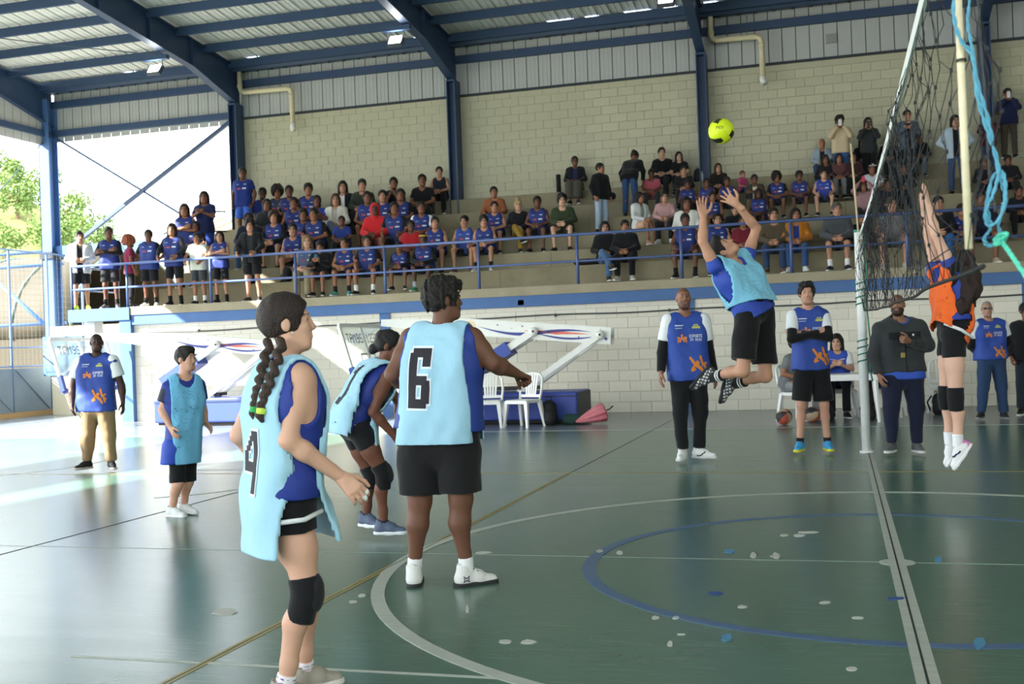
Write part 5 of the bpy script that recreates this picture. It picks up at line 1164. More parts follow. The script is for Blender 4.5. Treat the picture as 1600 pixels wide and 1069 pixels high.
def poly_cells(polys, n):
    """cells of an n x n raster covered by discs/segments (x0,y0,x1,y1,r) in unit space"""
    out = []
    for i in range(n):
        for j in range(n):
            x, y = (i + 0.5) / n, (j + 0.5) / n
            for (x0, y0, x1, y1, r) in polys:
                dx, dy = x1 - x0, y1 - y0; t = max(0, min(1, ((x - x0) * dx + (y - y0) * dy) / (dx * dx + dy * dy + 1e-9)))
                if (x - x0 - t * dx) ** 2 + (y - y0 - t * dy) ** 2 < r * r: out.append((i, j)); break
    return out
SIX = bitmap(['.#######', '########', '###..###', '###..###', '###.....', '###.....', '#######.', '########', '###..###', '###..###', '###..###', '########', '#######.'])
FOUR = bitmap(['....###', '...####', '..##.##', '.##..##', '##...##', '##...##', '#######', '#######', '.....##', '.....##', '.....##', '.....##'])
ONE = bitmap(['..##', '.###', '####', '..##', '..##', '..##', '..##', '..##', '..##', '..##', '####', '####'])
RUNNER = poly_cells([(0.45, 0.62, 0.45, 0.62, 0.11), (0.10, 0.88, 0.30, 0.55, 0.065), (0.30, 0.55, 0.62, 0.30, 0.085), (0.62, 0.30, 0.75, 0.06, 0.06), (0.30, 0.48, 0.14, 0.28, 0.06), (0.30, 0.28, 0.14, 0.20, 0.05), (0.62, 0.95, 0.72, 0.50, 0.06), (0.72, 0.50, 0.92, 0.62, 0.05), (0.78, 0.55, 0.92, 0.15, 0.06), (0.80, 0.40, 0.98, 0.30, 0.05)], 26)
FAMILY = poly_cells([(0.5, 0.86, 0.5, 0.86, 0.10), (0.5, 0.7, 0.30, 0.25, 0.08), (0.5, 0.7, 0.72, 0.25, 0.08), (0.22, 0.68, 0.10, 0.2, 0.07), (0.8, 0.68, 0.92, 0.2, 0.07), (0.05, 0.6, 0.3, 0.55, 0.05), (0.7, 0.55, 0.96, 0.6, 0.05)], 18)
def jersey_marks(p, sh, k=1.0):
    f = p.f; ux, uz, c = f.lat, f.up, f.J['chest']; s = f.s * k
    p.decal('runner_print', sh, RUNNER, c + ux * 0.085 * s - uz * 0.29 * s, ux, uz, 0.0074 * s, 'd8832f')
    p.decal('family_print', sh, FAMILY, c - ux * 0.065 * s - uz * 0.02 * s, ux, uz, 0.0058 * s, 'e08a4a')
    t, n = text_cells('ESPORTE'); p.decal('chest_lettering', sh, t, c + ux * 0.075 * s + uz * 0.002 * s, ux, uz, 0.0032 * s, 'eef0f4', sz=0.0045 * s)
    t, n = text_cells('EM ACAO'); p.decal('chest_lettering', sh, t, c + ux * 0.075 * s - uz * 0.035 * s, ux, uz, 0.0028 * s, 'e6e8f0', sz=0.0034 * s)
    p.decal('crest_print', sh, poly_cells([(0.1, 0.35, 0.9, 0.35, 0.13), (0.3, 0.65, 0.7, 0.65, 0.08)], 14), c + ux * 0.085 * s + uz * 0.10 * s, ux, uz, 0.006 * s, 'b9bf6a')
    p.decal('sponsor_print', sh, poly_cells([(0.05, 0.7, 0.95, 0.7, 0.06), (0.05, 0.4, 0.8, 0.4, 0.06)], 14), c - ux * 0.085 * s + uz * 0.10 * s, ux, uz, 0.006 * s, 'c9cfe2')
def jersey(p, hem, white=True, sleeve=0.62, loose=0.25, color='2f4fb0', marks=True, armsleeve=None, seed=1):
    f = p.f; sh = p.add('shirt', f.top_mesh('shirt', sleeve=0.07 if white else sleeve, r0=0.052 if white else 0.07, r1=0.048 if white else 0.064, hem=hem, loose=loose, add=0.018, h=0.0095, seed=seed, wr=0.0045), M_JERSEY, color)
    if white:
        for sd in 'LR': p.add('sleeve', smesh('sleeve', f.sleeve_prims(sd, sleeve, 0.074, 0.076), 0.0095 * f.q, wr=0.0025, seed=seed + 1), M_JERSEY, 'e4e7ea')
    if armsleeve:
        for sd in 'LR': p.add('arm_sleeve', smesh('arm_sleeve', f.sleeve_prims(sd, 1.93, 0.066, 0.042, t0=0.3), 0.0085 * f.q), M_CLOTH, armsleeve)
    if marks: jersey_marks(p, sh)
    return sh
def ground(u, v): return at_z(u, v, 0.0)
D_ = np.array([0, 0, -1.0])

# ---- boy with number six
zc = 6.28; O = ground(690, 917)
J = PX(O, zc, dict(head=(693, 470, 0.02), neck=(690, 511, 0), shL=(644, 531, 0.07), shR=(737, 531, -0.05), elL=(614, 585, 0.02), wrL=(648, 612, 0.24), elR=(769, 567, -0.06), wrR=(808, 584, 0.10), pel=(686, 690, 0), chest=(690, 575, 0), hpL=(657, 704, 0.02), hpR=(715, 704, -0.02), knL=(656, 783, 0.02), knR=(720, 780, -0.02), anL=(647, 893, 0.05), anR=(729, 893, 0.0), toL=(650, 890, 0.2), toR=(770, 897, 0.06)))
F6 = Fig(J, 1.0, 1.17, 0.010, face=(0.78, 0.62, 0.12), hup=(0, 0, 1), hands=dict(R=dict(curl=1.25, palm=(0, 0, -1), thumb=0.4), L=dict(curl=0.9, palm=(0.2, 0.3, -1))), headscale=0.95)
p = Person('dark-haired player in light blue bib number six and black shorts, seen from behind', O, F6, '6e4a39')
p.add('hair', F6.hair_mesh('mop', 0.028, wr=0.0042, wf=190, fringe=0.07, h=0.0055), M_HAIR, '1b1614')
sh = p.add('shirt', F6.top_mesh('shirt', sleeve=0.0, hem=J['pel'] - D_ * 0.085, loose=0.3, add=0.016, h=0.009), M_JERSEY, '273f8e')
b6 = p.bib('a0cce2', J['pel'] + D_ * 0.005, J['pel'] + D_ * 0.0, 0.165, 0.215, 0.034)
six = upscale(SIX, 2); p.decal('number', b6, dilate(six), J['chest'] - F6.up * 0.055 + F6.lat * 0.06, -F6.lat, F6.up, 0.0079, 'dfeaf2', sz=0.0128); p.decal('number', b6, six, J['chest'] - F6.up * 0.055 + F6.lat * 0.06, -F6.lat, F6.up, 0.0079, '2b2830', 0.0052, sz=0.0128)
p.strap('d9dde0', [J['pel'] - F6.lat * 0.19 - F6.fwd * 0.13 + F6.up * 0.11, J['pel'] - F6.lat * 0.245 - F6.fwd * 0.02 + F6.up * 0.125, J['pel'] - F6.lat * 0.21 + F6.fwd * 0.10 + F6.up * 0.13])
p.add('shorts', F6.bottoms_mesh('shorts', 0.86, 0.112, 0.098, waist=0.10, h=0.009, wr=0.004), M_CLOTH, '1c1c1e')
p.socks('eceef0', 1.80); so = p.shoes('dfdedb', '2a2b2d', chunky=1.05, hi=0.012, lace='2a2a2c')
UA = poly_cells([(0.1, 0.9, 0.5, 0.62, 0.07), (0.9, 0.9, 0.5, 0.62, 0.07), (0.1, 0.1, 0.5, 0.38, 0.07), (0.9, 0.1, 0.5, 0.38, 0.07), (0.12, 0.9, 0.2, 0.5, 0.06), (0.88, 0.9, 0.8, 0.5, 0.06), (0.12, 0.1, 0.2, 0.5, 0.06), (0.88, 0.1, 0.8, 0.5, 0.06)], 16)
vd = -nrm(at_zc(740, 900, 1)); p.decal('logo', so[1], UA, J['anR'] + np.array([0.0, 0, -0.035]), np.cross((0, 0, 1.0), vd), (0, 0, 1), 0.0024, '2c3656')

# ---- girl with two braids
zc = 4.30; O = ground(450, 1095)
J = PX(O, zc, dict(head=(449, 507, 0), neck=(449, 566, 0.0), shL=(415, 590, 0.13), shR=(470, 594, -0.11), elL=(374, 680, 0.10), wrL=(430, 735, 0.24), elR=(450, 688, -0.17), wrR=(532, 745, -0.08), pel=(441, 770, 0), hpL=(433, 788, 0.075), hpR=(455, 788, -0.075), knL=(487, 925, 0.10), knR=(479, 926, -0.09), anL=(474, 1048, 0.16), anR=(444, 1074, -0.09), toL=(520, 1062, 0.22), toR=(478, 1084, -0.06)))
F1 = Fig(J, 0.90, 0.94, 0.0085, face=(0.86, 0.45, 0.16), hup=(0, 0, 1), female=True, hands=dict(R=dict(dir=(0.80, 0.1, -0.75), curl=0.42, palm=(-0.3, 0.65, -0.4)), L=dict(curl=0.5)), headscale=1.02)
p = Person('girl with two braids in light blue bib and black knee pad, nearest the camera', O, F1, 'd2a48c', lips=0.5)
p.add('hair', F1.hair_mesh('sleek', 0.016, fringe=0.066, wr=0.0012, wf=110), M_HAIR, '2a1e1a')
def braid(pts, nm, tie):
    P = []; q = [at_zc(a[0], a[1], 4.30 + a[2]) - O for a in pts]; n = 15
    for i in range(n):
        t = i / (n - 1) * (len(q) - 1); k = min(int(t), len(q) - 2); c = q[k] + (q[k + 1] - q[k]) * (t - k); ax = nrm(q[k + 1] - q[k]); sd = nrm(np.cross(ax, nrm(c + O - EYEV))); r = 0.0185 - 0.005 * i / n
        P.append(cone(c + sd * 0.008 * (1 if i % 2 else -1) - ax * 0.006, c - sd * 0.006 * (1 if i % 2 else -1) + ax * 0.010, r, r * 0.82, 0.003))
    o = p.add(nm, smesh(nm, P, 0.0055, wr=0.0008, wf=150), M_HAIR, '3b2b23'); e = q[-2] * 0.35 + q[-1] * 0.65; ax = nrm(q[-1] - q[-2])
    p.add('hair_tie', F1.sheath_mesh('hair_tie', e - ax * 0.012, e + ax * 0.012, 0.019, 0.019), M_RIBN, tie, o)
    return o
braid([(420, 538, -0.03), (411, 575, -0.08), (404, 605, -0.095), (401, 625, -0.10), (396, 648, -0.10)], 'braid', '3fae62')
braid([(440, 536, -0.09), (431, 570, -0.145), (419, 602, -0.165), (411, 624, -0.165), (407, 652, -0.165)], 'braid', 'c9e65a')
sh = p.add('shirt', F1.top_mesh('shirt', sleeve=0.0, hem=J['pel'] - D_ * 0.01, loose=0.12, add=0.014, h=0.008, wr=0.003), M_JERSEY, '22368a')
b1 = p.bib('a3cfe4', J['pel'] + D_ * 0.235 - F1.fwd * 0.14, J['pel'] + D_ * 0.175 + F1.fwd * 0.19, 0.140, 0.190, 0.034)
four = upscale(FOUR, 2); p.decal('number', b1, dilate(four), J['chest'] * 0.45 + J['pel'] * 0.55 - F1.up * 0.02, -F1.lat, F1.up, 0.0088, 'dfeaf2', sz=0.0098); p.decal('number', b1, four, J['chest'] * 0.45 + J['pel'] * 0.55 - F1.up * 0.02, -F1.lat, F1.up, 0.0088, '2b2830', 0.0052, sz=0.0098)
p.add('shorts', F1.bottoms_mesh('shorts', 0.32, 0.100, 0.092, waist=0.12, h=0.008), M_CLOTH, '141416')
q = [J['hpR'] - F1.lat * 0.075 + v for v in (-F1.fwd * 0.085 + D_ * 0.055, -F1.lat * 0.03 + D_ * 0.045, F1.fwd * 0.09 + D_ * 0.02)]; p.strap('dfe2e4', q, 0.010)
p.kneepad('R'); p.socks('e6dfe6', 1.86); p.shoes('a39c90', 'd8d5cf', lace='b9b2a6')
for sd in 'LR':
    for q_ in (1.885, 1.93): a = F1.leg_pt(sd, q_); b = F1.leg_pt(sd, q_ + 0.022); p.add('sock_stripe', F1.sheath_mesh('sock_stripe', a, b, F1.leg_r(1.9) * 1.16, F1.leg_r(1.9) * 1.16), M_CLOTH, 'b04a92' if q_ > 1.9 else '5a4a86')
er = MB(); er.tube([F1.H((0.080, 0.012, -0.035)), F1.H((0.084, 0.014, -0.045))], 0.0035, 6); er.build('earring', mat('pale_metal', 'd9d2bb', 0.3, 0.6, metal=0.6), p.root, True)
HP = F1.hand_prims('R')
for i in (0, 1): q = HP[i * 4 + 2]; p.add('finger_tape', F1.sheath_mesh('finger_tape', q['a'], q['b'], q['ra'] + 0.0025, q['rb'] + 0.0025, h=0.004), M_RIBN, 'e8ebe8')

# ---- bending girl
zc = 7.98; O = ground(592, 843)
J = PX(O, zc, dict(head=(607, 541, 0), neck=(599, 572, 0.0), shR=(606, 591, -0.13), shL=(588, 582, 0.16), elR=(583, 644, -0.15), wrR=(618, 683, -0.10), elL=(625, 630, 0.22), wrL=(622, 660, 0.22), pel=(549, 655, 0), hpR=(560, 669, -0.08), hpL=(547, 667, 0.08), knR=(599, 740, -0.07), knL=(581, 744, 0.10), anR=(599, 818, -0.06), anL=(572, 806, 0.10), toR=(630, 824, -0.08), toL=(590, 818, 0.02)))
F3 = Fig(J, 0.92, 0.92, 0.0105, face=(0.93, 0.25, -0.12), hup=(0.15, 0, 1), female=True, hands=dict(R=dict(curl=0.5), L=dict(curl=0.6)), headscale=0.98, q=1.2)
p = Person('girl with dark bun bending forward in light blue bib behind number six', O, F3, '6d4534')
p.add('hair', F3.hair_mesh('bun', 0.014, length=-0.06, wr=0.003, wf=70), M_HAIR, '14100f')
sh = p.add('shirt', F3.top_mesh('shirt', sleeve=0.0, hem=J['pel'] + nrm(J['pel'] - J['neck']) * 0.06, loose=0.0, add=0.012, h=0.01), M_JERSEY, '20317e')
b3 = p.bib('a3cfe4', J['pel'] + D_ * 0.165 - F3.fwd * 0.13, J['pel'] + D_ * 0.20 + F3.fwd * 0.16, 0.150, 0.172, 0.050, h=0.009, wr=0.003)
one = upscale(ONE, 2); p.decal('number', b3, one, J['chest'] * 0.75 + J['pel'] * 0.25, -F3.lat, F3.up, 0.011, '2b2830', 0.004, sz=0.014)
p.strap('d9dde0', [J['pel'] - F3.lat * 0.17 - F3.fwd * 0.02 + D_ * 0.02, J['pel'] - F3.lat * 0.18 + F3.fwd * 0.10 + D_ * 0.06, J['pel'] - F3.lat * 0.12 + F3.fwd * 0.17 + D_ * 0.07])
p.add('shorts', F3.bottoms_mesh('shorts', 0.42, 0.098, 0.088, waist=0.10, h=0.01), M_CLOTH, '1a1a1e')
p.kneepad('R', ext=(0.80, 1.32)); p.kneepad('L', ext=(0.80, 1.32)); p.shoes('56627a', 'dfe3e8', lace='3a4256'); p.socks('1e2638', 1.93)

# ---- small boy on the left
zc = 9.44; O = ground(282, 807)
J = PX(O, zc, dict(head=(290, 562, 0.02), neck=(288, 589, 0.02), shR=(263, 607, -0.04), shL=(310, 602, 0.09), elR=(253, 641, -0.06), wrR=(266, 668, -0.13), elL=(317, 636, 0.22), wrL=(322, 662, 0.14), pel=(285, 699, 0.02), hpR=(277, 708, -0.03), hpL=(294, 706, 0.05), knR=(278, 757, -0.05), knL=(294, 754, 0.06), anR=(269, 795, 0.0), anL=(287, 790, 0.1), toR=(290, 802, -0.06), toL=(308, 799, 0.04)))
F4 = Fig(J, 0.81, 0.92, 0.0105, face=(0.97, -0.12, 0.10), hup=(0, 0, 1), hands=dict(R=dict(curl=0.35), L=dict(dir=(0.75, -0.3, -0.5), curl=0.25, spread=0.15)), headscale=1.04, q=1.2)
p = Person('small dark-haired boy in long light blue bib near the sunlit goal', O, F4, 'cf9f86')
p.add('hair', F4.hair_mesh('mop', 0.014, fringe=0.060, wr=0.002, wf=90), M_HAIR, '17130f')
p.add('shirt', F4.top_mesh('shirt', sleeve=0.62, hem=J['pel'] + D_ * 0.06, loose=0.2, add=0.016, h=0.010, r0=0.075, r1=0.08), M_JERSEY, '243a8c')
p.add('dark_sleeve', smesh('dark_sleeve', F4.sleeve_prims('R', 0.66, 0.080, 0.084), 0.009), M_JERSEY, '1c2338'); p.parts['dark_sleeve'].name = 'navy_sleeve'  # navy right sleeve worn over the blue shirt sleeve
p.bib('6fb4d8', J['pel'] + D_ * 0.135 - F4.fwd * 0.11, J['pel'] + D_ * 0.135 + F4.fwd * 0.12, 0.170, 0.205, 0.032, h=0.009)
p.add('shorts', F4.bottoms_mesh('shorts', 0.95, 0.10, 0.088, waist=0.10, h=0.010), M_CLOTH, '161618')
p.add('jersey_tail', smesh('jersey_tail', [cone(J['hpR'] - F4.lat * 0.03 + F4.up * 0.05, J['hpR'] - F4.lat * 0.06 + D_ * 0.09, 0.10, 0.085, 0.02, [(J['hpR'] + D_ * 0.09, D_)])], 0.010), M_JERSEY, '2b49ae')
p.shoes('e2e5e6', 'f0f0f0', lace='cfd3d6'); p.socks('e9ebee', 1.9)

# ---- coach at far left
zc = 13.45; O = ground(155, 737)
J = PX(O, zc, dict(head=(151, 536, 0), neck=(150, 554, 0.03), shR=(126, 567, 0), shL=(176, 565, 0), elR=(113, 605, 0.02), wrR=(113, 632, -0.04), elL=(190, 603, 0.02), wrL=(192, 630, -0.04), pel=(151, 634, 0.03), hpR=(140, 640, 0), hpL=(164, 640, 0), knR=(137, 681, 0), knL=(170, 681, 0), anR=(136, 722, 0.04), anL=(174, 722, 0), toR=(118, 728, -0.10), toL=(180, 728, -0.18)))
F5 = Fig(J, 0.96, 1.10, 0.012, face=(0.62, -0.70, 0.22), hup=(0, 0, 1), headscale=0.98, q=1.4)
p = Person('coach in blue jersey with white sleeves and khaki trousers at far left', O, F5, '3f2a24', scalp='14100e', lips=0.2)
jersey(p, J['pel'] + D_ * 0.06, loose=0.35, color='2b4699')
p.add('trousers', F5.bottoms_mesh('trousers', 1.95, 0.108, 0.084, 0.060, waist=0.02, wr=0.004), M_CLOTH, '8d7558'); p.shoes('1b1b1d', 'b9b6b0', lace='55565a')

# ---- jumping setter
zc = 9.05; O = ground(1165, 790)
J = PX(O, zc, dict(head=(1131, 391, -0.02), neck=(1144, 413, 0.0), shR=(1117, 417, -0.13), shL=(1167, 402, 0.13), elR=(1098, 377, -0.15), wrR=(1099, 339, -0.10), elL=(1182, 357, 0.10), wrL=(1152, 320, 0.02), pel=(1178, 482, 0), hpR=(1167, 491, -0.085), hpL=(1190, 489, 0.075), knR=(1161, 580, -0.16), knL=(1196, 588, 0.02), anR=(1112, 590, 0.12), anL=(1146, 600, 0.28), toR=(1080, 616, 0.16), toL=(1133, 638, 0.28)))
J['fuR'] = np.array([0.62, -0.1, -0.55]); J['fuL'] = np.array([1.0, -0.05, -0.25])
F7 = Fig(J, 1.0, 0.90, 0.0105, face=(0.38, -0.30, 0.86), hup=(-0.88, -0.1, 0.42), hands=dict(R=dict(dir=(-0.12, 0.05, 1), palm=(0.5, -0.8, 0.1), curl=0.16, spread=0.16, thumb=1.0), L=dict(dir=(-0.75, 0.0, 0.62), palm=(0.0, 1, 0.2), curl=0.10, spread=0.30, thumb=1.2)), headscale=0.92, q=1.2)
p = Person('setter in light blue bib leaping with both hands raised to the ball', O, F7, 'b98a70')
p.add('hair', F7.hair_mesh('mop', 0.014, wr=0.003, wf=80, fringe=0.066), M_HAIR, '1c1613')
p.add('shirt', F7.top_mesh('shirt', sleeve=0.30, hem=J['pel'] - F7.up * 0.05, loose=0.1, add=0.012, h=0.0095, wr=0.004, r0=0.064), M_JERSEY, '2c48a6')
p.bib('7fc0dc', J['pel'] + D_ * -0.01 - F7.fwd * 0.12, J['pel'] + np.array([0.03, 0, 0.03]) + F7.fwd * 0.13, 0.185, 0.20, 0.032, h=0.0085, wr=0.0045, seed=9)
p.add('shorts', F7.bottoms_mesh('shorts', 0.80, 0.116, 0.112, waist=0.06, h=0.010, wr=0.003, add=0.018), M_CLOTH, '131315')
p.socks('1a1a1c', 1.62, stripe='e8e8e8', fat=1.15); p.shoes('4a4b4e', '232326', lace='1a1a1a')
for sd in 'LR':
    R = F7.foot_frame(sd); o0 = J['an' + sd] - R[2] * 0.085
    sp_cells = [(i, j) for i in range(26) for j in range(10) if (math.sin(i * 1.7 + j * 0.9) + math.sin(i * 0.6 - j * 1.9)) > 0.55]
    for o in [c for c in p.root.children if c.name.startswith('shoe')][('LR'.index(sd)):('LR'.index(sd)) + 1]: p.decal('camo_print', o, sp_cells, o0 + R[1] * 0.05 + R[2] * 0.055, R[1], R[2], 0.008, 'd2d4d4', 0.0015); p.decal('camo_print', o, sp_cells, o0 + R[1] * 0.05 + R[2] * 0.055, -R[1], R[2], 0.008, 'd2d4d4', 0.0015)

# ---- bald coach
zc = 12.1; O = ground(1082, 721)
J = PX(O, zc, dict(head=(1068, 467, -0.02), neck=(1070, 491, 0.02), shR=(1044, 502, 0), shL=(1099, 500, 0), elR=(1035, 552, 0.02), wrR=(1033, 583, -0.05), elL=(1108, 552, 0.03), wrL=(1116, 583, 0.05), pel=(1077, 588, 0.02), hpR=(1064, 594, 0), hpL=(1090, 594, 0), knR=(1063, 646, 0), knL=(1094, 646, 0.02), anR=(1066, 705, 0.03), anL=(1092, 703, 0.05), toR=(1061, 713, -0.17), toL=(1116, 711, -0.02)))
F8 = Fig(J, 1.07, 1.0, 0.011, face=(0.30, -0.90, 0.20), hup=(0, 0, 1), headscale=0.93, q=1.4)
p = Person('bald coach in blue jersey, black sleeves and black trousers behind the setter', O, F8, '8f6450', beard=0.55, scalp='5a4238', lips=0.3)
sh = jersey(p, J['pel'] + D_ * 0.03, armsleeve='141416', loose=0.3, color='2d4ca2', seed=4)
p.add('trousers', F8.bottoms_mesh('trousers', 1.93, 0.105, 0.080, 0.055, waist=0.03, wr=0.004), M_CLOTH, '17181a'); p.shoes('e9e9e9', 'd8d8d8', lace='e0e0e0')
SWOOSH = poly_cells([(0.05, 0.35, 0.25, 0.2, 0.09), (0.25, 0.2, 0.95, 0.75, 0.06), (0.15, 0.25, 0.5, 0.38, 0.08)], 16)
so = [c for c in p.root.children if c.name.startswith('shoe')]; p.decal('logo', so[0], SWOOSH, J['anL'] + np.array([0.03, 0, -0.045]), (1, 0, 0), (0, 0, 1), 0.006, '1c1c1e')

# ---- tall player with crossed arms
zc = 12.5; O = ground(1270, 708)
J = PX(O, zc, dict(head=(1261, 459, -0.02), neck=(1262, 482, 0.02), shR=(1239, 494, 0), shL=(1287, 492, 0), elR=(1237, 530, -0.15), wrR=(1283, 519, -0.13), elL=(1295, 527, -0.15), wrL=(1248, 521, -0.10), pel=(1267, 572, 0.02), hpR=(1256, 579, 0), hpL=(1281, 579, 0), knR=(1252, 633, 0), knL=(1288, 633, 0), anR=(1250, 692, 0.03), anL=(1293, 691, 0.03), toR=(1244, 700, -0.18), toL=(1299, 700, -0.18)))
F9 = Fig(J, 1.06, 0.86, 0.011, face=(0.05, -1, 0.05), hup=(0, 0, 1), headscale=0.93, hands=dict(R=dict(curl=0.5, palm=(0, 1, 0)), L=dict(curl=0.5, palm=(0, 1, 0))), q=1.4)
p = Person('tall player with crossed arms in blue jersey and black shorts', O, F9, 'c1917a', beard=0.15)
p.add('hair', F9.hair_mesh('mop', 0.022, wr=0.006, wf=80, fringe=0.075), M_HAIR, '16110f')
jersey(p, J['pel'] + D_ * 0.03, armsleeve='131315', loose=0.25, color='2b489a', seed=7)
p.add('shorts', F9.bottoms_mesh('shorts', 0.88, 0.118, 0.118, waist=0.06, wr=0.004), M_CLOTH, '161719'); p.socks('1a1a1c', 1.86); p.shoes('3f9fd6', 'd8cf3a', lace='c85ac0', chunky=1.05)
for o in [c for c in p.root.children if c.name.startswith('shoe')]:
    pass

# ---- man in black and grey jacket
zc = 12.05; O = ground(1413, 711)
J = PX(O, zc, dict(head=(1402, 477, -0.02), neck=(1405, 499, 0.02), shR=(1375, 514, 0), shL=(1436, 511, 0), elR=(1364, 556, 0.0), wrR=(1373, 585, -0.06), elL=(1450, 540, -0.05), wrL=(1420, 533, -0.24), pel=(1410, 586, 0.02), hpR=(1394, 592, 0), hpL=(1426, 592, 0), knR=(1393, 638, 0), knL=(1432, 638, 0), anR=(1393, 694, 0.04), anL=(1432, 694, 0.04), toR=(1383, 702, -0.16), toL=(1444, 702, -0.16)))
F10 = Fig(J, 1.0, 1.08, 0.011, face=(-0.12, -0.97, 0.2), hup=(0, 0, 1), headscale=0.98, hands=dict(L=dict(curl=1.2, palm=(0.2, 0.9, 0))), q=1.4)
p = Person('bald bearded man in black and grey jacket holding a whistle beside the net post', O, F10, '8e6651', beard=0.9, scalp='6b4a3c', lips=0.3)
p.add('jersey', F10.top_mesh('jersey', sleeve=0.0, hem=J['pel'] + D_ * 0.035, add=0.014, h=0.010, loose=0.1), M_JERSEY, '3054b8')
jk = p.add('jacket', F10.top_mesh('jacket', sleeve=1.96, hem=J['pel'] - D_ * 0.045, add=0.022, loose=0.15, h=0.010, r0=0.072, r1=0.050, neck=0.082, vneck=0.07, wr=0.004), M_CLOTH, '35383b')
c = J['chest']; fr = F10.fwd
p.decal('black_band', jk, [(i, j) for i in range(40) for j in range(9)], c + F10.up * 0.04, F10.lat, F10.up, 0.0085, '141517'); p.decal('emblem', jk, poly_cells([(0.5, 0.5, 0.5, 0.5, 0.4)], 6), c + F10.lat * 0.09 + F10.up * 0.045, F10.lat, F10.up, 0.005, 'dcdcdc', 0.006)
p.decal('zip', jk, [(0, j) for j in range(60)], c - F10.up * 0.14, F10.lat, F10.up, 0.012, '0e0f10', sz=0.0075)
p.add('hood', smesh('hood', [cone(J['neck'] - F10.fwd * 0.05 - F10.lat * 0.09 - F10.up * 0.01, J['neck'] - F10.fwd * 0.09 + F10.up * 0.02, 0.045, 0.055, 0.03), cone(J['neck'] - F10.fwd * 0.09 + F10.up * 0.02, J['neck'] - F10.fwd * 0.05 + F10.lat * 0.09 - F10.up * 0.01, 0.055, 0.045, 0.03)], 0.011), M_CLOTH, '232527')
p.add('trousers', F10.bottoms_mesh('trousers', 1.95, 0.108, 0.080, 0.055, waist=0.05, wr=0.003), M_CLOTH, '1b2036'); p.shoes('5c5e60', 'd4d4d2', lace='2c2c2e')
cd = MB(); wl_ = J['wrL']; cd.tube([J['neck'] - F10.lat * 0.05 + fr * 0.06, J['chest'] - F10.lat * 0.03 + fr * 0.16, wl_ + np.array([-0.06, -0.02, 0.01]), wl_ + np.array([-0.065, -0.03, -0.12])], 0.004, 5); cd.build('lanyard', mat('dark_lanyard', '33352f', 0.7), p.root, True)
MB().box(-0.022, 0.022, -0.012, 0.012, -0.035, 0.02, 0.006).build('whistle', mat('brass_whistle', '8a7a45', 0.35, 0.5, metal=0.5), p.root, False, wl_ + np.array([-0.065, -0.03, -0.14]))

# ---- jumping girl in orange bib beyond the net
zc = 8.8; O = ground(1490, 770)
J = PX(O, zc, dict(head=(1499, 414, -0.03), neck=(1487, 428, 0), shL=(1488, 424, -0.12), shR=(1463, 427, 0.13), elL=(1462, 366, -0.14), wrL=(1449, 318, -0.12), elR=(1452, 378, 0.16), wrR=(1444, 332, 0.12), pel=(1488, 508, 0), hpL=(1490, 522, -0.08), hpR=(1484, 521, 0.08), knL=(1493, 622, -0.09), knR=(1478, 620, 0.07), anL=(1497, 697, -0.06), anR=(1484, 693, 0.09), toL=(1478, 726, -0.09), toR=(1468, 721, 0.06)))
J['fuL'] = np.array([-0.75, 0, 0.55]); J['fuR'] = np.array([-0.75, 0, 0.5])
F12 = Fig(J, 0.97, 0.92, 0.0105, face=(-0.86, 0.1, 0.50), hup=(0.45, 0, 0.88), female=True, hands=dict(L=dict(dir=(-0.1, 0, 1), palm=(-0.8, 0.3, 0.1), curl=0.12, spread=0.12), R=dict(dir=(-0.1, 0, 1), palm=(-0.8, -0.3, 0.1), curl=0.15)), headscale=0.93, q=1.2)
p = Person('girl in orange bib with long dark hair leaping beyond the net', O, F12, 'd9ad97')
P_ = [ell(F12.H((0, -0.012, 0.036)), np.array([0.09, 0.112, 0.10]) * F12.hs, F12.hR, 0.01), ell(F12.H((0, 0.115, -0.07)), np.array([0.09, 0.105, 0.135]) * F12.hs, F12.hR, 0.01, 's')]
hp_ = [at_zc(*a) - O for a in [(1502, 412, -0.05), (1512, 430, -0.12), (1514, 452, -0.15), (1505, 478, -0.17), (1500, 488, -0.17)]]
for a, b, ra, rb in zip(hp_[:-1], hp_[1:], (0.085, 0.095, 0.085, 0.06), (0.095, 0.085, 0.06, 0.03)): P_.append(cone(a, b, ra, rb, 0.03))
for (u, v) in ((1525, 480), (1512, 494), (1491, 470), (1497, 492)): P_.append(cone(at_zc(1510, 445, -0.15 + zc) - O, at_zc(u, v, zc - 0.15) - O, 0.045, 0.010, 0.02))
_fix = [at_zc(a[0], a[1], zc + a[2]) - O for a in [(1502, 412, -0.05), (1512, 430, -0.12), (1514, 452, -0.15), (1505, 478, -0.17), (1500, 488, -0.17)]]
P_ = P_[:2] + [cone(a, b, ra, rb, 0.03) for a, b, ra, rb in zip(_fix[:-1], _fix[1:], (0.085, 0.095, 0.085, 0.06), (0.095, 0.085, 0.06, 0.03))] + P_[6:]
p.add('hair', smesh('hair', P_, 0.0075, wr=0.007, wf=55), M_HAIR, '2a1a15')
p.add('shirt', F12.top_mesh('shirt', sleeve=0.35, hem=J['pel'] - D_ * 0.05, add=0.016, loose=0.3, h=0.0095), M_JERSEY, '283e98')
p.add('collar_scarf', smesh('collar_scarf', [cone(J['shL'] + F12.up * 0.03, J['neck'] + F12.up * 0.01, 0.068, 0.06, 0.03), cone(J['shL'] + F12.up * 0.02, J['shL'] - F12.up * 0.08, 0.07, 0.06, 0.03)], 0.010), M_CLOTH, '17171b')
p.bib('ee6a2c', J['pel'] + D_ * 0.20 - F12.fwd * 0.10, J['pel'] - D_ * 0.04 + F12.fwd * 0.18, 0.170, 0.190, 0.038, h=0.0085, wr=0.0045, seed=12)
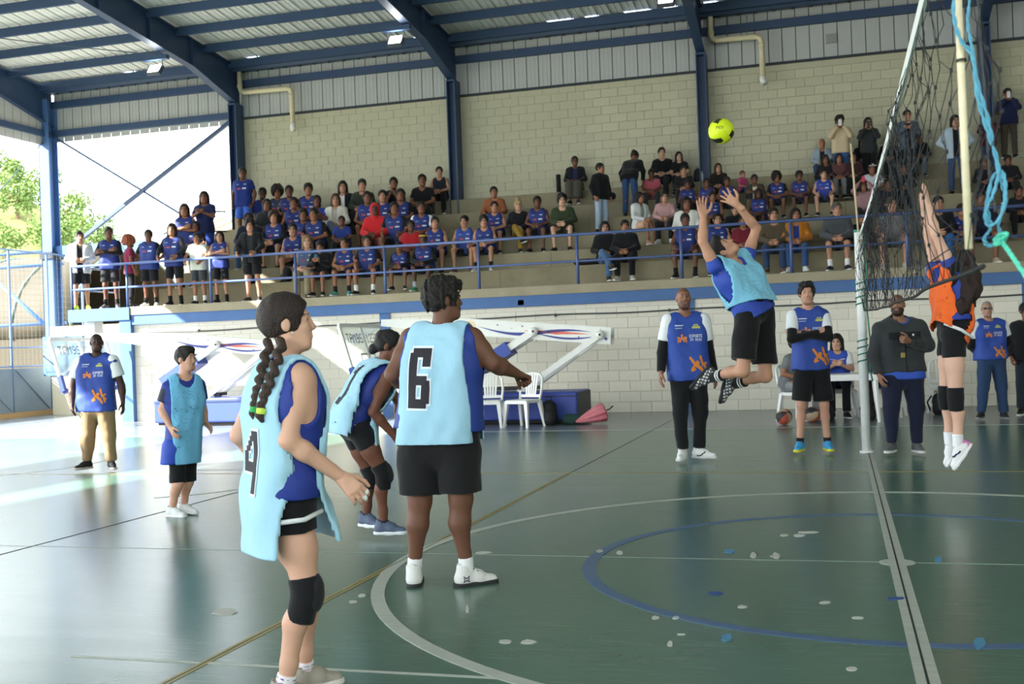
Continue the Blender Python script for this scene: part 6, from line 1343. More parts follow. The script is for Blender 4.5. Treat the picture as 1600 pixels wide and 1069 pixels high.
p.strap('e8e8e8', [J['hpL'] + F12.lat * 0.10 - F12.fwd * 0.10 + F12.up * -0.03, J['hpL'] + F12.lat * 0.12 + F12.up * 0.03, J['hpL'] + F12.lat * 0.06 + F12.fwd * 0.11 + F12.up * 0.085], 0.013)
p.add('shorts', F12.bottoms_mesh('shorts', 0.36, 0.100, 0.095, waist=0.10, h=0.010), M_CLOTH, '18181b')
p.kneepad('L', pad=False, ext=(0.84, 1.26)); p.kneepad('R', pad=False, ext=(0.84, 1.26)); p.socks('eceef0', 1.74)
so = p.shoes('ecebec', 'f0eff0', lace='e4e4e6'); p.decal('logo', so[0], SWOOSH, J['anL'] + (J['toL'] - J['anL']) * 0.35 + np.array([0.0, 0, -0.02]), (-0.5, -0.86, 0) if False else np.cross((0, 0, 1.0), -nrm(at_zc(1490, 715, 1))), (0, 0, 1), 0.0065, '22304a')
for o, sd in zip(so, 'LR'):
    R = F12.foot_frame(sd); p.add('heel_tab', smesh('heel_tab', [cone(J['an' + sd] - R[2] * 0.05 - R[1] * 0.035, J['an' + sd] - R[2] * 0.01 - R[1] * 0.03, 0.042, 0.043, 0.01)], 0.0075), M_SHOE, 'd98ac4', o)

# ---- man with dark glasses
zc = 16.3; O = ground(1550, 656)
J = PX(O, zc, dict(head=(1542, 483, -0.02), neck=(1544, 500, 0.02), shR=(1523, 509, 0), shL=(1566, 507, 0), elR=(1517, 541, 0.05), wrR=(1536, 560, 0.22), elL=(1574, 535, 0.05), wrL=(1556, 560, 0.22), pel=(1548, 558, 0.02), hpR=(1539, 563, 0), hpL=(1559, 563, 0), knR=(1537, 606, 0), knL=(1565, 606, 0), anR=(1533, 645, 0.03), anL=(1568, 645, 0.03), toR=(1526, 650, -0.15), toL=(1575, 650, -0.15)))
F13 = Fig(J, 0.97, 1.08, 0.0125, face=(0.0, -1, 0.02), hup=(0, 0, 1), headscale=0.98, q=1.4)
p = Person('grey-haired man in dark glasses, blue jersey and jeans by the wall', O, F13, 'b58a74', beard=0.2, scalp='8d8780', brow='6b625a')
jersey(p, J['pel'] + D_ * 0.02, armsleeve='141517', loose=0.3, color='2c4a9e', seed=8)
p.add('trousers', F13.bottoms_mesh('trousers', 1.97, 0.105, 0.080, 0.066, waist=0.03, wr=0.004), M_CLOTH, '2c4263'); p.shoes('2d2e31', '8c8c8a')
gl = MB(); 
for sx in (-1, 1): gl.prism([(F13.H((sx * 0.033, 0.108, 0.004))[0] + 0.026 * math.cos(a), F13.H((sx * 0.033, 0.108, 0.004))[2] + 0.017 * math.sin(a)) for a in np.linspace(0, 6.28, 12, endpoint=False)], F13.H((0, 0.108, 0))[1] - 0.004, F13.H((0, 0.108, 0))[1] + 0.004, 'y')
gl.tube([F13.H((-0.075, 0.0, 0.012)), F13.H((-0.06, 0.10, 0.010)), F13.H((0.06, 0.10, 0.010)), F13.H((0.075, 0, 0.012))], 0.004, 5); gl.build('sunglasses', mat('black_glasses', '0c0c0e', 0.2, 0.6), p.root)
# ================================================================ spectators and people on chairs
def seated_J(lean=0.18, spread=0.15, arms='clasp', drop=0.385, twist=0.0, cross=False, feet=-0.27):
    up = np.array([0, -math.sin(lean), math.cos(lean)]); pel = np.array([0, 0.13, 0.105]); neck = pel + up * 0.50; l2 = lean * 0.3; hd = neck + np.array([0, -math.sin(l2) - 0.02, math.cos(l2)]) * 0.150
    lat = np.array([math.cos(twist), math.sin(twist), 0]); J = dict(pel=pel, neck=neck, head=hd, shL=neck - up * 0.070 + lat * 0.165, shR=neck - up * 0.070 - lat * 0.165, hpL=pel + np.array([0.088, -0.01, -0.01]), hpR=pel + np.array([-0.088, -0.01, -0.01]))
    for sd, q in (('L', 1), ('R', -1)):
        J['kn' + sd] = np.array([q * spread, -0.275, 0.115]); J['an' + sd] = np.array([q * (spread * 0.85 + 0.01), feet, -drop + 0.088]); J['to' + sd] = J['an' + sd] + np.array([q * 0.05, -0.15, -0.04])
    if cross: J['knR'] = np.array([-0.02, -0.29, 0.22]); J['anR'] = np.array([0.16, -0.42, -0.08]); J['toR'] = J['anR'] + np.array([0.10, -0.10, -0.06]); J['fuR'] = np.array([-0.3, -0.2, 0.9])
    A = dict(clasp=((0.25, -0.03, 0.30), (0.035, -0.26, 0.21)), lap=((0.25, 0.04, 0.29), (0.09, -0.18, 0.21)), cross=((0.235, -0.07, 0.37), (-0.07, -0.17, 0.385)), phone=((0.22, -0.08, 0.32), (0.04, -0.27, 0.40)), knees=((0.26, -0.02, 0.30), (spread, -0.24, 0.21)), side=((0.28, 0.08, 0.29), (0.17, -0.02, 0.16)))
    e, w = A.get(arms, A['clasp'])
    if arms == 'up': e, w = (0.25, -0.12, 0.62), (0.10, -0.16, 0.82)
    if arms == 'chin': e, w = (0.16, -0.24, 0.27), (0.03, -0.20, 0.52)
    for sd, q in (('L', 1), ('R', -1)): J['el' + sd] = np.array([q * e[0], e[1], e[2]]); J['wr' + sd] = np.array([q * w[0], w[1] - (0.03 if q < 0 and arms == 'cross' else 0), w[2] + (0.03 if q < 0 and arms == 'cross' else 0)])
    return J
def standing_J(arms='down', lean=0.0, stance=0.11, bend=0.0):
    up = np.array([0, -math.sin(lean), math.cos(lean)]); pel = np.array([0, 0, 0.93]); neck = pel + up * 0.50; hd = neck + nrm(up + np.array([0, -0.12, 0.4])) * 0.150
    J = dict(pel=pel, neck=neck, head=hd, shL=neck - up * 0.068 + np.array([0.168, 0, 0]), shR=neck - up * 0.068 - np.array([0.168, 0, 0]), hpL=pel + np.array([0.088, 0, -0.02]), hpR=pel + np.array([-0.088, 0, -0.02]))
    for sd, q in (('L', 1), ('R', -1)):
        J['kn' + sd] = np.array([q * stance, -0.02, 0.50]); J['an' + sd] = np.array([q * (stance + 0.01), 0.02, 0.088]); J['to' + sd] = J['an' + sd] + np.array([q * 0.05, -0.15, -0.04])
    sh = J['shL']; S_ = lambda x, y, z: (x, y, z)
    A = dict(down=((0.26, 0.03, 1.13), (0.24, -0.06, 0.89)), cross=((0.24, -0.10, 1.16), (-0.08, -0.20, 1.18)), phone=((0.23, -0.17, 1.20), (0.06, -0.20, 1.44)), rail=((0.27, -0.10, 1.14), (0.20, -0.33, 1.00)), clasp=((0.25, -0.06, 1.12), (0.03, -0.22, 1.06)), clap=((0.24, -0.12, 1.16), (0.04, -0.24, 1.25)), hip=((0.34, 0.08, 1.15), (0.17, -0.02, 1.02)))
    e, w = A[arms]; off = neck + np.array([0, 0, 0]) - (pel + np.array([0, 0, 0.50]))
    for sd, q in (('L', 1), ('R', -1)):
        J['el' + sd] = np.array([q * e[0], e[1], e[2]]) + off * 0.7; J['wr' + sd] = np.array([q * w[0], w[1] - (0.03 if q < 0 and arms == 'cross' else 0), w[2] + (0.03 if q < 0 and arms == 'cross' else 0)]) + off * 0.5
    return J
CF = {}
def cfig(pose, female=False, look=0):
    key = (pose, female, look)
    if key in CF: return CF[key]
    fc = [(0.25, -0.95, 0.05), (-0.15, -0.97, 0.0), (0.5, -0.85, 0.12), (0.05, -0.9, -0.35)][look]
    h = dict(L=dict(curl=0.5), R=dict(curl=0.5))
    P = dict(clasp=lambda: seated_J(0.22, 0.16, 'clasp'), lean=lambda: seated_J(0.42, 0.18, 'clasp'), lap=lambda: seated_J(0.06, 0.11, 'lap'), cross=lambda: seated_J(0.10, 0.14, 'cross'), phone=lambda: seated_J(0.25, 0.12, 'phone'), knees=lambda: seated_J(0.20, 0.20, 'knees'), legx=lambda: seated_J(0.08, 0.10, 'lap', cross=True), chin=lambda: seated_J(0.40, 0.15, 'chin'), up=lambda: seated_J(0.05, 0.13, 'up'), chair=lambda: seated_J(0.10, 0.12, 'phone', drop=0.45, feet=-0.30), chairside=lambda: seated_J(0.30, 0.16, 'lap', drop=0.45),
             st=lambda: standing_J('down'), stx=lambda: standing_J('cross'), stphone=lambda: standing_J('phone'), strail=lambda: standing_J('rail', 0.08), stclasp=lambda: standing_J('clasp'), stclap=lambda: standing_J('clap'), sthip=lambda: standing_J('hip'), stback=lambda: standing_J('down', 0.75), stlean=lambda: standing_J('clasp', -0.16))
    J = P[pose](); hh = np.array([0, 0, 1.0]) if pose != 'stback' else None
    f = Fig(J, 1.0, 0.86 if female else 0.92, 0.0165 if not pose.startswith('chair') else 0.012, face=fc if pose != 'stback' else (0, -0.7, -0.7), hup=hh if hh is not None else (0, -0.7, 0.7), female=female, crowd=True, hands=h, headscale=1.06, q=1.33); CF[key] = f; return f
CM = {}
def cached(key, fn, m):
    if key not in CM:
        me = fn(); me.materials.append(m); CM[key] = me
    return CM[key]
def dress(root, f, K, top, bottom, shoes, hair, extra=()):
    s = f.s; h = f.h; J = f.J
    def add(name, key, fn, m, col, par=None):
        o = bpy.data.objects.new(name, cached(K + key, fn, m)); COL.objects.link(o); o.parent = par or root; o.color = srgb(col) + (1,); return o
    def tops(nm, **kw): return lambda: f.top_mesh(nm, h=h, **kw)
    hem = J['pel'] - f.up * (0.10 if J['pel'][2] > 0.5 else 0.03); t = top.split(':'); kd = t[0]; BL = '1f3074'
    vest = None
    if kd.startswith('v'):
        col = t[1] if len(t) > 1 else BL
        if kd in ('vd', 'vw'): add('undershirt', ('tee',), tops('undershirt', sleeve=0.72, hem=hem, add=0.012), M_CLOTH, '16171b' if kd == 'vd' else 'e3e5e8')
        if kd == 'vl': add('undershirt', ('long',), tops('undershirt', sleeve=1.93, hem=hem, add=0.012, r1=0.045), M_CLOTH, '15161a')
        vest = add('vest', ('vest',), tops('vest', sleeve=0.0, hem=hem, add=0.024, loose=0.2), M_JERSEY, col)
    elif kd == 'tank': add('tank_top', ('tank',), tops('tank_top', sleeve=0.0, hem=hem, add=0.014), M_CLOTH, t[1])
    elif kd == 't': vest = add('shirt', ('tshirt',), tops('shirt', sleeve=0.66, hem=hem, add=0.018, loose=0.15), M_CLOTH, t[1]) if t[1] == BL else add('shirt', ('tshirt',), tops('shirt', sleeve=0.66, hem=hem, add=0.018, loose=0.15), M_CLOTH, t[1]) and None
    elif kd == 'l': add('sweater', ('sweat',), tops('sweater', sleeve=1.94, hem=hem, add=0.024, r0=0.078, r1=0.05, loose=0.15), M_CLOTH, t[1])
    elif kd in 'hH':
        g = add('hoodie', ('hood',), tops('hoodie', sleeve=1.94, hem=hem, add=0.030, r0=0.085, r1=0.055, loose=0.2, collar=True), M_CLOTH, t[1])
        if kd == 'H': add('raised_hood', ('hoodup',), lambda: smesh('raised_hood', [ell(f.H((0, -0.02, 0.03)), np.array([0.105, 0.12, 0.125]), f.hR), cone(f.H((0, -0.03, -0.05)), J['neck'] - f.up * 0.03, 0.10, 0.10, 0.03), ell(f.H((0, 0.12, -0.01)), np.array([0.075, 0.10, 0.10]), f.hR, 0.02, 's')], h * 0.9), M_CLOTH, t[1], g)
        else: add('lowered_hood', ('hooddn',), lambda: smesh('lowered_hood', [cone(J['neck'] - f.fwd * 0.05 - f.lat * 0.08, J['neck'] - f.fwd * 0.09, 0.045, 0.055, 0.03), cone(J['neck'] - f.fwd * 0.09, J['neck'] - f.fwd * 0.05 + f.lat * 0.08, 0.055, 0.045, 0.03)], h), M_CLOTH, t[1], g)
    elif kd == 'j':
        add('shirt', ('inner',), tops('shirt', sleeve=0.4, hem=hem, add=0.016), M_CLOTH, t[2])
        def jk():
            c = J['neck']
            def cut(X, Y, Z):
                d = np.abs((X - c[0]) * f.lat[0] + (Y - c[1]) * f.lat[1] + (Z - c[2]) * f.lat[2]); q = (X - c[0]) * f.fwd[0] + (Y - c[1]) * f.fwd[1] + (Z - c[2]) * f.fwd[2]; u_ = ((X - J['pel'][0]) * f.fwd[0] + (Y - J['pel'][1]) * f.fwd[1] + (Z - J['pel'][2]) * f.fwd[2]); m_ = np.minimum(q, u_) ; return np.minimum(0.055 - d, m_ - 0.02)
            bars = f.torso_bars(0.030); P = sweep(bars + [(hem - f.up * 0.08, bars[4][1], bars[4][2])], 0.018, 5, [(hem - f.up * 0.04, -f.up)])
            for sd in 'LR': P.append(cone(J['neck'] - f.up * 0.055, J['sh' + sd], 0.07, 0.075, 0.03)); P += f.sleeve_prims(sd, 1.94, 0.080, 0.050, k=0.03)
            P.append(cone(J['neck'] - f.up * 0.01, J['neck'] + f.up * 0.2, 0.068, 0.09, 0.01, op='s'))
            return smesh('jacket', P, h, wr=0.003, cuts=(cut,))
        add('jacket', ('jacket',), jk, M_CLOTH, t[1])
    b = bottom.split(':')
    if b[0] == 's': add('shorts', ('shorts',), lambda: f.bottoms_mesh('shorts', 0.84, 0.108, 0.100, h=h), M_CLOTH, b[1])
    elif b[0] == 'p': add('trousers', ('pants',), lambda: f.bottoms_mesh('trousers', 1.95, 0.105, 0.080, 0.062, h=h), M_CLOTH, b[1])
    elif b[0] == 'k': add('skirt', ('skirt',), lambda: f.bottoms_mesh('skirt', 1.80, 0.125, 0.13, 0.13, h=h), M_CLOTH, b[1])
    sc = shoes.split(':')
    for sd in 'LR':
        pr = CM.get(K + ('shoe', sd))
        if pr is None: pr = f.shoe_meshes(sd); pr[0].materials.append(M_SHOE); pr[1].materials.append(M_SOLE); CM[K + ('shoe', sd)] = pr
        o = bpy.data.objects.new('shoe', pr[0]); COL.objects.link(o); o.parent = root; o.color = srgb(sc[0]) + (1,); q = bpy.data.objects.new('sole', pr[1]); COL.objects.link(q); q.parent = o; q.color = srgb('d8d8d4' if sc[0] < '7' else 'f0f0f0') + (1,)
        if len(sc) > 1: add('sock', ('sock', sd), lambda: f.sheath_mesh('sock', f.leg_pt(sd, 1.68), f.leg_pt(sd, 2.02), f.leg_r(1.68) * 1.15, f.leg_r(2) * 1.15, h=0.011), M_CLOTH, sc[1])
    hs = hair.split(':'); st = hs[0]
    if st != 'none': add('hair', ('hair', st), lambda: f.hair_mesh(*{'short': ('short', 0.013), 'mop': ('mop', 0.020), 'curly': ('mop', 0.030), 'afro': ('afro', 0.055), 'long': ('long', 0.016, 0.32), 'half': ('half', 0.016, 0.30), 'bun': ('bun', 0.014), 'topbun': ('topbun', 0.014), 'pony': ('pony', 0.013)}[st], wr={'afro': 0.008, 'curly': 0.006}.get(st, 0.001), wf=70), M_HAIR, hs[1] if len(hs) > 1 else '17120f')
    if vest is not None:
        K2 = K + ('print',)
        if K2 not in CM:
            me = vest.data; bv = BVHTree.FromPolygons([v.co.copy() for v in me.vertices], [tuple(p_.vertices) for p_ in me.polygons]); lst = []
            for nm, cells, off, sz, col in (('chest_print', poly_cells([(0.2, 0.5, 0.8, 0.5, 0.30)], 6), (-0.055, -0.03), 0.012, 'b8505a'), ('chest_print', poly_cells([(0.15, 0.5, 0.85, 0.5, 0.22)], 8), (0.055, -0.03), 0.011, 'c9cfdc'), ('chest_print', poly_cells([(0.2, 0.5, 0.8, 0.5, 0.25)], 6), (0.085, 0.07), 0.010, 'ccd2de'), ('chest_print', poly_cells([(0.2, 0.5, 0.8, 0.5, 0.2)], 6), (-0.085, 0.07), 0.010, '8fa0c8')):
                idx = {}; VV = []; Fc = []
                def get(i, j):
                    if (i, j) not in idx:
                        p_ = J['chest'] + f.lat * (off[0] + (i - 3) * sz) + f.up * (off[1] + (j - 3) * sz * 0.7) + f.fwd * 0.5; hit = bv.ray_cast(Vector(p_), Vector(-f.fwd), 1.0); idx[i, j] = None if hit[0] is None else len(VV)
                        if hit[0] is not None: VV.append(np.array(hit[0]) + f.fwd * 0.006)
                    return idx[i, j]
                for (i, j) in cells:
                    q = [get(i, j), get(i + 1, j), get(i + 1, j + 1), get(i, j + 1)]
                    if None not in q: Fc.append(tuple(q))
                if Fc: m_ = mesh(nm, VV, Fc); m_.materials.append(M_RIBN); lst.append((nm, m_, col))
            CM[K2] = lst
        for nm, m_, col in CM[K2]: o = bpy.data.objects.new(nm, m_); COL.objects.link(o); o.parent = vest; o.color = srgb(col) + (1,)
    for e in extra:
        k, c = e.split(':')
        if k == 'cap': 
            cp = add('cap', ('cap',), lambda: smesh('cap', [ell(f.H((0, -0.01, 0.055)), np.array([0.088, 0.108, 0.082]), f.hR, clip=[(f.H((0, 0, 0.05)), -f.hu)]), cone(f.H((-0.04, 0.10, 0.055)), f.H((0.04, 0.10, 0.055)), 0.05, 0.05, 0.01, flat=(f.hu, 4.0))], 0.010), M_CLOTH, c)
        if k == 'beanie': add('beanie', ('beanie',), lambda: smesh('beanie', [ell(f.H((0, -0.012, 0.06)), np.array([0.092, 0.112, 0.09]), f.hR, clip=[(f.H((0, 0, 0.035)), -f.hu)])], 0.010), M_CLOTH, c)
        if k == 'band': add('headband', ('band',), lambda: smesh('headband', [ell(f.H((0, -0.01, 0.06)), np.array([0.094, 0.114, 0.10]), f.hR, clip=[(f.H((0, 0, 0.05)), -f.hu), (f.H((0, 0, 0.085)), f.hu)])], 0.010), M_CLOTH, c)
        if k == 'phone': 
            w = (J['wrL'] + J['wrR']) / 2 + np.array([0, -0.05, 0.07]); o = MB().box(-0.04, 0.04, -0.006, 0.006, -0.075, 0.075, 0.008).build('phone', M_RIBN, root, False, w); o.color = srgb(c) + (1,)
        if k == 'bag': 
            o = add('shoulder_bag', ('bag',), lambda: smesh('shoulder_bag', [cone((-0.08, -0.04, 0.0), (0.08, -0.04, 0.0), 0.09, 0.09, 0.01, flat=((0, 1, 0), 2.0))], 0.012), M_CLOTH, c); o.location = tuple(J['hpL'] + np.array([0.18, 0.0, 0.02]))
HTOP = {}
def head_top(f): return float((f.H((0, 0, 0.125)))[2])
def spectator(label, pose, u, v, skin, hair, top, bottom, shoes='1d1d20', female=False, look=0, rz=None, tier=None, extra=(), group=None, yoff=None, zabs=None, scale=None):
    f = cfig(pose, female, look); K = (pose, female, look); ht = head_top(f); st = pose.startswith('st'); best = None
    for t in range(0, 7):
        if st: y = TY[t] + (0.42 if t == 0 else 0.36); z0 = TZ[t]
        else:
            if t == 0: continue
            y = TY[t]; z0 = TZ[t]
        if yoff is not None: y = TY[t] + yoff
        hz = at_y(u, v, y + (0 if st else 0.05))[2]; k = (hz - z0) / ht
        if tier is not None and t != tier: continue
        c = abs(k - (0.97 if not st else 0.97))
        if best is None or c < best[0]: best = (c, t, y, z0, k)
    c, t, y, z0, k = best; k = max(0.78, min(1.12, k)) if scale is None else scale
    x = at_y(u, v, y)[0]; body = cached(K + ('body',), lambda: f.body_mesh('person', hh=0.0125), M_SKIN)
    # turn a little towards the middle of the court, as people look at the play
    a = rz if rz is not None else math.atan2(x - 0.0, 13.0 + 6) * 0.25 * -1
    root = bpy.data.objects.new('person', body); COL.objects.link(root); root.location = (x, y, z0); root.rotation_euler[2] = a; root.scale = (k, k, k); root.color = srgb(skin) + (1,)
    tag(root, label, 'person', group); dress(root, f, K, top, bottom, shoes, hair, extra); return root
G_ = 'spectators in the stand'
def sp(*a, **k): k.setdefault('group', G_); return spectator(*a, **k)
D1, D2, D3, M1, M2, L1, L2, L3 = '3d2820', '54372b', '6a4636', '80553f', '98694f', 'b2836a', 'c69a82', 'd3ab95'
BK = 's:15161a'
# walkway, left end
sp('man in grey and black sweater leaning back at the left end of the walkway', 'stlean', 124, 361, L1, 'short', 'j:c9ccce:1d1e21', BK, 'b9e02e', tier=0, rz=0.6)
sp('crossed-arm teenager in blue vest and black sleeves, second from the left end', 'stx', 170, 355, D3, 'short', 'vl', 's:26262a', '55555a:1a1a1a', tier=0, rz=0.35)
sp('person with red curly hair in magenta top on the walkway', 'st', 201, 370, M1, 'afro:8a4526', 't:7e1f40', 'p:141417', '1d1d20', tier=0, rz=2.4, female=True)
sp('teenager in navy jersey and short black shorts right of the red-haired person', 'sthip', 232, 359, D3, 'short', 'vd:24377c', BK, 'e8e8e8:1a1a1a', tier=0)
sp('girl in blue vest with black sleeves perched on the walkway rail', 'strail', 270, 350, M2, 'half', 'vl', BK, '17171a:17171a', tier=0, female=True)
sp('man in dark cap and pale tee leaning on the rail', 'strail', 309, 364, M2, 'short', 't:c6cabc', 's:3c4044', '18181a:e6e6e6', tier=0, extra=('cap:1f2226',))
sp('girl in blue vest standing with folded arms left of the black jacket boy', 'stx', 343, 361, L1, 'half', 'v', BK, '17171a:17171a', tier=0, female=True)
sp('boy in open black jacket and black shorts standing at the rail', 'strail', 392, 344, L1, 'curly', 'j:17181b:26282c', BK, '232326', tier=0)
sp('long-haired girl in blue vest standing on a lower step at left', 'stx', 288, 316, M2, 'long', 'v', BK, '17171a', tier=1, female=True)
sp('girl in navy vest half hidden behind the man in pale tee', 'stclasp', 305, 337, M1, 'long', 'vd:22346f', BK, '17171a', tier=1, female=True, scale=0.88)
sp('girl in navy tee clapping, highest at the left end', 'stclap', 319, 299, M1, 'long', 't:1d2650', 's:27408f', '17171a', tier=2, female=True)
sp('man in blue jersey standing by the left column', 'st', 379, 262, D3, 'short', 't:1f3074', 's:3d63b8', 'd0d0d0', tier=4)
# upper left block
sp('short-haired boy in blue, top row beside the left column', 'clasp', 409, 282, D2, 'short', 't:2a3f8c', BK, tier=5)
sp('curly-haired person in black hoodie and blue vest, top left', 'lap', 431, 291, M1, 'afro', 'vl:26334f', BK, tier=5, female=True)
sp('smiling boy in blue vest, top row left', 'clasp', 451, 283, D3, 'short', 'v', BK, tier=5)
sp('boy with thick hair in blue vest and dark sleeves, top row', 'clasp', 481, 277, M2, 'mop', 'vd', BK, tier=5)
sp('woman with long hair in dark jacket over white top, top row', 'lap', 533, 276, L1, 'long', 'j:1b1c20:dcdcdc', 'p:202226', tier=5, female=True)
sp('person in beanie and dark green sweater, top row', 'clasp', 565, 271, L1, 'short', 'l:33392f', 'p:26282c', tier=5, extra=('beanie:2b2a28',))
sp('boy with raised navy hood at the left end of the stand', 'clasp', 387, 310, D3, 'none', 'H:171c30', 'p:3c5478', 'b0b0b0', tier=3)
sp('boy with raised charcoal hood and khaki trousers', 'clasp', 416, 303, M1, 'none', 'H:2c2e30', 'p:6f6546', tier=4)
sp('boy in blue vest below the top row, left block', 'knees', 458, 304, M1, 'short', 'v', BK, tier=4)
sp('broad boy in blue tee with arms folded, left block', 'cross', 493, 300, D3, 'short', 't:2a419a', BK, tier=4)
sp('woman in white blouse with bare knee, left block', 'legx', 522, 300, L1, 'half:4a3226', 'j:cfccc0:b5b0a4', 'p:5a6a80', tier=4, female=True)
sp('boy in dark blue sitting low below the woman in white', 'clasp', 533, 325, D3, 'short', 't:26387c', 'p:26282c', tier=3, scale=0.86)
sp('boy with brown curls in blue vest and black sleeves', 'clasp', 427, 324, L1, 'curly:3a2618', 'vl', BK, tier=3)
sp('boy in blue vest half hidden behind his neighbour, left block', 'lap', 471, 321, M1, 'mop', 'v', BK, tier=3)
sp('boy in blue vest with dark sleeves and clasped hands, left block', 'clasp', 490, 324, M2, 'short', 'vd', BK, tier=3, look=1)
sp('sleeveless boy in blue vest rubbing his hands, second row left', 'lean', 459, 336, L1, 'short', 'v', 's:20242c', '17171a:17171a', tier=2)
sp('fair-haired girl in grey-blue top, second row left', 'lap', 477, 363, L2, 'half:8a6a44', 'v:4a5a80', 'p:8f866c', '5a3038', tier=1, female=True)
sp('boy in black hoodie and brown shorts looking at a phone, front row', 'phone', 500, 377, M2, 'short', 'h:16171a', 's:4a3c30', '1d1d20', tier=1, extra=('phone:3a6a88',), look=3)
sp('boy in blue vest with teal shoes, front row', 'clasp', 538, 371, M2, 'short', 'v', BK, '4f9a96:17171a', tier=1, look=1)
sp('boy in blue vest over dark tee with white ankle socks, front row', 'knees', 573, 368, M2, 'short', 'vd', BK, '1b1b1e:e6e6e6', tier=1)
sp('boy in blue vest and black sleeves looking down, front row', 'lean', 625, 379, M1, 'short', 'vl', BK, '1b1b1e', tier=1, look=3)
sp('boy with yellow headband in blue vest and black sleeves, front row', 'clasp', 661, 365, D2, 'short', 'vl', BK, '2f8a5e:a9b0b8', tier=1, extra=('band:c9a23a',))
sp('boy in red football shirt behind the yellow headband', 'lap', 640, 344, D3, 'short', 't:a81f26', BK, tier=2)
sp('stocky boy in blue vest right of the yellow headband', 'side', 679, 339, L1, 'short', 'v', BK, tier=2) if False else sp('stocky boy in blue vest right of the yellow headband', 'knees', 679, 339, L1, 'short', 'v', BK, tier=2)
sp('boy in blue vest, second row left of the rail post', 'knees', 725, 337, L1, 'short', 'v:2b4490', BK, '6a4a3a', tier=2, look=1)
sp('boy in blue vest and dark fringe, second row right of the rail post', 'lean', 757, 338, L1, 'mop', 'v', BK, 'b0b4b8:1a1a1a', tier=2)
sp('boy in bright red hoodie with the hood up', 'clasp', 585, 306, D2, 'none', 'H:c2262a', 's:22242c', '17171a:17171a', tier=3)
sp('boy in blue vest right of the red hoodie', 'knees', 615, 306, M1, 'short', 'vd', BK, '17171a', tier=3)
sp('boy in blue vest with white sleeves', 'clasp', 657, 293, M1, 'short', 'vw', BK, tier=3, scale=1.08)
sp('boy in blue vest above the red hoodie at left', 'lap', 571, 290, M1, 'short', 'v', BK, tier=4)
sp('boy in blue vest above the red hoodie at right', 'lap', 595, 287, L1, 'short', 'v', BK, tier=4)
sp('boy in blue vest below the man in navy tee', 'clasp', 625, 285, M1, 'short', 'vd', BK, tier=4)
sp('man in navy tee with raised elbow, top row', 'chin', 616, 268, M1, 'short', 't:191d2a', 'p:1b1d22', tier=5)
sp('person in black tee, top row left of the tank top man', 'clasp', 659, 270, M1, 'short', 't:131417', 'p:1a1b1f', tier=5)
sp('bearded man in dark tank top and black trousers, top row by the column', 'clasp', 686, 261, L1, 'short', 'tank:23272f', 'p:131417', tier=6)
# centre block
sp('man in rust-orange shirt, upper centre', 'knees', 771, 292, M2, 'short', 'l:8c5434', 'p:4a4c50', tier=4)
sp('man in blue vest directly below the rust-orange shirt', 'clasp', 772, 315, L1, 'short', 'v', BK, tier=3)
sp('woman with blonde top bun in black top and mustard trousers', 'legx', 808, 312, L2, 'topbun:b59a6a', 'l:17171a', 'p:9a7a30', '1a1a1c', tier=3, female=True)
sp('young man in blue vest with clasped hands, centre', 'clasp', 839, 307, D3, 'short', 'v', BK, '17171a', tier=3)
sp('curly-haired boy in green sweater and shorts', 'lean', 879, 305, L2, 'curly', 'l:2f3a26', 's:2f3324', '17171a', tier=3)
sp('woman in dark cardigan and grey skirt, top row centre', 'lap', 897, 244, D3, 'short', 'j:17181d:22284e', 'k:4d4a42', tier=6, female=True)
sp('man in black puffer jacket and washed jeans standing in the stand', 'st', 937, 255, M2, 'short', 'h:121316', 'p:9fb2c6', tier=3, rz=0.9, extra=('bag:15151a',))
sp('woman in black top and jeans bending over with her back turned', 'stback', 983, 264, M1, 'bun', 'l:15151a', 'p:2f4a72', tier=4, rz=3.0, female=True, scale=0.98)
sp('man in pink polo shirt looking down', 'lean', 1018, 268, D3, 'short', 't:a8505e', 'p:2a2c30', tier=5, look=3)
sp('short-haired man in black tee, top row centre', 'lap', 1033, 230, L2, 'short', 't:141417', 'p:2b2d31', tier=6)
sp('woman in black tee, top row beside the column', 'lap', 1060, 237, L2, 'half', 't:141417', 'p:1b1d22', tier=6, female=True)
sp('young man in dark jacket below the black tees', 'clasp', 1068, 272, L1, 'short', 'l:1c1d22', 'p:26282c', tier=5)
sp('woman with long black hair turned away in white jacket', 'lap', 1003, 300, M2, 'long', 'j:cdd0ce:8fa3a0', 's:d0a890', 'b98a72', tier=3, female=True, rz=0.9)
sp('woman in pale pink sweater and black trousers', 'clasp', 1038, 300, L1, 'bun', 'l:b08a8a', 'p:1c1d21', 'dcdcdc', tier=3, female=True)
sp('boy in blue vest behind the girl in white jacket', 'lap', 1074, 295, D3, 'mop', 'v', BK, tier=4)
sp('girl in white jacket behind the front row', 'lap', 1072, 316, M1, 'half', 'j:d6d6ce:c8c8c2', 'p:2b2d31', tier=2, female=True, scale=1.05)
sp('boy in blue vest with dark socks, front row left of the setter', 'knees', 1070, 334, D3, 'short', 'v', BK, '17171a:17171a', tier=1)
sp('woman in black sweater and jeans with crossed legs, front row', 'legx', 944, 346, L1, 'half', 'h:131417', 'p:4a6a90', '2b2d31', tier=1, female=True)
sp('man in black cap and black hoodie, front row', 'clasp', 976, 344, M2, 'short', 'h:17181b', 'p:15161a', 'b5b0a6', tier=1, extra=('cap:131417',))
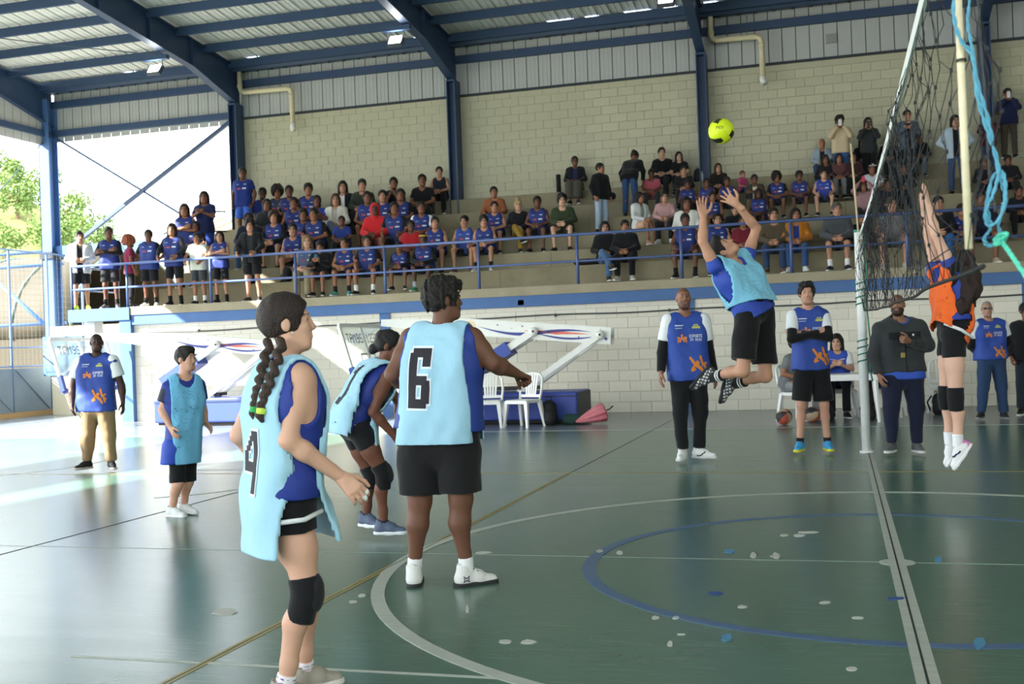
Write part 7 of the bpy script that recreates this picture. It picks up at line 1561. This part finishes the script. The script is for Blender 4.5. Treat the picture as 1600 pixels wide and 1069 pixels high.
# right block
sp('woman in black top above the setter', 'lap', 1122, 270, L1, 'half:3a261c', 'l:1b1617', 'p:1b1d22', tier=5, female=True)
sp('boy in blue vest behind the raised hands at left', 'clasp', 1104, 286, D3, 'short', 'v', BK, tier=4)
sp('boy in blue vest behind the raised hands at right', 'clasp', 1136, 288, D3, 'short', 'v', BK, tier=4)
sp('toddler in pink top held on a lap', 'lap', 1163, 276, L1, 'short:6b4a34', 't:c04a78', 'p:22305a', 'd0d0d0', tier=5, female=True, scale=0.55, rz=0.8)
sp('man holding the toddler in pink', 'cross', 1179, 288, D3, 'short', 'j:3a3a34:c4b89a', 'p:6a6450', tier=4)
sp('boy in blue vest seen between the setter\'s arms', 'lap', 1113, 316, M2, 'mop', 'v', BK, tier=3)
sp('smiling woman in blue vest, front row above the setter\'s head', 'lap', 1120, 333, L1, 'bun', 'v', BK, tier=1, female=True)
sp('man in black zip top behind the setter\'s right arm', 'clasp', 1148, 320, L1, 'short', 'h:14151a', 'p:1b1d22', tier=2)
sp('long-haired player in blue vest right of the setter\'s arm', 'lap', 1185, 307, D2, 'long', 'v', BK, tier=3, female=True)
sp('boy with big afro in blue vest and dark sleeves', 'clasp', 1214, 284, M1, 'afro', 'vd', BK, tier=4)
sp('heavy-set boy in blue vest, upper right', 'clasp', 1249, 281, D3, 'mop', 'v', BK, tier=4)
sp('pale boy in blue vest with bare arms, upper right', 'knees', 1287, 278, L2, 'short', 'v:2b409a', BK, tier=4)
sp('person in maroon tee behind the setter\'s elbow, front row', 'lap', 1160, 336, M2, 'short', 't:6e1f2e', 'p:191a1e', tier=1)
sp('woman in olive turtleneck and jeans, front row', 'clasp', 1208, 325, L1, 'bun', 'l:54493a', 'p:2c3f5e', '6b5240', tier=1, female=True)
sp('woman in mustard cardigan and jeans, front row', 'clasp', 1243, 326, M2, 'long', 'j:a8691f:26367a', 'p:33507c', 'd6d6d6', tier=1, female=True)
sp('grey-bearded man in grey hoodie and dark shorts, front row', 'clasp', 1307, 317, L1, 'short:55504a', 'h:4a4e52', 's:1c1e26', '1d2438:e4e4e4', tier=1)
sp('dark-haired woman below the denim jacket man', 'lap', 1290, 260, M1, 'long', 'l:1d1a1d', 'p:1b1d22', tier=5, female=True)
sp('woman with long hair in dusty red top, upper right', 'lap', 1311, 258, M2, 'long', 'l:5c3a3c', 'p:7d8084', tier=5, female=True)
sp('bald man in pale denim jacket, top row right', 'clasp', 1284, 217, M2, 'none', 'j:8c9aa6:1d1e22', 'p:30486e', tier=6)
sp('person in cream sweater and jeans filming, standing at the top', 'stphone', 1312, 181, M2, 'curly', 'l:c4b292', 'p:3f6494', 'd0d0d0', tier=5, extra=('phone:d8d8d8',))
sp('woman in charcoal top filming, standing left of the net tape', 'stphone', 1356, 184, L1, 'long', 'l:2a2c2e', 'p:15161a', tier=5, female=True, extra=('phone:3a3a3e',))
sp('woman in black, seated below the standing woman in charcoal', 'lap', 1348, 231, M2, 'half', 'l:131417', 'p:15161a', tier=6, female=True)
sp('person in dark red top partly behind the antenna', 'lap', 1333, 255, M2, 'short', 'l:3a2024', 'p:1b1d22', tier=5)
sp('person raising a pink phone, right block', 'up', 1349, 291, M2, 'half', 'l:9a767a', 'p:2b2d31', tier=3, female=True, extra=('phone:c0405a',))
sp('person in white cap and pale shirt behind the net tape', 'lap', 1362, 255, M1, 'short', 't:b8bcc4', 'p:2b2d31', tier=4, extra=('cap:d8d8d8',))
sp('man in dark top behind the antenna, front row', 'lap', 1346, 338, M2, 'short', 'l:1b1b1f', BK, tier=1)
sp('man in grey shirt and shorts behind the net, front row', 'knees', 1393, 308, L1, 'short:3a332c', 't:6b6b6c', 's:5a5f60', 'c0b8ae', tier=1)
sp('person in dark top behind the grey shirt man', 'lap', 1387, 286, M1, 'short', 'l:23252b', 'p:2b2d31', tier=3)
sp('woman in dark coat seated high behind the net', 'lap', 1389, 223, L1, 'half', 'l:1d1e22', 'p:1b1d22', tier=6, female=True)
sp('woman in denim jacket filming behind the net', 'stclap', 1417, 172, L1, 'bun', 'j:4b5a68:131417', 'p:1d1f24', tier=5, female=True)
sp('woman in dark green seated behind the net', 'lap', 1436, 218, M1, 'long', 'l:1c2622', 'p:596470', tier=6, female=True)
sp('person in black seated low behind the net mesh', 'lap', 1412, 262, M1, 'short', 'l:15161a', 'p:15161a', tier=4)
sp('woman in pale jacket and jeans standing left of the cream pole', 'sthip', 1492, 180, L1, 'long', 'j:9fb0bc:131417', 'p:33486a', tier=4, female=True)
sp('man in black jacket and jeans beyond the raised arm, front row', 'clasp', 1466, 307, L1, 'short', 'j:17181c:2a2c30', 'p:2f5a8c', tier=1)
sp('boy in blue behind the cream pole, front row', 'clasp', 1502, 320, M2, 'mop', 't:1f3074', BK, '17171a:17171a', tier=1)
sp('person in navy beside the rope tangle, front row', 'knees', 1532, 299, M1, 'short', 'l:1d2236', BK, 'b9a08c', tier=1)
sp('dark-haired woman in black behind the rope', 'lap', 1539, 260, M1, 'long', 'l:17181c', 'p:1b1d22', tier=4, female=True)
sp('woman in maroon top and jeans standing behind the rope', 'stphone', 1543, 184, M2, 'half', 'l:4a1c28', 'p:2c3d5e', tier=5, female=True)
sp('man in navy top and khaki trousers filming at the top right', 'stphone', 1574, 138, M2, 'short', 'l:1c2244', 'p:4c443a', tier=6, extra=('phone:d0d4d8',), yoff=0.12)
sp('person in dark hooded jacket at the right picture edge', 'clasp', 1575, 255, D3, 'short', 'h:16171b', 'p:1b1d22', tier=4)
sp('person in dark clothes at the right edge, front row', 'clasp', 1592, 300, M1, 'short', 'l:1b1d24', 'p:1b1d22', tier=2)
# bags left on the steps
for (x, t, lab) in ((-12.35, 1, 'black backpack on the first step at left'), (-13.4, 3, 'black bag behind the hooded boy'), (-3.95 - 0.05, 3, 'black backpack right of the green sweater')):
    backpack((x, TY[t] + 0.22, TZ[t]), 0.1, lab, 0.85)
backpack((at_y(447, 405, TY[1] + 0.2)[0], TY[1] + 0.2, TZ[1]), 0.2, 'dark backpack in front of the boy rubbing his hands', 0.8)
fb = tag(link('sports_bag', blob([cone((-0.20, 0, 0.07), (0.20, 0, 0.07), 0.085, 0.085, 0.03, flat=((0, 0, 1), 1.3))], 'sports_bag', M_BLACKCL, 0.014, wr=0.005)), 'flat black sports bag on the first step behind the rail post', 'bag'); fb.location = (float(at_y(917, 410, TY[1] + 0.15)[0]), TY[1] + 0.15, TZ[1])
bt = tag(MB().lathe([(0, 0), (0.035, 0), (0.035, 0.17), (0.014, 0.21), (0.014, 0.24), (0, 0.24)], 12).build('water_bottle', mat('pale_bottle', 'c8d0d6', 0.2, 0.5), None, True), 'pale water bottle at the foot of the right column', 'bottle'); bt.location = (float(at_y(1097, 268, 25.3)[0]), 25.25, TZ[6])
backpack((float(at_y(1091, 275, 25.3)[0]), 25.28, TZ[6]), 0.0, 'black backpack against the right column', 0.75)
fl_ = tag(MB().tube([(0, 0, 0), (0, 0, 0.42)], 0.055, 10).build('flask', M_BLACKCL, None, True), 'black flask standing left of the woman in cardigan', 'flask'); fl_.location = (float(at_y(874, 300, 25.3)[0]), 25.25, TZ[6])

# ---- people on the plastic chairs and the right edge
def chair_person(label, pose, x, y, rz, skin, hair, top, bottom, shoes, female=False, look=0, k=1.0):
    f = cfig(pose, female, look); K = (pose, female, look); body = cached(K + ('body',), lambda: f.body_mesh('person', hh=0.009), M_SKIN)
    root = bpy.data.objects.new('person', body); COL.objects.link(root); root.location = (x, y, 0.455); root.rotation_euler[2] = rz; root.scale = (k, k, k); root.color = srgb(skin) + (1,); tag(root, label, 'person'); dress(root, f, K, top, bottom, shoes, hair); return root
w = chair_person('woman with long dark hair in blue jersey seated at the white table', 'chair', -0.02, 18.62, 0.0, L2, 'half', 'vw:2f4fb0', 'p:17181c', '1d1d1f', True, 1)
chair_person('person in grey tee seated behind the tall player', 'chairside', -0.66, 18.1, 0.9, M2, 'short', 't:6f7274', 'p:85888a', '2b2b2e')
chair_person('person in black seated behind the net post', 'chairside', 0.70, 18.5, -0.2, M2, 'short', 'l:15161a', 'p:131417', '1d1d1f', False, 1)
f = cfig('st'); body = cached(('st', False, 0, 'body'), lambda: f.body_mesh('person', hh=0.0125), M_SKIN); root = bpy.data.objects.new('person', body); COL.objects.link(root); q = at_zc(1606, 560, 16.9); root.location = (q[0], q[1], 0); root.color = srgb(M1) + (1,); tag(root, 'person in dark sweater cut off by the right picture edge', 'person'); dress(root, f, ('st', False, 0), 'l:1b1c1f', 'p:26303a', '1d1d1f', 'short')
